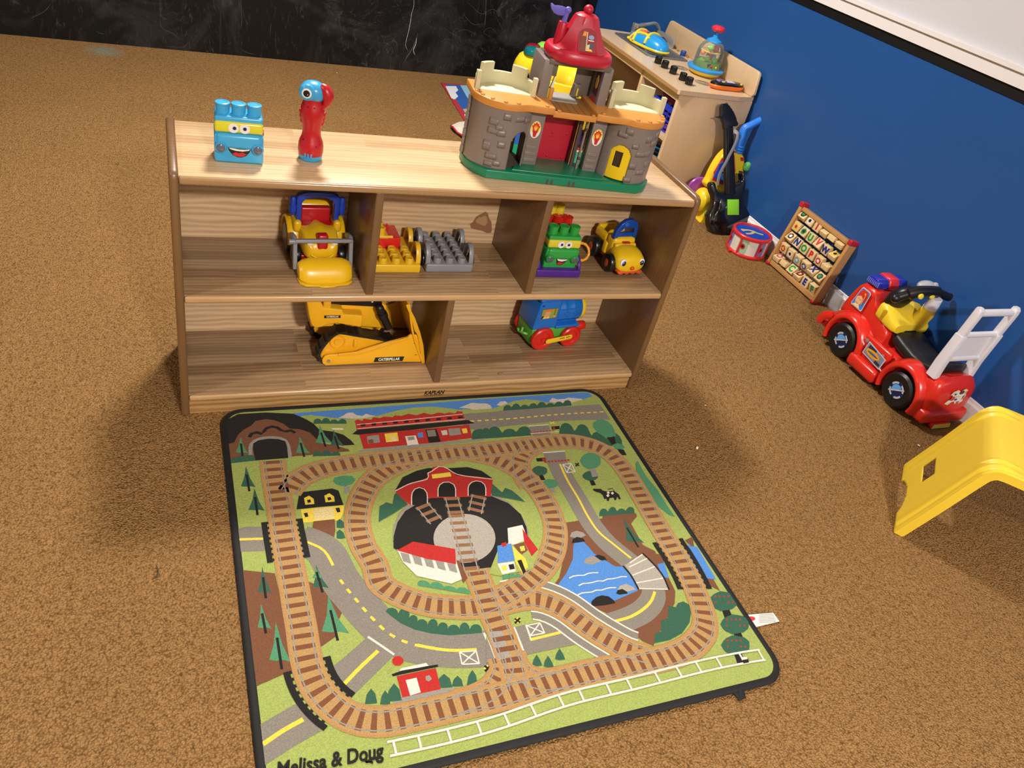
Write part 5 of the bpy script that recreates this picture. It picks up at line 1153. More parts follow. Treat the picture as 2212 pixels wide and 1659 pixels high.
# --- blue train, lower right
t = thing('toy_train', 'blue and green toy train engine with red wheels on the bottom shelf', 'toy train', (0.924, 0.131, ZL+.0006), 0.135)
TB = plastic('train_blue', '1C6CC4', .28); TG = plastic('train_green', '57A63B', .35); TR = plastic('train_red', 'CF281C', .3)
B().prism([(0, .014), (.150, .016), (.152, .068), (-.002, .066)], .006, .088, 'xz').build('chassis', t, TG, bevel=.003)
cabp = [(-.006, .066), (.072, .066), (.072, .075), (.074, .150), (.066, .162), (.010, .162), (.002, .150)]
B().prism(cabp, .002, .092, 'xz').build('cab', t, TB, bevel=.005, seg=3)
B().rbox(-.002, .080, -.002, .096, .158, .170, .005).build('cab_roof', t, TB)
B().box(.070, .152, -.001, .095, .064, .074).build('running_board', t, TB, bevel=.003)
b = B(); b.lathe([(0, .070), (.040, .070), (.0415, .074), (.0415, .092), (.0425, .094), (.0425, .098), (.0415, .100), (.0415, .122), (.0425, .124), (.0425, .128), (.0415, .130), (.0415, .152), (.039, .155), (0, .155)], 40, (0, .047, .108), 'x')
b.build('boiler', t, TB, smooth=40)
B().lathe([(0, .155), (.040, .155), (.0405, .158), (.0405, .164), (.038, .168), (0, .169)], 36, (0, .047, .108), 'x').build('boiler_front', t, plastic('train_yellow', 'EAC02B', .3))
b = B()
for a in (PI+.28, PI+.95, PI-.35): y, z = .047+.0425*math.cos(a), .108-.0425*math.sin(a)*-1; b.tube([(.072, .047+.0420*math.cos(a), .108+.0420*math.sin(a)), (.152, .047+.0420*math.cos(a), .108+.0420*math.sin(a))], .002, 8)
for x in (.096, .126): b.ell((x, .047+.043*math.cos(PI-.05), .108+.043*math.sin(PI-.05)), .0035, 10, 8)
b.build('boiler_ribs', t, TB)
B().cyl((.085, .047, .148), (.085, .047, .164), .010, .012, 20).build('funnel', t, TR)
for x, r in ((.032, .0370), (.128, .0335)):
    for y, s_ in ((-.0045, -1), (.0985, 1)):
        b = B(); b.lathe([(0, s_*.004), (r*.18, s_*.006), (r*.2, s_*.003), (r*.55, s_*.001), (r*.62, s_*.004), (r*.86, s_*.005), (r*.97, s_*.002), (r, -s_*.003), (r*.96, -s_*.008), (0, -s_*.008)], 40, (x, y, r), 'y'); b.build('wheel', t, TR)
rod = rrect(.088, .015, .0072, 6, .082, .0335); b = B(); b.prism([(x, z+(x-.04)*.10) for x, z in rod], -.0165, -.0125, 'xz'); rd_ = b.build('connecting_rod', t, plastic('train_yellow', ''), bevel=.0008)
b = B(); b.mat(plastic('rod_slot', '7A3A1A', .5)).add([(x, -.0168, z+(x-.04)*.10) for x, z in rrect(.036, .0026, .0012, 3, .100, .036)], [list(range(16))]); b.mat(WHP).ell((.101, -.017, .0415), (.002, .001, .002), 10, 6); b.build('slot', rd_, smooth=0)
cw = [(.156, .002), (.190, .0), (.186, .045), (.180, .062), (.164, .062), (.154, .050)]
B().prism([(.012, .004), (.082, .004), (.078, .040), (.016, .040)], .156, .180, 'yz').build('cow_catcher', t, TR, bevel=.003)
for y in (.018, .076): B().lathe([(0, .150), (.010, .150), (.013, .156), (.013, .180), (.0115, .183), (0, .183)], 24, (0, y, .055), 'x').build('buffer', t, TR)
b = B().tube(catmull([(-.002, .030, .036), (-.010, .030, .040), (-.012, .044, .034), (-.010, .058, .028), (-.014, .060, .036)], 5), .0035, 10); b.cyl((-.012, .044, .034), (-.010, .044, .050), .0032, n=10); b.build('hitch', t, plastic('hitch_green', '7FCB5E', .35))
# driver picture on the cab side: a generic driver in an orange hat
b = B(); x0, x1, z0, z1 = .012, .062, .104, .134; Y = .0015
def fl(m, pts, e): b.mat(m); b.add([(x0+(x1-x0)*u, Y-e, z0+(z1-z0)*v) for u, v in pts], [list(range(len(pts)))])
fl(plastic('pic_frame', '8A4A22', .4), [(-.03, -.05), (1.03, -.05), (1.03, 1.05), (-.03, 1.05)], .0000); fl(plastic('pic_green', '8FA03C', .4), [(0, 0), (1, 0), (1, 1), (0, 1)], .0002)
fl(plastic('pic_skin', 'DB9A78', .4), [(.20, .10), (.45, .10), (.56, .55), (.52, .82), (.24, .82), (.20, .5), (.16, .4)], .0004); fl(plastic('pic_orange', 'E8752A', .4), [(.12, .72), (.72, .80), (.66, .90), (.48, .88), (.45, 1.0), (.22, .98), (.20, .86)], .0005)
fl(YLP, [(.10, .0), (.55, .0), (.50, .26), (.42, .10), (.30, .08), (.20, .24)], .0005); fl(plastic('pic_purple', '2E2350', .4), [(0, 0), (.10, 0), (.16, .3), (.02, .3)], .0005); fl(plastic('pic_skin', ''), [(.78, .06), (.92, .1), (.9, .3), (.80, .32)], .0004); fl(BKP, [(.83, 1), (.86, 1), (.85, .42), (.88, .36), (.82, .32), (.79, .36), (.82, .42)], .0006)
b.build('picture', t, smooth=0, recalc=False)
b = B(); b.rbox(.008, .014, -.0005, .0025, .144, .149, .001); b.parts('peg_hole', t, m=plastic('train_dark', '123F7A', .5))
# ================================================================ play kitchen against the blue wall
MAP = wood('maple', 'E0C49C', 'C6A47C', 'yz', 0.2, 3.0, rough=0.4, contrast=0.5, ring=0.3, staves=False, coat=0.15)
MAPT = wood('maple_top', 'E2C8A6', 'CEAE86', 'y', 0.2, 3.0, rough=0.32, contrast=0.4, ring=0.2, staves=False, coat=0.3)
PLY = wood('ply_edge', 'C29A6C', '8A6240', 'y', 0.003, 3.0, rough=0.5, contrast=0.8, ring=0.1, staves=False, coat=0.1)
KX0, KX1, KY0, KY1, KZ = 1.907, 2.296, 1.240, 2.118, 0.508
kt = thing('play_kitchen', 'maple play kitchen with sink, black knobs and printed burners against the blue wall', 'play kitchen')
SX0, SX1, SY0, SY1 = 2.022, 2.208, 1.715, 2.045
b = B()
b.mat(MAPT).prism([(KX0+.006, KY0), (SX0, KY0), (SX0, KY1), (KX0+.006, KY1), (KX0, KY1-.006), (KX0, KY0+.006)], KZ-.018, KZ)
b.prism([(SX1, KY0), (KX1, KY0+.02), (KX1, KY1), (SX1, KY1)], KZ-.018, KZ).prism([(SX0, KY0), (SX1, KY0), (SX1, SY0), (SX0, SY0)], KZ-.018, KZ).prism([(SX0, SY1), (SX1, SY1), (SX1, KY1), (SX0, KY1)], KZ-.018, KZ)
b.build('countertop', kt)
b = B().box(KX0-.0006, KX0+.004, KY0+.01, KY1-.01, KZ-.0175, KZ-.004); b.build('counter_edge', kt, PLY)
for y in (KY0+.012, KY1-.030):
    B().box(1.925, KX1-.004, y, y+.018, 0.0, KZ-.018).build('side_panel', kt, MAP, bevel=.002)
B().box(1.927, 1.945, KY0+.030, KY1-.030, .457, KZ-.018).build('apron', kt, MAP)
B().box(1.927, 2.285, 1.568, 1.586, .09, KZ-.018).build('divider', kt, MAP)
B().box(2.280, 2.286, KY0+.030, KY1-.030, .09, .38).build('back_panel', kt, MAP)
B().box(1.927, 2.282, KY0+.030, 1.568, .286, .302).build('shelf', kt, MAP)
B().box(1.927, 2.282, KY0+.030, KY1-.030, .085, .100).build('bottom_shelf', kt, MAP)
bs = [(1.262, KZ), (1.250, KZ+.012), (1.262, KZ+.090), (1.270, KZ+.098), (1.280, KZ+.101), (2.020, KZ+.101), (2.034, KZ+.096), (2.041, KZ+.084), (2.060, KZ)]
B().prism([(y, z) for y, z in bs], 2.279, 2.294, 'yz').build('backsplash', kt, MAP, bevel=.003)
# sink
SG = plastic('sink_grey', '6E6E72', .3, metal=.3)
b = B()
def fr(x0, x1, y0, y1, z): return [(x, y, z) for x, y in rrect(x1-x0, y1-y0, .02, 5, (x0+x1)/2, (y0+y1)/2)]
b.loft([fr(SX0-.018, SX1+.018, SY0-.018, SY1+.018, KZ+.0003), fr(SX0-.017, SX1+.017, SY0-.017, SY1+.017, KZ+.004), fr(SX0+.004, SX1-.004, SY0+.004, SY1-.004, KZ+.004), fr(SX0+.010, SX1-.010, SY0+.010, SY1-.010, KZ-.01), fr(SX0+.022, SX1-.022, SY0+.022, SY1-.022, KZ-.060)], cap=False)
b.add(fr(SX0+.022, SX1-.022, SY0+.022, SY1-.022, KZ-.060), [list(range(24))]); b.build('sink', kt, SG)
CH = plastic('faucet_chrome', 'B8B8BC', .2, metal=.7); CHL = plastic('faucet_clear', '9AA2A8', .25, metal=.2)
P = catmull([(2.262, 2.078, KZ), (2.262, 2.078, .545), (2.225, 2.066, .575), (2.160, 2.030, .575), (2.088, 2.000, .566)], 6)
fc = B().tube(P, .0075, 12).build('faucet', kt, CHL)
B().rbox(2.064, 2.088, 1.984, 2.010, .522, .578, .003).build('spout', fc, CH)
B().tube([(2.135, 2.020, .572), (2.092, 2.002, .567)], .0095, 14).build('collar', fc, CH)
hp = [(1.900, KZ), (1.895, .530), (1.903, .547), (1.925, .552), (2.030, .553), (2.075, .546), (2.092, .530), (2.096, KZ), (2.050, KZ), (2.040, .522), (2.00, .534), (1.96, .526), (1.948, KZ)]
B().prism([(y, z) for y, z in hp], 2.246, 2.252, 'yz').build('tap_handle', kt, plastic('handle_grey', 'A2A4A8', .3, metal=.4), bevel=.001)
B().lathe([(0, 0), (.020, 0), (.020, .003), (0, .003)], 24, (2.250, 2.0, .515), 'x').build('tap_disc', kt, plastic('tap_red', '6E1420', .4))
B().lathe([(0, 0), (.0135, 0), (.0135, .020), (.0120, .0225), (0, .0225)], 24, (2.250, 1.800, KZ)).build('blue_knob', kt, plastic('knob_blue', '1C4A9A', .3))
for y in (1.87, 1.775): B().cyl((2.262, y, KZ), (2.262, y, KZ+.008), .006, n=14).build('screw_plug', kt, plastic('plug_tan', 'A08058', .5))
KN = plastic('knob_black', '12100F', .25)
PR = plastic('burner_print', '3A2E22', .5)
for y in (1.606, 1.545, 1.469, 1.386, 1.332):
    b = B(); n = 40; rg = []
    for z, r in ((0, .0145), (.001, .0150), (.028, .0148), (.031, .0135)):
        rg.append([(2.004+(r+(.0007 if k % 2 else -.0007)*(z < .029))*math.cos(2*PI*k/n), y+(r+(.0007 if k % 2 else -.0007)*(z < .029))*math.sin(2*PI*k/n), KZ+z) for k in range(n)])
    b.loft(rg); kn = b.build('knob', kt, KN)
b = B()
def ring(cx_, cy_, r, w, z=KZ+.0004):
    n = 40; vs = []
    for k in range(n): a = 2*PI*k/n; vs += [(cx_+(r-w)*math.cos(a), cy_+(r-w)*math.sin(a), z), (cx_+(r+w)*math.cos(a), cy_+(r+w)*math.sin(a), z)]
    b.add(vs, [(2*k, 2*k+1, (2*k+3) % (2*n), (2*k+2) % (2*n)) for k in range(n)])
b.mat(PR)
for y in (1.606, 1.545, 1.469, 1.386, 1.332): ring(2.004, y, .022, .0006)
for x, y in ((2.110, 1.580), (2.110, 1.385), (2.225, 1.630), (2.225, 1.400)):
    for k in range(6): ring(x, y, .009+.0052*k, .0009)
b.mat(PLY)
b.build('burner_print', kt, smooth=0, recalc=False)

# --- things on the counter
t = thing('popper_toy', 'clear domed push toy with coloured balls, red knob and blue rim on the kitchen', 'toy', (2.192, 1.516, KZ+.0006), 0.2); t.scale = (1.05, 1.05, 1.0)
PB = plastic('popper_blue', '2D95DC', .28); PY_ = plastic('popper_yellow', 'EBCB3A', .3); PG = plastic('popper_green', '86C83C', .35)
B().lathe([(0, 0), (.045, 0), (.060, .006), (.070, .018), (.073, .024), (0, .026)], 48).build('base', t, PY_)
B().lathe([(.050, .022), (.0735, .021), (.0775, .026), (.0775, .032), (.073, .036), (.058, .037), (.050, .036)], 48).build('rim', t, PB)
B().lathe([(0, .036), (.055, .036), (.0535, .058), (.050, .062), (0, .064)], 40).build('ball_tray', t, PG)
b = B().mat(plastic('window_navy', '1A2E5A', .4)); b.add([(.0560*math.cos(a), .0560*math.sin(a), z) for a, z in ((-2.35, .056), (-2.25, .041), (-1.05, .041), (-.95, .052), (-1.1, .057), (-2.1, .060))], [list(range(6))])
b.mat(REDP).ell((.0555*math.cos(-2.0), .0555*math.sin(-2.0), .049), .006, 12, 8); b.mat(YLP).ell((.0555*math.cos(-1.6), .0555*math.sin(-1.6), .048), .005, 12, 8); b.build('ball_window', t, smooth=40)
gl = bpy.data.materials.new('clear_plastic'); gl.use_nodes = True; g_ = gl.node_tree; pb = g_.nodes['Principled BSDF']
tr_ = g_.nodes.new('ShaderNodeBsdfTransparent'); mx_ = g_.nodes.new('ShaderNodeMixShader'); fz = g_.nodes.new('ShaderNodeFresnel'); fz.inputs[0].default_value = 1.35; mm = g_.nodes.new('ShaderNodeMath'); mm.operation = 'MULTIPLY_ADD'; mm.inputs[1].default_value = 1.0; mm.inputs[2].default_value = 0.10
tr_.inputs[0].default_value = (.96, .97, .97, 1); pb.inputs['Base Color'].default_value = (.7, .72, .74, 1); pb.inputs['Roughness'].default_value = .08
nn_ = g_.nodes.new('ShaderNodeTexNoise'); nn_.inputs['Scale'].default_value = 40; rr2 = g_.nodes.new('ShaderNodeMapRange'); rr2.inputs[3].default_value = .05; rr2.inputs[4].default_value = .14; g_.links.new(nn_.outputs[0], rr2.inputs[0]); g_.links.new(rr2.outputs[0], pb.inputs['Roughness'])
g_.links.new(fz.outputs[0], mm.inputs[0]); g_.links.new(mm.outputs[0], mx_.inputs[0]); g_.links.new(tr_.outputs[0], mx_.inputs[1]); g_.links.new(pb.outputs[0], mx_.inputs[2]); g_.links.new(mx_.outputs[0], g_.nodes['Material Output'].inputs[0])
B().lathe([(.0575, .037), (.0570, .070), (.0560, .095), (.0520, .115), (.0440, .130), (.032, .140), (.024, .143)], 48).build('dome', t, gl)
B().lathe([(0, .139), (.033, .139), (.031, .145), (.020, .151), (.012, .156), (.011, .166), (0, .166)], 32).build('collar', t, PB)
B().lathe([(0, .160), (.0085, .160), (.0085, .178), (0, .178)], 20).build('plunger', t, PB)
B().lathe([(0, .176), (.012, .177), (.025, .184), (.0285, .191), (.026, .198), (.016, .203), (0, .205)], 36).build('push_knob', t, plastic('popper_red', 'E02A3C', .25))
for (x, y, z, r, c) in ((-.026, -.020, .118, .0125, PG), (-.034, -.024, .075, .0120, PG), (-.006, -.040, .072, .0125, PG), (.012, -.010, .112, .015, REDP), (-.030, .012, .09, .011, ORP), (.02, .02, .080, .012, PB)):
    B().ell((x, y, z), r, 18, 12).build('ball', t, c)
B().lathe([(0, .100), (.040, .101), (.043, .104), (.040, .107), (0, .106)], 32, (.005, .005, -.006)).build('spinner_plate', t, PY_)
b = B(); b.mat(REDP).prism([(-.018, .070), (.006, .066), (.010, .094), (-.012, .096)], -.012, .006, 'xz'); b.mat(PB).prism([(.004, .066), (.026, .074), (.022, .096), (.008, .092)], -.014, .004, 'xz'); b.build('spinner', t)
t = thing('toy_phone', 'black and orange toy phone with coloured buttons on the kitchen corner', 'toy', (2.188, 1.325, KZ+.0006), 0.02)
def oval(w, h, z, pinch=.25, n=36):
    return [(w*math.cos(2*PI*k/n), h*math.sin(2*PI*k/n)*(1-pinch*math.exp(-(math.cos(2*PI*k/n)/.45)**2)), z) for k in range(n)]
b = B(); b.loft([oval(.070, .024, .000+.0), oval(.083, .030, .006), oval(.088, .033, .014), oval(.086, .031, .019)]); b.build('lower_shell', t, plastic('phone_orange', 'EE7A1E', .3))
b = B(); b.loft([oval(.0855, .0305, .019), oval(.084, .029, .026), oval(.070, .022, .031)]); b.build('upper_shell', t, plastic('phone_black', '141416', .2))
for x, y, r, c in ((-.045, .006, .009, '4AA6E8'), (-.030, -.010, .008, '9FD05A'), (-.028, .010, .007, '7A4FC8'), (-.052, -.008, .006, 'E04A4A'), (.058, -.018, .005, 'F0D040'), (-.012, .002, .006, 'D85A9A')):
    B().lathe([(0, .029), (r, .029), (r*.9, .0335), (0, .0345)], 18, (x, y, 0)).build('button', t, plastic('button_'+c.lower(), c, .3))
B().prism([(p[0]*.55, p[1]*.7) for p in [(-.012, -.018), (.05, -.022), (.06, 0), (.05, .022), (-.012, .018)]], .0305, .0325, 'xy').build('screen', t, plastic('screen_lilac', 'C9BEE6', .3))
t = thing('bug_car', 'blue and yellow toy car with clear windows lying in the sink', 'toy', (2.082, 1.848, KZ-.0), 0.30)
t.location.z = KZ+.0052
b = B(); rg = []
def bug(s, z, x0=.055, y0=.120): 
    return [(x0*s*math.copysign(abs(math.cos(a))**.8, math.cos(a)), y0*s*math.copysign(abs(math.sin(a))**.8, math.sin(a)), z) for a in [2*PI*k/40 for k in range(40)]]
b.loft([bug(.90, 0), bug(1.0, .004), bug(1.02, .010), bug(.99, .014)]); b.build('base', t, plastic('bug_yellow', 'EDD02E', .28))
b = B(); b.loft([bug(.96, .013), bug(.95, .024), bug(.86, .040), bug(.70, .052), bug(.48, .060), bug(.2, .063)]); bd = b.build('body', t, plastic('bug_blue', '2596DC', .28))
YB = plastic('bug_yellow', '')
def onb_(x, y, off=.0012):
    q = (abs(x/.055)**2.5+abs(y/.120)**2.5)**(1/2.5); tb = [(0, .064), (.2, .063), (.48, .060), (.70, .052), (.86, .040), (.95, .024), (.99, .013)]
    z = .013
    for (q0, z0), (q1, z1) in zip(tb, tb[1:]):
        if q0 <= q <= q1: z = z0+(z1-z0)*(q-q0)/(q1-q0)
    return (x*1.015, y*1.01, z+off)
def band(pts, m, w, name): 
    P_ = catmull([Vector(p+(0,)) for p in pts], 8); bb = B(); bb.tube([onb_(p.x, p.y) for p in P_], w, 8); bb.build(name, bd, m)
for yy in (-.020, .055): band([(-.0525, yy), (-.030, yy+.004), (0, yy+.008), (.030, yy+.004), (.0525, yy)], YB, .0065, 'band')
band([(-.046, .095), (-.038, .05), (-.034, .0), (-.044, -.03)], YB, .006, 'band')
b = B(); b.mat(plastic('bug_orange', 'E85A32', .35)); q = [(-.004, .006), (.004, .016), (-.004, .022), (.002, .032), (-.008, .030), (-.013, .038), (-.018, .030), (-.027, .031), (-.022, .022), (-.028, .014), (-.018, .013), (-.014, .005)]
b.add([onb_(x*1.35-.006, y*1.35-.004, .003) for x, y in q], [list(range(len(q)))]); b.build('flower_print', bd, smooth=0)
b = B().ell((-.028, -.042, .044), (.010, .012, .006)); b.build('brown_spot', bd, plastic('bug_brown', '5A3A1A', .3))
b = B().ell((.0, .075, .050), (.022, .020, .010)); b.build('window', bd, plastic('bug_red_window', '6A1A22', .15))

# --- inside the kitchen: basket and bowls
BK = plastic('basket_blue', '2236C8', .35)
t = thing('blue_basket', 'blue latticed plastic basket on the upper right kitchen shelf', 'basket', (2.035, 1.372, .3026))
def lattice(b, p0, p1, z0, z1, n, m, th=.0035):
    p0, p1 = Vector(p0), Vector(p1); d = (p1-p0); L_ = d.length; d.normalize(); w = .0035
    nrm = Vector((-d.y, d.x, 0))
    def bar(a, c, za, zb):
        q = [p0+d*a, p0+d*c]; vs = [(v.x+s_*nrm.x*th/2, v.y+s_*nrm.y*th/2, z) for z in (za, zb) for s_ in (-1, 1) for v in q]
        b.add(vs, [(0, 1, 3, 2), (4, 6, 7, 5), (0, 4, 5, 1), (2, 3, 7, 6), (0, 2, 6, 4), (1, 5, 7, 3)])
    for k in range(n+1): a = L_*k/n; bar(max(0, a-w), min(L_, a+w), z0, z1)
    for k in range(m+1): z = z0+(z1-z0)*k/m; bar(0, L_, z-w if k else z, z+w)
b = B(); hx, hy = .078, .093
lattice(b, (-hx, hy, 0), (-hx, -hy, 0), .004, .092, 6, 4); lattice(b, (-hx, -hy, 0), (hx, -hy, 0), .004, .092, 5, 4); lattice(b, (hx, -hy, 0), (hx, hy, 0), .004, .092, 6, 4); lattice(b, (hx, hy, 0), (-hx, hy, 0), .004, .092, 5, 4)
b.box(-hx, hx, -hy, hy, 0, .004); b.build('body', t, BK)
b = B(); n = 24
b.loft([[(x, y, z) for x, y in rrect(2*hx+2*e, 2*hy+2*e, .012, 5)] for e, z in ((.001, .088), (.008, .088), (.009, .108), (.001, .110), (-.002, .108), (-.002, .090))], cap=False, close=True); b.build('rim', t, plastic('basket_rim', '1535C0', .35))
t2 = thing('red_tray', 'dark red plastic tray lying on top of the blue basket', 'tray', (2.035, 1.372, .4140))
b = B(); b.loft([[(x, y, z) for x, y in rrect(.130*s_, .160*s_, .02, 5)] for s_, z in ((.85, 0), (.95, .003), (1.0, .016), (1.04, .018), (1.03, .020), (.97, .017), (.90, .006))]); tag(b.build('tray', t2, plastic('tray_red', '8E1220', .4)), '', '') if 0 else b.build('body', t2, plastic('tray_red', '8E1220', .4))
B().rbox(-.03, .03, .050, .062, .0185, .026, .003).build('grip', t2, plastic('tray_red', ''))
t = B().rbox(-.012, .012, -.015, .015, 0, .018, .006).build('pink_cup', None, plastic('cup_pink', 'D8507A', .4), loc=(1.985, 1.36, .3072)); tag(t, 'small pink toy seen through the blue basket lattice', 'toy')
bowlm = [plastic('bowl_teal', '1E6E8A', .35), plastic('bowl_dark', '2A2233', .35)]
bp = [(0, .0), (.045, .0), (.062, .010), (.070, .024), (.0735, .026), (.0735, .030), (.069, .030), (.058, .014), (.042, .005), (0, .005)]
pro = None
nb = 9
for k in range(nb):
    m_ = plastic('bowl_olive', '8E8B3A', .4) if k == nb-1 else bowlm[k % 2]
    o = B().lathe(bp, 40).build('bowl', None, m_, loc=(2.005, 1.345, .1006+k*.0183))
    lab = 'olive green toy bowl, topmost in the stack inside the kitchen' if k == nb-1 else ('teal' if k % 2 == 0 else 'dark purple')+' toy bowl in the stack, %s from the top' % ['second', 'third', 'fourth', 'fifth', 'sixth', 'seventh', 'eighth', 'lowest'][nb-2-k]
    tag(o, lab, 'bowl', 'toy bowls stacked inside the kitchen')
# ================================================================ toys along the blue wall
def Gz(x, y): return (1480+x/5.53, 220+y/5.53)
# --- guitar leaning back to the kitchen
GO, GN = Vector((2.2, .985, 0)), Vector((0, 1, -.46)).normalized()
GK = plastic('guitar_black', '0C0B0C', .12, coat=.6)
t = thing('toy_guitar', 'glossy black toy electric guitar leaning against the kitchen side', 'toy guitar', (2.2, .985, .001))
def gp(x, y, off=0.0): return atp(*Gz(x, y), GO, GN)-GO+GN*off
def slab(pts, f, b_, name, m, par, bevel=.003, seg=3, smooth=35):
    n = len(pts); bb = B(); fr_ = [gp(x, y, f) for x, y in pts]; bk_ = [gp(x, y, f)+GN*(b_-f) for x, y in pts]
    bb.add(fr_+bk_, [list(range(n)), list(range(n, 2*n))[::-1]]+[(i, n+i, n+(i+1) % n, (i+1) % n) for i in range(n)])
    return bb.build(name, par, m, bevel=bevel, seg=seg, smooth=smooth)
def sm(pts, n=4): return [(p.x, p.y) for p in catmull([Vector((a, b_, 0)) for a, b_ in pts], n, True)]
body = [(475, 1085), (430, 1088), (388, 1060), (372, 1000), (350, 960), (326, 965), (311, 1010), (322, 1070), (345, 1130), (346, 1200), (330, 1260), (300, 1320), (288, 1400), (292, 1480), (322, 1545), (375, 1585), (450, 1602), (540, 1604), (640, 1592), (735, 1555), (780, 1480), (786, 1400), (768, 1330), (720, 1240), (696, 1180), (692, 1120), (716, 1060), (726, 990), (722, 900), (706, 850), (684, 862), (690, 930), (662, 972), (612, 988), (575, 1020), (560, 1085)]
slab(sm(body, 3), 0, .034, 'body', GK, t, bevel=.008, seg=4, smooth=30)
ins = [(430, 1150), (520, 1180), (600, 1150), (660, 1180), (690, 1260), (730, 1340), (745, 1420), (720, 1500), (640, 1550), (540, 1565), (440, 1560), (370, 1520), (335, 1450), (345, 1370), (390, 1300), (410, 1220)]
slab(sm(ins, 4), -.003, .001, 'pick_guard', GK, t, bevel=.002)
slab([(474, 1110), (472, 320), (560, 320), (590, 1110)], -.008, .012, 'neck', plastic('neck_black', '121012', .3), t, bevel=.002)
slab([(500, 1100), (496, 330), (502, 330), (508, 1100)], -.0088, -.0075, 'string_line', plastic('string_grey', '2E2A2C', .3), t, bevel=0)
head = [(474, 335), (462, 270), (440, 215), (410, 192), (388, 192), (388, 176), (425, 168), (428, 110), (430, 55), (452, 24), (500, 30), (530, 62), (556, 98), (578, 135), (602, 190), (612, 232), (628, 262), (616, 290), (588, 297), (566, 290), (560, 335)]
slab(sm(head, 3), -.004, .014, 'headstock', plastic('neck_black', ''), t, bevel=.003)
for x, y in ((500, 30), (528, 63), (552, 97), (574, 131), (592, 172), (606, 212), (618, 262)):
    p = gp(x, y, .004); B().ell(p, (.0058, .0058, .0058), 14, 10).build('tuning_peg', t, plastic('neck_black', ''))
P = [gp(x, y, o) for x, y, o in ((572, 345, -.004), (598, 385, -.014), (572, 468, -.022), (525, 560, -.026), (475, 650, -.028), (440, 720, -.028), (402, 800, -.024), (376, 880, -.018), (368, 1000, -.008))]
r = B().tube(catmull(P, 6), 0, n=8, flat=(.0075, .0009), up=(0, -1, .2)).build('strap', t, plastic('strap_grey', '8E8C92', .35)); r['label'] = 'translucent grey strap'
c_ = [gp(497, 1168, -.0065), gp(630, 1168, -.0065), gp(630, 1353, -.0065), gp(497, 1353, -.0065)]
bb = B(); bb.add([v for v in c_]+[v+GN*.0035 for v in c_], [(0, 1, 2, 3), (7, 6, 5, 4), (0, 4, 5, 1), (1, 5, 6, 2), (2, 6, 7, 3), (3, 7, 4, 0)])
q = gp(483, 1263, -.006); bb.tube([q+Vector((.0035*math.cos(a*PI/6), 0, .0035*math.sin(a*PI/6))) for a in range(12)], .001, 6, closed=True)
r = bb.build('battery_cover', t, plastic('lime_green', '86D02C', .35), bevel=.0006); r['label'] = 'bright lime green plate'

# --- toy vacuum cleaner behind it
VO, VN = Vector((2.2, 1.118, 0)), Vector((0, 1, -.17)).normalized()
t = thing('toy_vacuum', 'yellow toy vacuum cleaner with blue handle and purple wheel behind the guitar', 'toy vacuum', (2.2, 1.118, .001))
def vp(x, y, off=0.0): return atp(*Gz(x, y), VO, VN)-VO+VN*off
def vslab(pts, f, b_, name, m, par, bevel=.003, seg=3):
    n = len(pts); bb = B(); fr_ = [vp(x, y, f) for x, y in pts]; bk_ = [v+VN*(b_-f) for v in fr_]
    bb.add(fr_+bk_, [list(range(n)), list(range(n, 2*n))[::-1]]+[(i, n+i, n+(i+1) % n, (i+1) % n) for i in range(n)])
    return bb.build(name, par, m, bevel=bevel, seg=seg)
VY = plastic('vacuum_yellow', 'F0CF24', .3)
bd = vslab(sm([(262, 1010), (300, 920), (340, 830), (395, 730), (460, 640), (530, 580), (590, 572), (655, 605), (708, 655), (718, 720), (714, 800), (700, 880), (665, 950), (610, 975), (560, 1010), (480, 1080), (380, 1100)], 3), 0, .050, 'body', VY, t, bevel=.012, seg=4)
vslab([(320, 935), (345, 860), (395, 745), (440, 700), (500, 690), (560, 720), (590, 800), (590, 900), (560, 1010), (440, 990)], -.004, .002, 'screen_frame', plastic('vacuum_red', 'C22231', .35), bd, bevel=.002)
vslab([(330, 905), (352, 850), (400, 755), (440, 712), (500, 705), (550, 735), (575, 800), (575, 890), (548, 985), (440, 960)], -.0055, -.003, 'screen', plastic('vacuum_blue', '1F4FC4', .3), bd, bevel=.001)
for pts, c, nm in (([(425, 790), (450, 745), (475, 740), (480, 800), (440, 835), (420, 825)], 'F2EDE2', 'print_pale'), ([(430, 770), (445, 745), (470, 745), (462, 770)], 'F08A2A', 'print_orange'), ([(405, 900), (430, 860), (475, 850), (475, 930), (430, 935)], '3FA0E0', 'print_sky'), ([(432, 870), (455, 850), (475, 860), (475, 890), (445, 895)], 'F0B890', 'print_peach')):
    vslab(pts, -.0062, -.0054, 'print', plastic(nm, c, .4), bd, bevel=0)
for pts in ([(335, 850), (350, 855), (455, 680), (440, 672)], [(575, 640), (590, 640), (602, 840), (588, 850)]): vslab(pts, -.0012, .001, 'letter_strip', plastic('strip_pink', 'D8685A', .4), bd, bevel=0)
vslab([(658, 664), (696, 668), (700, 712), (662, 708)], -.0015, .001, 'red_label', plastic('vacuum_red', ''), bd, bevel=0); vslab([(568, 580), (600, 590), (606, 615), (572, 605)], -.0015, .001, 'red_label', plastic('vacuum_red', ''), bd, bevel=0)
vslab([(642, 825), (690, 835), (686, 880), (638, 874)], -.002, .001, 'slot', plastic('slot_dark', '22201E', .4), bd, bevel=.001)
p = vp(712, 775, .0); bb = B(); bb.ell(p+Vector((.004, -.010, .004)), (.017, .014, .020), 20, 12, e=.8); bb.build('green_dial', t, plastic('dial_green', '62B86A', .35))
p = vp(240, 1185, .020); bb = B(); bb.ell(p, (.040, .046, .052), 32, 18, e=.9); bb.build('motor_dome', t, VY)
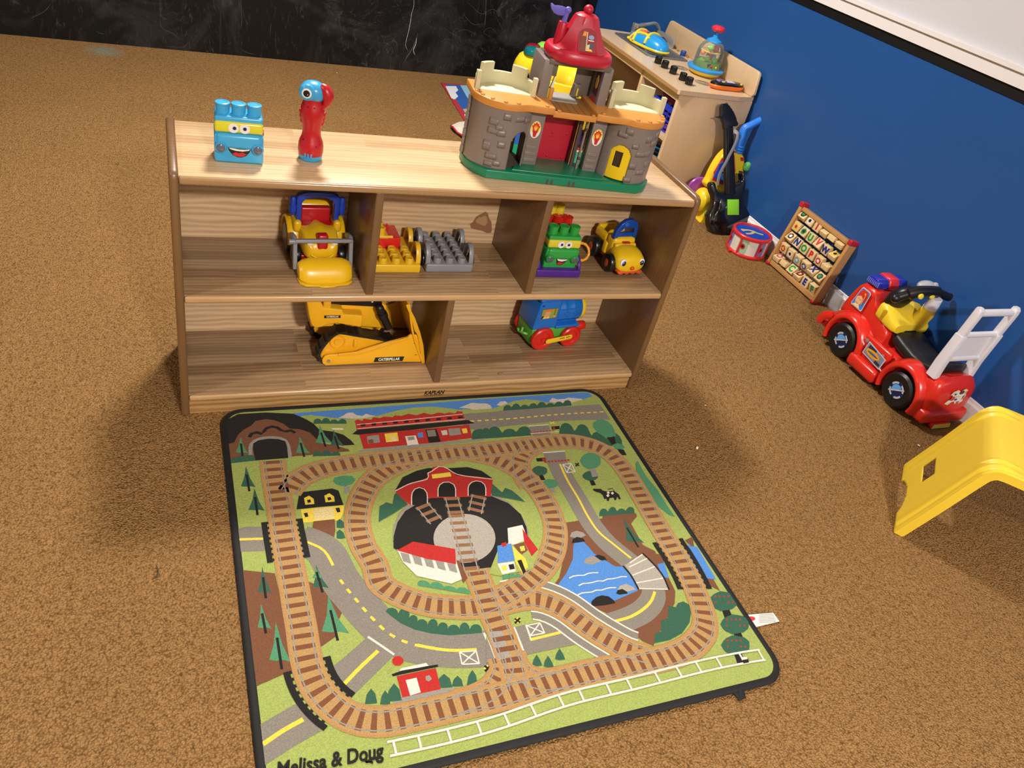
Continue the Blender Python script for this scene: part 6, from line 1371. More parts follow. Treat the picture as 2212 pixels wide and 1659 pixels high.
vslab(sm([(150, 1440), (175, 1390), (205, 1310), (250, 1250), (330, 1230), (348, 1300), (312, 1400), (300, 1440)], 3), -.020, .050, 'floor_head', VY, t, bevel=.006)
p = vp(243, 1315, -.022); bb = B(); bb.ell(p, (.021, .008, .018), 24, 14); bb.tube([p+Vector((-.020, -.007, .0)), p+Vector((0, -.011, .010)), p+Vector((.018, -.007, .014))], .004, 8); bb.build('green_dial', t, plastic('dial_green', ''))
p = vp(235, 1085, .052); q2 = B(); q2.lathe([(0, -.008), (.038, -.008), (.052, -.006), (.055, 0), (.052, .006), (0, .008)], 40, (p.x, p.y+.006, p.z), 'y'); q2.build('wheel', t, plastic('vacuum_purple', '9A3FB0', .35))
HB = plastic('vacuum_handle_blue', '2D7FEA', .35)
hp_ = [vp(640, 590, .016), vp(672, 500, .016), vp(702, 420, .016), vp(735, 330, .014), vp(790, 290, .008), vp(850, 252, .004), vp(905, 218, .0)]
B().tube(catmull(hp_, 6), [.0185-.004*k/36 for k in range(37)], 16).build('handle', t, HB)
for k in range(3):
    a = vp(655-k*9+10, 545+k*32, .016); d_ = (hp_[1]-hp_[0]).normalized(); B().cyl(a-d_*.005, a+d_*.005, .0235, n=24).build('handle_ring', t, HB, bevel=.004, seg=3)
vslab([(690, 900), (715, 870), (712, 950), (680, 975)], .005, .03, 'dark_wheel', plastic('vacuum_black', '141212', .3), t, bevel=.003)

# --- drum
t = thing('toy_drum', 'small toy drum with red rims and coloured side panels by the wall', 'toy drum', (2.207, .850, .001), 0.35)
DR = plastic('drum_red', 'D42A2C', .3)
R_ = .078
B().lathe([(0, .004), (R_*.96, .004), (R_*.97, .010), (R_*.97, .076), (R_*.96, .082), (0, .082)], 48).build('shell', t, plastic('drum_pale', 'CFC6D2', .4))
for z0, z1 in ((0, .012), (.076, .090)):
    B().lathe([(R_*.90, z0), (R_*1.04, z0), (R_*1.07, z0+.003), (R_*1.07, z1-.003), (R_*1.04, z1), (R_*.94, z1), (R_*.92, z1-.004), (R_*.92, z0+.004)], 48).build('rim', t, DR)
n = 40; dsk = lambda r, z: [(r*math.cos(2*PI*k/n), r*math.sin(2*PI*k/n), z) for k in range(n)]
b = B().mat(plastic('drum_blue', '1E46A8', .3)); b.lathe([(0, .080), (R_*.93, .080), (R_*.93, .0845), (0, .0845)], 48)
b.build('drum_head', t)
b = B().mat(plastic('drum_gold', 'C9AE72', .4)); 
for p_, w_ in (([(-.035, .03), (-.005, .026), (.015, .010), (.020, -.010), (.035, -.030)], .006), ([(-.042, .005), (-.020, -.002), (.005, .000), (.020, .010)], .006), ([(-.012, .030), (-.030, .040)], .005)):
    b.tube([(x, y, .0846) for x, y in [(q.x, q.y) for q in catmull([Vector((a, c, 0)) for a, c in p_], 5)]], 0, 8, flat=(w_, .0006), up=(0, 0, 1))
b.build('head_print', t)
cols = ['7F78B8', 'D9D2C4', '9FBFA0', 'E0DAD0']
for k in range(12):
    a0 = 2*PI*k/12; m_ = plastic('panel_'+cols[k % 4].lower(), cols[k % 4], .4); rr_ = R_*.978; b = B()
    b.mat(m_).add([(rr_*math.cos(a0+2*PI/12*j/4), rr_*math.sin(a0+2*PI/12*j/4), z) for j in range(5) for z in (.0125, .0755)], [(2*j, 2*j+2, 2*j+3, 2*j+1) for j in range(4)])
    if k % 2 == 0:
        am = a0+PI/12; c, s = math.cos(am), math.sin(am); rr_ = R_*.990
        def pt(u, v): aa = am+u/rr_; return (rr_*math.cos(aa), rr_*math.sin(aa), .044+v)
        b.mat(REDP).add([pt(.010*math.cos(2*PI*j/14), .012*math.sin(2*PI*j/14)) for j in range(14)], [list(range(14))])
        rr_ = R_*.994; b.mat(plastic('print_dark', '1B1718', .4)).add([pt(.0055*math.cos(2*PI*j/5+PI/2), .0065*math.sin(2*PI*j/5+PI/2)) for j in range(5)], [list(range(5))])
    b.build('side_panel', t)
for k in range(6):
    a0 = 2*PI*k/6+.1; c, s = math.cos(a0), math.sin(a0); B().tube([(R_*1.03*c, R_*1.03*s, .004), (R_*1.0*c, R_*1.0*s, .044), (R_*1.03*c, R_*1.03*s, .084)], .0042, 8).build('rod', t, DR)
a0 = math.atan2(.02, -.08); B().cyl((R_*1.02*math.cos(a0), R_*1.02*math.sin(a0), .006), (R_*1.22*math.cos(a0), R_*1.22*math.sin(a0), .006), .006, n=14).build('peg', t, DR)

# --- alphabet rack leaning on the wall
AB = wood('rack_wood', 'D4A468', '9A6A38', 'z', .05, 2.0, rough=.4, contrast=.8, staves=False, coat=.2)
ABH = wood('rack_wood_h', 'D4A468', '9A6A38', 'y', .05, 2.0, rough=.4, contrast=.8, staves=False, coat=.2)
TILT = math.atan(.16)
# local frame: x out from the wall behind (depth), y along the wall, z up the frame; the root leans it
t = thing('alphabet_rack', 'wooden rack of turning alphabet and picture blocks leaning on the blue wall', 'toy', (2.244, .437, .003), 0, ry=TILT)
WD, HT = .313, .272
for y in (0, WD-.014): 
    B().rbox(0, .040, y, y+.014, .006, HT-.004, .002).build('side_post', t, AB)
for z in (.004, HT-.024): B().rbox(.006, .032, .014, WD-.014, z, z+(.020 if z < .1 else .016), .002).build('rail', t, ABH)
RC = plastic('rack_red', 'B8242C', .4)
for y, z in ((-.003, HT-.018), (WD-.016, HT-.012), (-.003, 0), (WD-.016, 0)): B().rbox(-.003, .043, y, y+.019, z, z+(.020 if z else .012), .003).build('corner_cap', t, RC)
B().box(.020, .022, .014, WD-.014, HT-.14, HT-.02).build('back_slat', t, plastic('rack_back', '1A1614', .6)) if 0 else None
BW = plastic('block_maple', 'E0C48E', .45, grain=.08); BW2 = wood('block_side', 'D8B27E', 'B0855A', 'z', .05, 2.0, rough=.5, contrast=.6, staves=False)
LC = {'g': plastic('letter_green', '12924A', .4), 'r': plastic('letter_red', 'C8282E', .4), 'b': plastic('letter_blue', '1A2F86', .4), 'k': plastic('letter_dark', '241A18', .4), 'y': plastic('letter_yellow', 'E8C23A', .4), 'w': WHP, 's': plastic('letter_sky', '5FA0D8', .4), 'm': plastic('letter_maroon', '6E1A1E', .4)}
rows = [[('*kg', 40), ('*wk', 10), ('1r', 0), ('', 60), ('*yk', 95), ('', 70)],
        [('*yr', 0), ('*gk', 20), ('Ug', 0), ('Vr', 25), ('Wb', -10), ('*yk', 60)],
        [('*kw', 35), ('Nb', 15), ('Og', 0), ('Pr', -5), ('*rw', -10), ('', 75)],
        [('*ry', -15), ('*wk', -15), ('*sw', -20), ('*bw', -25), ('Xb', 55), ('*kg', 30)],
        [('*rw', 70), ('', 95), ('Cg', 30), ('Dm', 60), ('Eb', -5), ('Fg', -25)]]
for ri, row in enumerate(rows):
    z = HT-.037-ri*.0480
    B().cyl((.018, .012, z), (.018, WD-.012, z), .0025, n=8).build('rod', t, BW2)
    for ci, (s_, ang) in enumerate(row):
        yc = WD-.035-ci*.0465
        M_ = Matrix.Translation((.018, yc, z)) @ Matrix.Rotation(math.radians(ang), 4, 'Y')
        bb = B(); bb.mat(BW); bb.T = M_; bb.rbox(-.0105, .0105, -.0185, .0185, -.0185, .0185, .002)
        # picture plane: local x = -.0107, reading direction is -y
        F_ = M_ @ Matrix(((0, 0, -1, -.0108), (-1, 0, 0, 0), (0, 1, 0, 0), (0, 0, 0, 1)))
        o = bb.build('block', t)
        if not s_: continue
        q = B(); q.T = F_
        if s_[0] != '*':
            q.mat(LC[s_[1]]).text(s_[0], .036, ext=.0004, bold=.05)
        else:
            q.mat(LC[s_[1]]).add([(.0125*math.cos(2*PI*k/18)*(1+.12*math.sin(5*2*PI*k/18)), .0125*math.sin(2*PI*k/18), .0003) for k in range(18)], [list(range(18))])
            q.mat(LC[s_[2]]).add([(.006*math.cos(2*PI*k/10)*(1+.4*(k % 2)), .007*math.sin(2*PI*k/10), .0006) for k in range(10)], [list(range(10))])
        q.build('printed_face', o, smooth=0)
# --- clear tape patch on the baseboard behind
gm = plastic('clear_tape', 'C9C9CC', .2, alpha=.45)
bb = B(); bb.grid(lambda u, v: (2.3035+.002*math.sin(u*9+v*5)+.004*(1-v), .365+.13*u, .002+.074*v), 12, 8)
bb.grid(lambda u, v: (2.3035+.014*v, .385+.07*u, .077+.001*math.sin(u*8)), 8, 3)
tp = bb.build('clear_tape', None, gm, solid=.0012); tag(tp, 'crinkled clear tape stuck over the white baseboard beside the alphabet rack', 'tape')

# --- ride-on fire engine
t = thing('ride_on_truck', 'red ride-on fire engine with black seat and white ladder beside the wall', 'ride-on toy', (2.1985, -.018, .001), PI/2); t.scale = (1.0, 1.24, 1.07)
RT = plastic('truck_red', 'D42A1E', .26, coat=.3); RTD = plastic('truck_red_dark', 'A81E18', .4); SB = plastic('seat_black', '1B1A1B', .42, bump=.3); TYR = plastic('tyre_black', '121212', .38); LW = plastic('ladder_white', 'DEDCE2', .4)
def shell(secs, name, m, par, smooth=50, e=.55, n=36):
    """loft along x: (x, half width, z0, z1)"""
    bb = B(); rg = []
    for x, hw, z0, z1 in secs:
        rg.append([(x, hw*math.copysign(abs(math.cos(a))**e, math.cos(a)), (z0+z1)/2+(z1-z0)/2*math.copysign(abs(math.sin(a))**e, math.sin(a))) for a in [2*PI*k/n for k in range(n)]])
    bb.loft(rg); return bb.build(name, par, m, smooth=smooth)
shell([(.262, .030, .070, .078), (.256, .060, .050, .095), (.240, .068, .034, .110), (.215, .072, .030, .135), (.190, .072, .030, .150), (.10, .070, .030, .150), (.04, .066, .030, .135), (.0, .064, .030, .120), (-.08, .064, .030, .118), (-.15, .068, .030, .130), (-.20, .074, .026, .160), (-.225, .074, .022, .165), (-.243, .070, .020, .150), (-.250, .060, .022, .120), (-.252, .04, .03, .07)], 'body', RT, t)
shell([(.238, .050, .110, .128), (.224, .062, .110, .165), (.212, .064, .110, .205), (.204, .064, .110, .230), (.194, .062, .110, .242), (.150, .060, .110, .245), (.128, .060, .110, .240), (.114, .060, .110, .218), (.068, .062, .110, .196), (.025, .064, .100, .172), (.012, .062, .100, .150)], 'cab', RT, t, e=.42)
for sx, r0 in ((.137, .047), (-.140, .048)):
    for sy in (-1, 1):
        # fender arch, swelling outwards
        rg = []
        for k in range(25):
            a = -.12*PI+1.24*PI*k/24; c_, s_ = math.cos(a), math.sin(a)
            rg.append([(sx+r*c_, sy*y, .056+r*s_*1.04) for r, y in ((.068, .050), (.068, .086), (.071, .091), (.077, .092), (.085, .086), (.092, .072), (.094, .050))])
        B().loft(rg).build('fender', t, RT, smooth=60)
        w_ = B(); w_.lathe([(.020, -.012), (.030, -.017), (.040, -.018), (.046, -.013), (.0475, -.004), (.0475, .004), (.046, .013), (.040, .018), (.030, .017), (.020, .012)], 48, (0, 0, 0), 'y'); w_ = w_.build('wheel', t, TYR); w_.location = (sx, sy*.072, .0572); w_.scale = (1.29, 1, 1.205)
        q = B(); yy = sy*.0125
        q.mat(plastic('hub_navy', '14224E', .2)).lathe([(0, 0), (.0225, 0), (.0225, sy*.0015), (0, sy*.0025)], 36, (0, yy, 0), 'y')
        def hp2(m, pts, e=.003): q.mat(m).add([(u, yy+sy*e, v) for u, v in pts], [list(range(len(pts)))])
        chm_ = plastic('hub_silver', 'C6D0DC', .2, metal=.3)
        for k in range(4):
            a0 = k*PI/2+.35; n = 8; hp2(chm_, [(r*math.cos(a0+1.05*j/n), r*math.sin(a0+1.05*j/n)) for r, jj in ((.0215, range(n+1)), (.0165, range(n, -1, -1))) for j in jj])
        hp2(plastic('hub_blue', '5FA0DC', .2), [(.0150*math.cos(a*PI/12), .0150*math.sin(a*PI/12)) for a in range(-3, 10)]); hp2(chm_, [(-.021, .011), (-.019, .014), (.021, -.011), (.019, -.014)], .0036)
        q.build('hub_cap', w_, smooth=30)
for sy in (-1, 1):
    B().rbox(-.052, .078, sy*.078-.018, sy*.078+.018, .014, .056, .012).build('step', t, RT)
    B().rbox(-.050, .072, sy*.070-.010, sy*.070+.006, .050, .125, .010).build('side_wall', t, RT)
shell([(.020, .020, .150, .166), (.012, .045, .140, .172), (-.01, .052, .130, .176), (-.05, .050, .120, .166), (-.09, .050, .118, .158), (-.13, .054, .120, .160), (-.165, .058, .128, .172), (-.190, .052, .140, .186), (-.198, .030, .150, .184)], 'seat', SB, t, e=.6)
B().rbox(-.002, .012, -.022, .022, .1665, .178, .003).build('seat_latch', t, SB)
# dashboard, column and handlebar
DY = plastic('dash_yellow', 'EDCB32', .3)
shell([(.094, .050, .175, .215), (.090, .0645, .172, .232), (.070, .0665, .168, .236), (.045, .0665, .166, .226), (.030, .0655, .166, .214), (.012, .064, .166, .204), (.0, .058, .168, .198)], 'dashboard', DY, t, e=.45)
B().prism([(.056, .180), (.066, .182), (.066, .215), (.054, .220), (.050, .212)], .0660, .0672, 'xz').build('pocket', t, plastic('dash_shadow', 'B8951A', .4), bevel=.0005)
b = B().tube([(.024, -.030, .190), (.010, -.030, .235), (.006, -.030, .262)], [.026, .024, .018], 20); b.build('column_socket', t, DY)
B().tube([(.008, -.030, .255), (.004, -.030, .290)], [.021, .017], 20).build('column', t, LW)
b = B(); P = catmull([(.088, .030, .200), (.080, .030, .235), (.062, .028, .268), (.045, .020, .288)], 6); b.tube(P, [.020+.010*math.sin(PI*k/18) for k in range(19)], 18); b.build('wheel_shroud', t, plastic('bar_black', '131213', .38))
b = B(); P = catmull([(.040, .074, .272), (.034, .056, .285), (.026, .030, .300), (.022, 0, .304), (.020, -.035, .302), (.018, -.075, .290), (.016, -.088, .287)], 6)
b.tube(P, [.0125 if k > 24 else (.0125 if k < 8 else .018) for k in range(37)], 18); b.ell((.040, .076, .271), .0145, 18, 12); hb = b.build('handlebar', t, plastic('bar_black', ''))
for y in (.030, -.010): B().lathe([(0, 0), (.0085, 0), (.0085, .004), (.006, .006), (0, .0065)], 20, (0, y, 0), 'x').build('yellow_button', hb, plastic('button_yellow', 'EBD43A', .3)).location = (0, 0, 0)
for o in hb.children:
    o.matrix_basis = Matrix.Translation((.008, .0, .296)) @ Matrix.Rotation(math.radians(-160), 4, 'Y')
b = B(); b.ell((.060, -.030, .302), (.022, .030, .016), 20, 12); b.ell((.052, -.050, .306), (.010, .012, .012), 14, 10); b.build('bell', t, plastic('bell_grey', 'B0B0B4', .3))
# roof lights
b = B(); LP_ = [(.134, .243), (.204, .243), (.200, .260), (.190, .272), (.150, .272), (.140, .260)]; b.prism(LP_, .016, .054, 'xz', taper=.86).prism(LP_, -.016, -.054, 'xz', taper=.86)
BLs = b.parts('roof_light', t, m=plastic('light_blue', '2A2FA8', .12, coat=.5), bevel=.004, seg=3)
for o in BLs: o['label'] = 'translucent blue roof light'
b = B(); b.prism([(.132, .243), (.206, .243), (.202, .262), (.192, .276), (.148, .276), (.138, .262)], -.017, .017, 'xz'); b.build('roof_bar', t, plastic('light_red', 'D8323C', .25), bevel=.003)
b = B()
for k in range(8): x = .142+k*.0070; b.prism([(x, .247), (x+.0022, .247), (x+.0022, .262), (x, .262)], .0535, .0546, 'xz')
b.parts('light_rib', BLs[0], m=plastic('light_rib', '7A8AE0', .2))
# ladder
for sy in (-1, 1):
    y = sy*.062
    b = B(); b.loft([[(x+dx, y+dy, z) for dx, dy in rrect(w, .020, .004, 3)] for x, z, w in ((-.196, .150, .034), (-.196, .200, .032), (-.204, .295, .030), (-.204, .297, .028))]); b.build('ladder_rail', t, LW)
    b = B(); b.loft([[(x+dx, y+dy, z) for dx, dy in rrect(w, .017, .004, 3)] for x, z, w in ((-.203, .294, .024), (-.210, .368, .024), (-.210, .381, .022), (-.208, .387, .014))]); b.build('ladder_rail', t, LW)
for x, z, r in ((-.198, .212, .010), (-.204, .296, .0085), (-.209, .371, .0105)): B().cyl((x, -.058, z), (x, .058, z), r, n=18).build('rung', t, LW)
B().box(-.203, -.199, -.056, .056, .205, .296).build('ladder_panel', t, LW)
# rear
B().rbox(-.262, -.205, -.078, .078, .016, .060, .012).build('rear_bumper', t, RT)
B().rbox(-.268, -.250, -.030, .034, .004, .018, .002).build('tow_step', t, RT)
B().prism([(-.030, .0), (.034, 0), (.030, .014), (-.026, .014)], -.2700, -.2685, 'yz').build('warning_label', t, plastic('label_yellow', 'D8D058', .4)).location = (0, 0, .004)
B().rbox(.235, .268, -.075, .075, .040, .062, .008).build('front_bumper', t, RT)
for sy in (-1, 1): B().tube(catmull([(.222, sy*.080, .098), (.250, sy*.084, .082), (.266, sy*.084, .052)], 5), 0, 8, flat=(.014, .004), up=(0, 1, 0)).build('front_fender_tip', t, RT)
# stickers on the visible side: a young firefighter in a red helmet, the hose locker, stripes; a small spotted dog at the back
def side_st(name, org, pu, pv, layers, yy):
    q = B()
    for e, (m, pts) in enumerate(layers): q.mat(m).add([(org[0]-u*pu, yy+.0003*e, org[1]+v*pv) for u, v in pts], [list(range(len(pts)))])
    return q.build(name, t, smooth=0, recalc=False)
sq_ = lambda a, b_, c, d: [(a, b_), (c, b_), (c, d), (a, d)]
ov = lambda cx_, cy_, rx_, ry_, n=20: [(cx_+rx_*math.cos(2*PI*k/n), cy_+ry_*math.sin(2*PI*k/n)) for k in range(n)]
SKB = plastic('sticker_blue', '3F86D8', .3); SKS = plastic('sticker_skin', 'F0B88A', .35); SKR = plastic('sticker_red', 'D8342A', .3); SKG = plastic('sticker_grey', '8E9AA8', .3, metal=.3); SKN = plastic('sticker_dark', '2A3140', .35)
tz = [(.04, 0), (.90, 0), (.97, .06), (1.0, .92), (.90, 1), (.30, 1), (.22, .92), (0, .10)]
side_st('face_sticker', (.196, .160), .056, .070, [(plastic('sticker_rim', 'C8CED8', .25), tz), (SKB, [(.5+(u-.5)*.90, .5+(v-.5)*.90) for u, v in tz]),
    (SKR, [(.24, .55), (.36, .92), (.80, .93), (.93, .70), (.90, .40), (.60, .62)]), (SKS, ov(.44, .40, .25, .27)), (SKR, [(.20, .50), (.30, .80), (.60, .90), (.86, .70), (.70, .55), (.45, .62)]), (plastic('sticker_tan', 'F2D6A0', .35), [(.12, .05), (.78, .05), (.62, .20), (.30, .18)]),
    (SKN, [(.36, .46), (.39, .49), (.41, .44)]), (SKN, [(.52, .44), (.55, .48), (.58, .43)]), (SKN, [(.30, .28), (.42, .22), (.56, .27), (.43, .24)]), (ORP, sq_(.72, .3, .80, .8)), (YLP, ov(.70, .80, .05, .05))], .0655)
side_st('hose_sticker', (.050, .066), .100, .056, [(plastic('sticker_rim', ''), [(.08, .12), (.95, -.02), (1.0, .70), (.12, .92)]), (SKG, [(.11, .17), (.92, .04), (.96, .66), (.15, .85)]), (SKN, [(.20, .60), (.55, .56), (.56, .76), (.22, .80)]), (plastic('hose_orange', 'F0A01E', .35), ov(.48, .44, .31, .20)), (SKG, ov(.48, .44, .20, .09)), (SKN, sq_(.25, .42, .72, .46)), (SKN, [(.66, .14), (.90, .12), (.90, .26), (.68, .30)])], .0842)
side_st('stripe_sticker', (.064, .090), .014, .018, [(WHP, [(0, .5), (1, .2), (1, .5), (0, .8)])], .0838); side_st('stripe_sticker', (-.040, .060), .018, .018, [(WHP, [(0, .5), (1, .2), (1, .5), (0, .8)])], .0838)
for x, z in ((.050, .112), (-.030, .106)): B().lathe([(0, 0), (.006, 0), (.006, .0012), (0, .002)], 18, (x, .0815, z), 'y').build('bolt', t, SKG)
dog = [(0, .1), (.1, .3), (.25, .35), (.2, .6), (.05, .65), (.1, .85), (.3, .95), (.5, .85), (.7, 1.0), (.9, .9), (.88, .7), (.98, .55), (.9, .35), (1.0, .2), (.85, .05), (.7, .12), (.62, .02), (.5, .2), (.35, .18), (.25, 0)]
q = B()
for e, (m, pts) in enumerate(((plastic('sticker_cream', 'EBD9A4', .35), dog), (WHP, [(.1+(u)*.8, .1+v*.8) for u, v in dog]), (plastic('sticker_maroon', '5A1C22', .35), ov(.60, .78, .14, .12)), (SKR, ov(.28, .42, .12, .14)), (SKN, [(.82, .3), (.90, .62), (.80, .55)]), (ORP, [(.75, .62), (.86, .88), (.80, .85)]), (plastic('sticker_violet', '4A3C8A', .35), ov(.48, .36, .07, .07)), (SKR, ov(.70, .18, .08, .05)), (YLP, ov(.5, .55, .12, .05)), (SKN, ov(.25, .72, .05, .06)))):
    q.mat(m).add([(-.2535-.0004*e+.012*abs(0), -.030+.062*(1-u)-.005, .080+.058*v) for u, v in pts], [list(range(len(pts)))])
q.build('dog_sticker', t, smooth=0, recalc=False)
# ================================================================ yellow slide at the right edge
t = thing('yellow_slide', 'bent yellow plastic slide piece with a square cutout at the right edge', 'toy slide', (0, 0, 0))
SY = plastic('slide_yellow', 'EFCC3C', .38, sss=.05)
C1, C2 = Vector((1.674, -.635, 0)), Vector((1.916, -.419, 0)); W_ = (C2-C1).normalized(); wid = (C2-C1).length
O_ = Vector((.665, -.747, 0)); O_ = (O_-W_*O_.dot(W_)).normalized()
prof2 = [(0.0, 0.002), (.042, .130), (.078, .245), (.088, .268), (.102, .282), (.124, .288), (.20, .289), (.62, .290)]
PP = catmull([Vector((s, z, 0)) for s, z in prof2], 8); Ls = [0]
for i in range(1, len(PP)): Ls.append(Ls[-1]+(PP[i]-PP[i-1]).length)
def path(L_):
    for i in range(1, len(PP)):
        if L_ <= Ls[i] or i == len(PP)-1:
            k = (L_-Ls[i-1])/(Ls[i]-Ls[i-1]); p = PP[i-1].lerp(PP[i], k); d = (PP[min(i+1, len(PP)-1)]-PP[max(i-2, 0)]).normalized(); return p, Vector((d.y, -d.x, 0))
def surf(L_, w):
    p, n = path(L_); e = min(w, wid-w)
    off = 0.0
    # moulded grooves along each side
    for c_, a_ in ((.018, .0075), (.046, .0065)):
        off += -a_*math.exp(-((e-c_)/.0055)**2)
    off *= min(1, max(0, (L_-0.0)/.012))*(1-min(1, max(0, (L_-.315)/.05)))
    q = p-n*off*(-1)
    return C1+O_*q.x+W_*w+Vector((0, 0, q.y)), C1+O_*p.x+W_*w+Vector((0, 0, p.y))
# find the cutout from the outline seen on the sloping face
pn = (O_*(-.95)+Vector((0, 0, .30))).normalized(); hole = []
for px, py in ((680, 650), (757, 598), (748, 705), (672, 760)):
    q = atp(1800+px/3.456, 820+py/3.456, C1+O_*.042+Vector((0, 0, .130)), pn); d = q-C1; hole.append((math.hypot(d.dot(O_), d.z), d.dot(W_)))
hl0, hl1 = min(h[0] for h in hole), max(h[0] for h in hole); hw0, hw1 = min(h[1] for h in hole), max(h[1] for h in hole)
nu, nv = 110, 150; LT = Ls[-1]
def warp(v): return v*LT if 0 else (v/.62*.40 if v < .62 else .40+(v-.62)/.38*(LT-.40))
def skp(u, v):
    L_ = warp(v); w = u*wid
    if hl0-.003 < L_ < hl1+.003 and hw0-.003 < w < hw1+.003: return True
    if .085 < w < wid-.085 and L_ < .026*math.sin(PI*(w-.085)/(wid-.17))**.5: return True
    return False
b = B().grid(lambda u, v: surf(warp(v), u*wid)[0], nu, nv, skp); b.build('panel', t, SY, solid=.003, smooth=60)
for w0, sgn in ((0, -1), (wid, 1)):
    b = B(); rg = []
    for k in range(70):
        p, n = path(LT*k/69); base = C1+W_*w0; P0 = Vector((p.x, p.y, 0)); q1 = P0+Vector((n.x, n.y, 0))*.022
        if q1.y < .001: q1.y = .001
        for_ = lambda q, dw: base+W_*dw+O_*q.x+Vector((0, 0, q.y))
        rg.append([for_(P0, 0), for_(P0, sgn*.003), for_(q1, sgn*.003), for_(q1, 0)])
    b.loft(rg); b.build('side_rim', t, SY, smooth=60)
# far legs that carry the other end, outside the frame
for w0 in (.0, wid-.03): 
    a = C1+O_*.60+W_*w0; B().add([a, a+W_*.03, a+W_*.03+O_*.03, a+O_*.03, a+Vector((0, 0, .285)), a+W_*.03+Vector((0, 0, .285)), a+W_*.03+O_*.02+Vector((0, 0, .285)), a+O_*.02+Vector((0, 0, .285))], [(0, 1, 2, 3), (4, 5, 6, 7), (0, 1, 5, 4), (1, 2, 6, 5), (2, 3, 7, 6), (3, 0, 4, 7)]).build('leg', t, SY, bevel=.003)

# ================================================================ activity table behind the castle
t = thing('activity_table', 'yellow baby activity table with coloured domes, seen behind the castle', 'toy', (1.735, 1.955, .0075), 0.2); t.scale = (1.15, 1.15, 1.15)
AY = plastic('activity_yellow', 'F4D428', .3); AP = plastic('activity_purple', '5A3FA8', .35)
n = 72
def lobe(s, z, k_=.16): return [(s*.185*(1+k_*math.cos(5*a+.6))*math.cos(a), s*.160*(1+k_*math.cos(5*a+.6))*math.sin(a), z) for a in [2*PI*i/n for i in range(n)]]
b = B().loft([lobe(.94, .255), lobe(1.0, .258), lobe(1.02, .268), lobe(.99, .290), lobe(.94, .312), lobe(.82, .330), lobe(.6, .336), lobe(.3, .338), lobe(.05, .338)]); b.build('top', t, AY, smooth=60)
def dome(x, y, r, h, m, name): return B().lathe([(r, 0), (r*1.02, .006), (r*.92, h*.6), (r*.6, h*.9), (0, h)], 28, (x, y, .326)).build(name, t, m)
dome(-.120, .060, .042, .030, plastic('dome_teal', '0E6A6E', .12, coat=.5), 'teal_dome'); dome(-.105, .090, .035, .034, plastic('dome_maroon', '7A1624', .15), 'maroon_dome'); dome(-.030, .110, .040, .036, plastic('dome_lime', '8AD04A', .3), 'lime_dome'); dome(.080, .02, .050, .022, plastic('dome_red', 'C22434', .3), 'red_dome')
for x, y, r in ((-.040, .010, .050), (-.035, .080, .040), (.03, -.05, .04)):
    b = B(); b.mat(plastic('ring_orange_t', 'F08428', .35)).lathe([(r*.86, 0), (r*1.05, 0), (r*1.05, .008), (r*.9, .010), (r*.86, .006)], 32, (x, y, .331)); b.mat(plastic('picture_pale', 'D8D0D4', .35)).lathe([(0, 0), (r*.87, 0), (r*.87, .006), (0, .006)], 32, (x, y, .331)); o = b.build('picture_disc', t)
    q = B(); q.mat(REDP).ell((x+.01, y, .337), (.016, .006, .002), 12, 6); q.build('print', o); q = B(); q.mat(SKB).ell((x-.010, y-.01, .337), (.012, .008, .002), 12, 6); q.build('print', o)
b = B(); [b.cyl((.02+k*.012, -.028, .338), (.02+k*.012, .002, .338), .012, n=12) for k in range(5)]; b.build('purple_roller', t, AP)
B().cyl((.085, -.03, .338), (.105, -.03, .338), .013, n=16).build('blue_roller', t, PB)
# arcade of openings under the front edge
b = B(); ns = 60
def arc_(u, v): a = PI*1.08+PI*.84*u; return (.195*math.cos(a), .205*math.sin(a), .12+.165*v)
def ask(u, v):
    for c_ in (.16, .33, .50, .67, .84):
        if abs(u-c_) < .060 and .30 < v < .80: return True
    return False
b.grid(arc_, ns, 28, ask); b.build('arcade', t, AY, solid=.008)
B().lathe([(0, .10), (.115, .10), (.118, .16), (.11, .25), (0, .25)], 36).build('drum', t, AP)
for k in range(4):
    a = PI/4+k*PI/2; B().tube([(.10*math.cos(a), .09*math.sin(a), .255), (.135*math.cos(a), .125*math.sin(a), .012)], .017, 14).build('leg', t, AP)

# ================================================================ second rug by the black wall
t = thing('blue_rug', 'blue picture rug with red border and a folded corner by the black wall', 'rug')
q = [(1.345, 2.060), (1.384, 2.668), (1.885, 2.690), (1.870, 1.700), (1.500, 1.700)]
def inset(Q, d):
    c = sum((Vector(p+(0,)) for p in Q), Vector())/len(Q); return [((Vector(p+(0,))-c)*(1-d)+c)[:2] for p in Q]
B().prism(q, .0006, .0062).build('border', t, plastic('rug_red', 'A8242E', .9, bump=.5), bevel=.002)
b = B(); b.mat(painted('rug_pile', .95)); z = .0064
def pf(c, pts, z): b.paint(c); b.add([(x, y, z) for x, y in pts], [list(range(len(pts)))])
pf('1C56A0', [(1.372, 2.062), (1.408, 2.648), (1.862, 2.668), (1.848, 1.722), (1.510, 1.722)], .0064)
cl = [atz(*p, .0065) for p in ((962, 186), (985, 186), (990, 195), (984, 200), (990, 208), (982, 215), (975, 212))]; pf('D8DCE0', [(p.x, p.y) for p in cl], .0066)
cl = [atz(*p, .0065) for p in ((994, 184), (1030, 185), (1032, 235), (1018, 225), (1006, 205))]; pf('8CB8D4', [(p.x, p.y) for p in cl], .0067)
cl = [atz(*p, .0065) for p in ((1000, 236), (1012, 234), (1016, 241), (1005, 244))]; pf('C0A070', [(p.x, p.y) for p in cl], .0068)
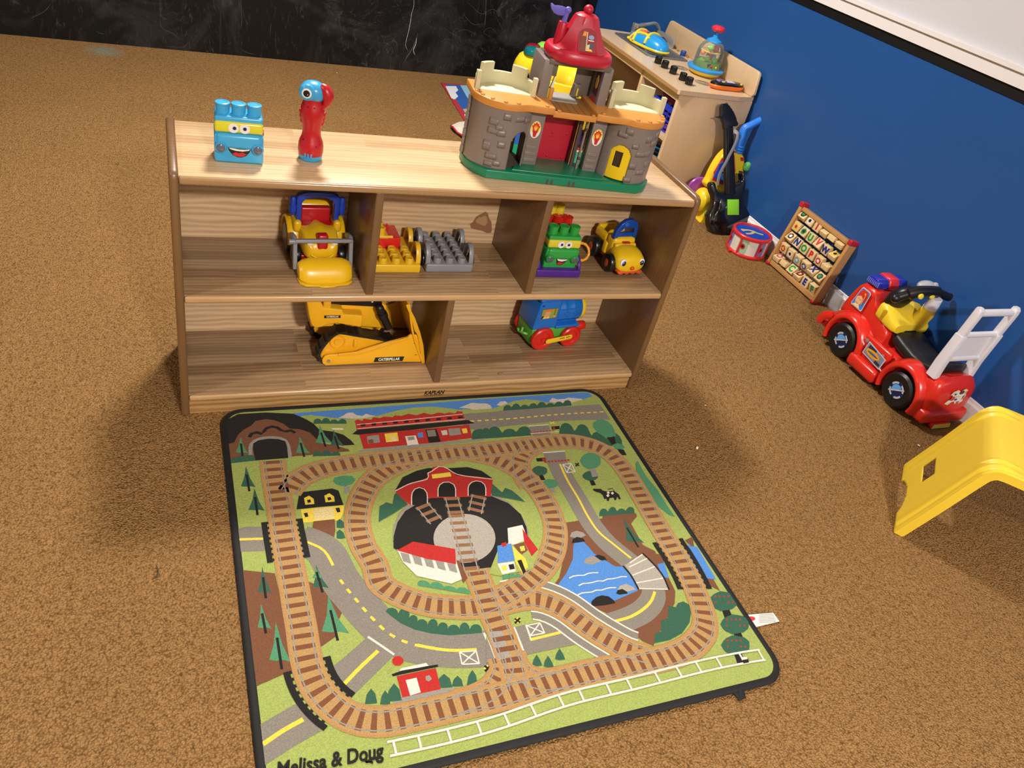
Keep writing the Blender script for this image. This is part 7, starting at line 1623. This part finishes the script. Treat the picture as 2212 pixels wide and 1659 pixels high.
cl = [atz(*p, .0065) for p in ((1003, 247), (1013, 245), (1016, 254), (1005, 254))]; pf('E0E0DC', [(p.x, p.y) for p in cl], .0068)
b.build('pile', t, smooth=0, recalc=False)
fp = [atz(*p, .010) for p in ((974, 272), (990, 269), (1010, 266), (1030, 290), (1012, 302), (1000, 297), (988, 287), (978, 281))]
b = B(); nn2 = len(fp); up_ = [Vector((p.x, p.y, .012+.014*math.sin(i*1.1)**2)) for i, p in enumerate(fp)]; c = sum(up_, Vector())/nn2; c.z = .030
b.mat(plastic('rug_back_cream', 'CDC0B0', .9, bump=.4)).add(up_+[c], [(i, (i+1) % nn2, nn2) for i in range(nn2)]); 
b.mat(plastic('rug_red', '')).tube([tuple(p-Vector((0, 0, .002))) for p in up_[3:]+[up_[0]]], .0045, 8); b.build('folded_corner', t)

# ================================================================ bits on the carpet
first = None
sp = [(1506, 967, 'white paper crumb on the carpet right of the train rug, largest of all', .006), (1985, 962, 'thin white crumb on the carpet above the yellow slide', .0045), (1702, 604, 'tiny white crumb on the carpet below the alphabet rack', .003), (728, 157, 'tiny white crumb on the carpet in front of the black wall', .004), (1524, 875, 'very small white crumb between the shelf foot and the fire engine', .0025)]
for i, (px, py, lab, r) in enumerate(sp):
    p = atz(px, py, .004)
    if first is None: o = first = B().ell((0, 0, 0), (1, .6, .35), 12, 8, e=.8).build('crumb', None, plastic('crumb_white', 'EDE6DC', .7))
    else: o = first.copy(); COL.objects.link(o)
    o.location = (p.x, p.y, .0035); o.scale = (r, r, r); o.rotation_euler = (0, 0, i*1.3+.8); tag(o, lab, 'crumb', 'crumbs on the carpet')
P = [atz(*p, .003) for p in ((338, 1222), (342, 1235), (338, 1247), (328, 1253))]
o = B().tube([(p.x, p.y, .004) for p in catmull(P, 5)], .0008, 6).build('hair_strand', None, plastic('hair_dark', '2A2018', .6)); tag(o, 'short curled dark strand on the carpet left of the train rug', 'thread')
# ================================================================ turn everything into the frame of the room
for o in list(SC.objects):
    if o.parent is None and o.get('kind') != 'structure' and o.type in ('MESH', 'EMPTY'):
        o.matrix_basis = TURN @ o.matrix_basis
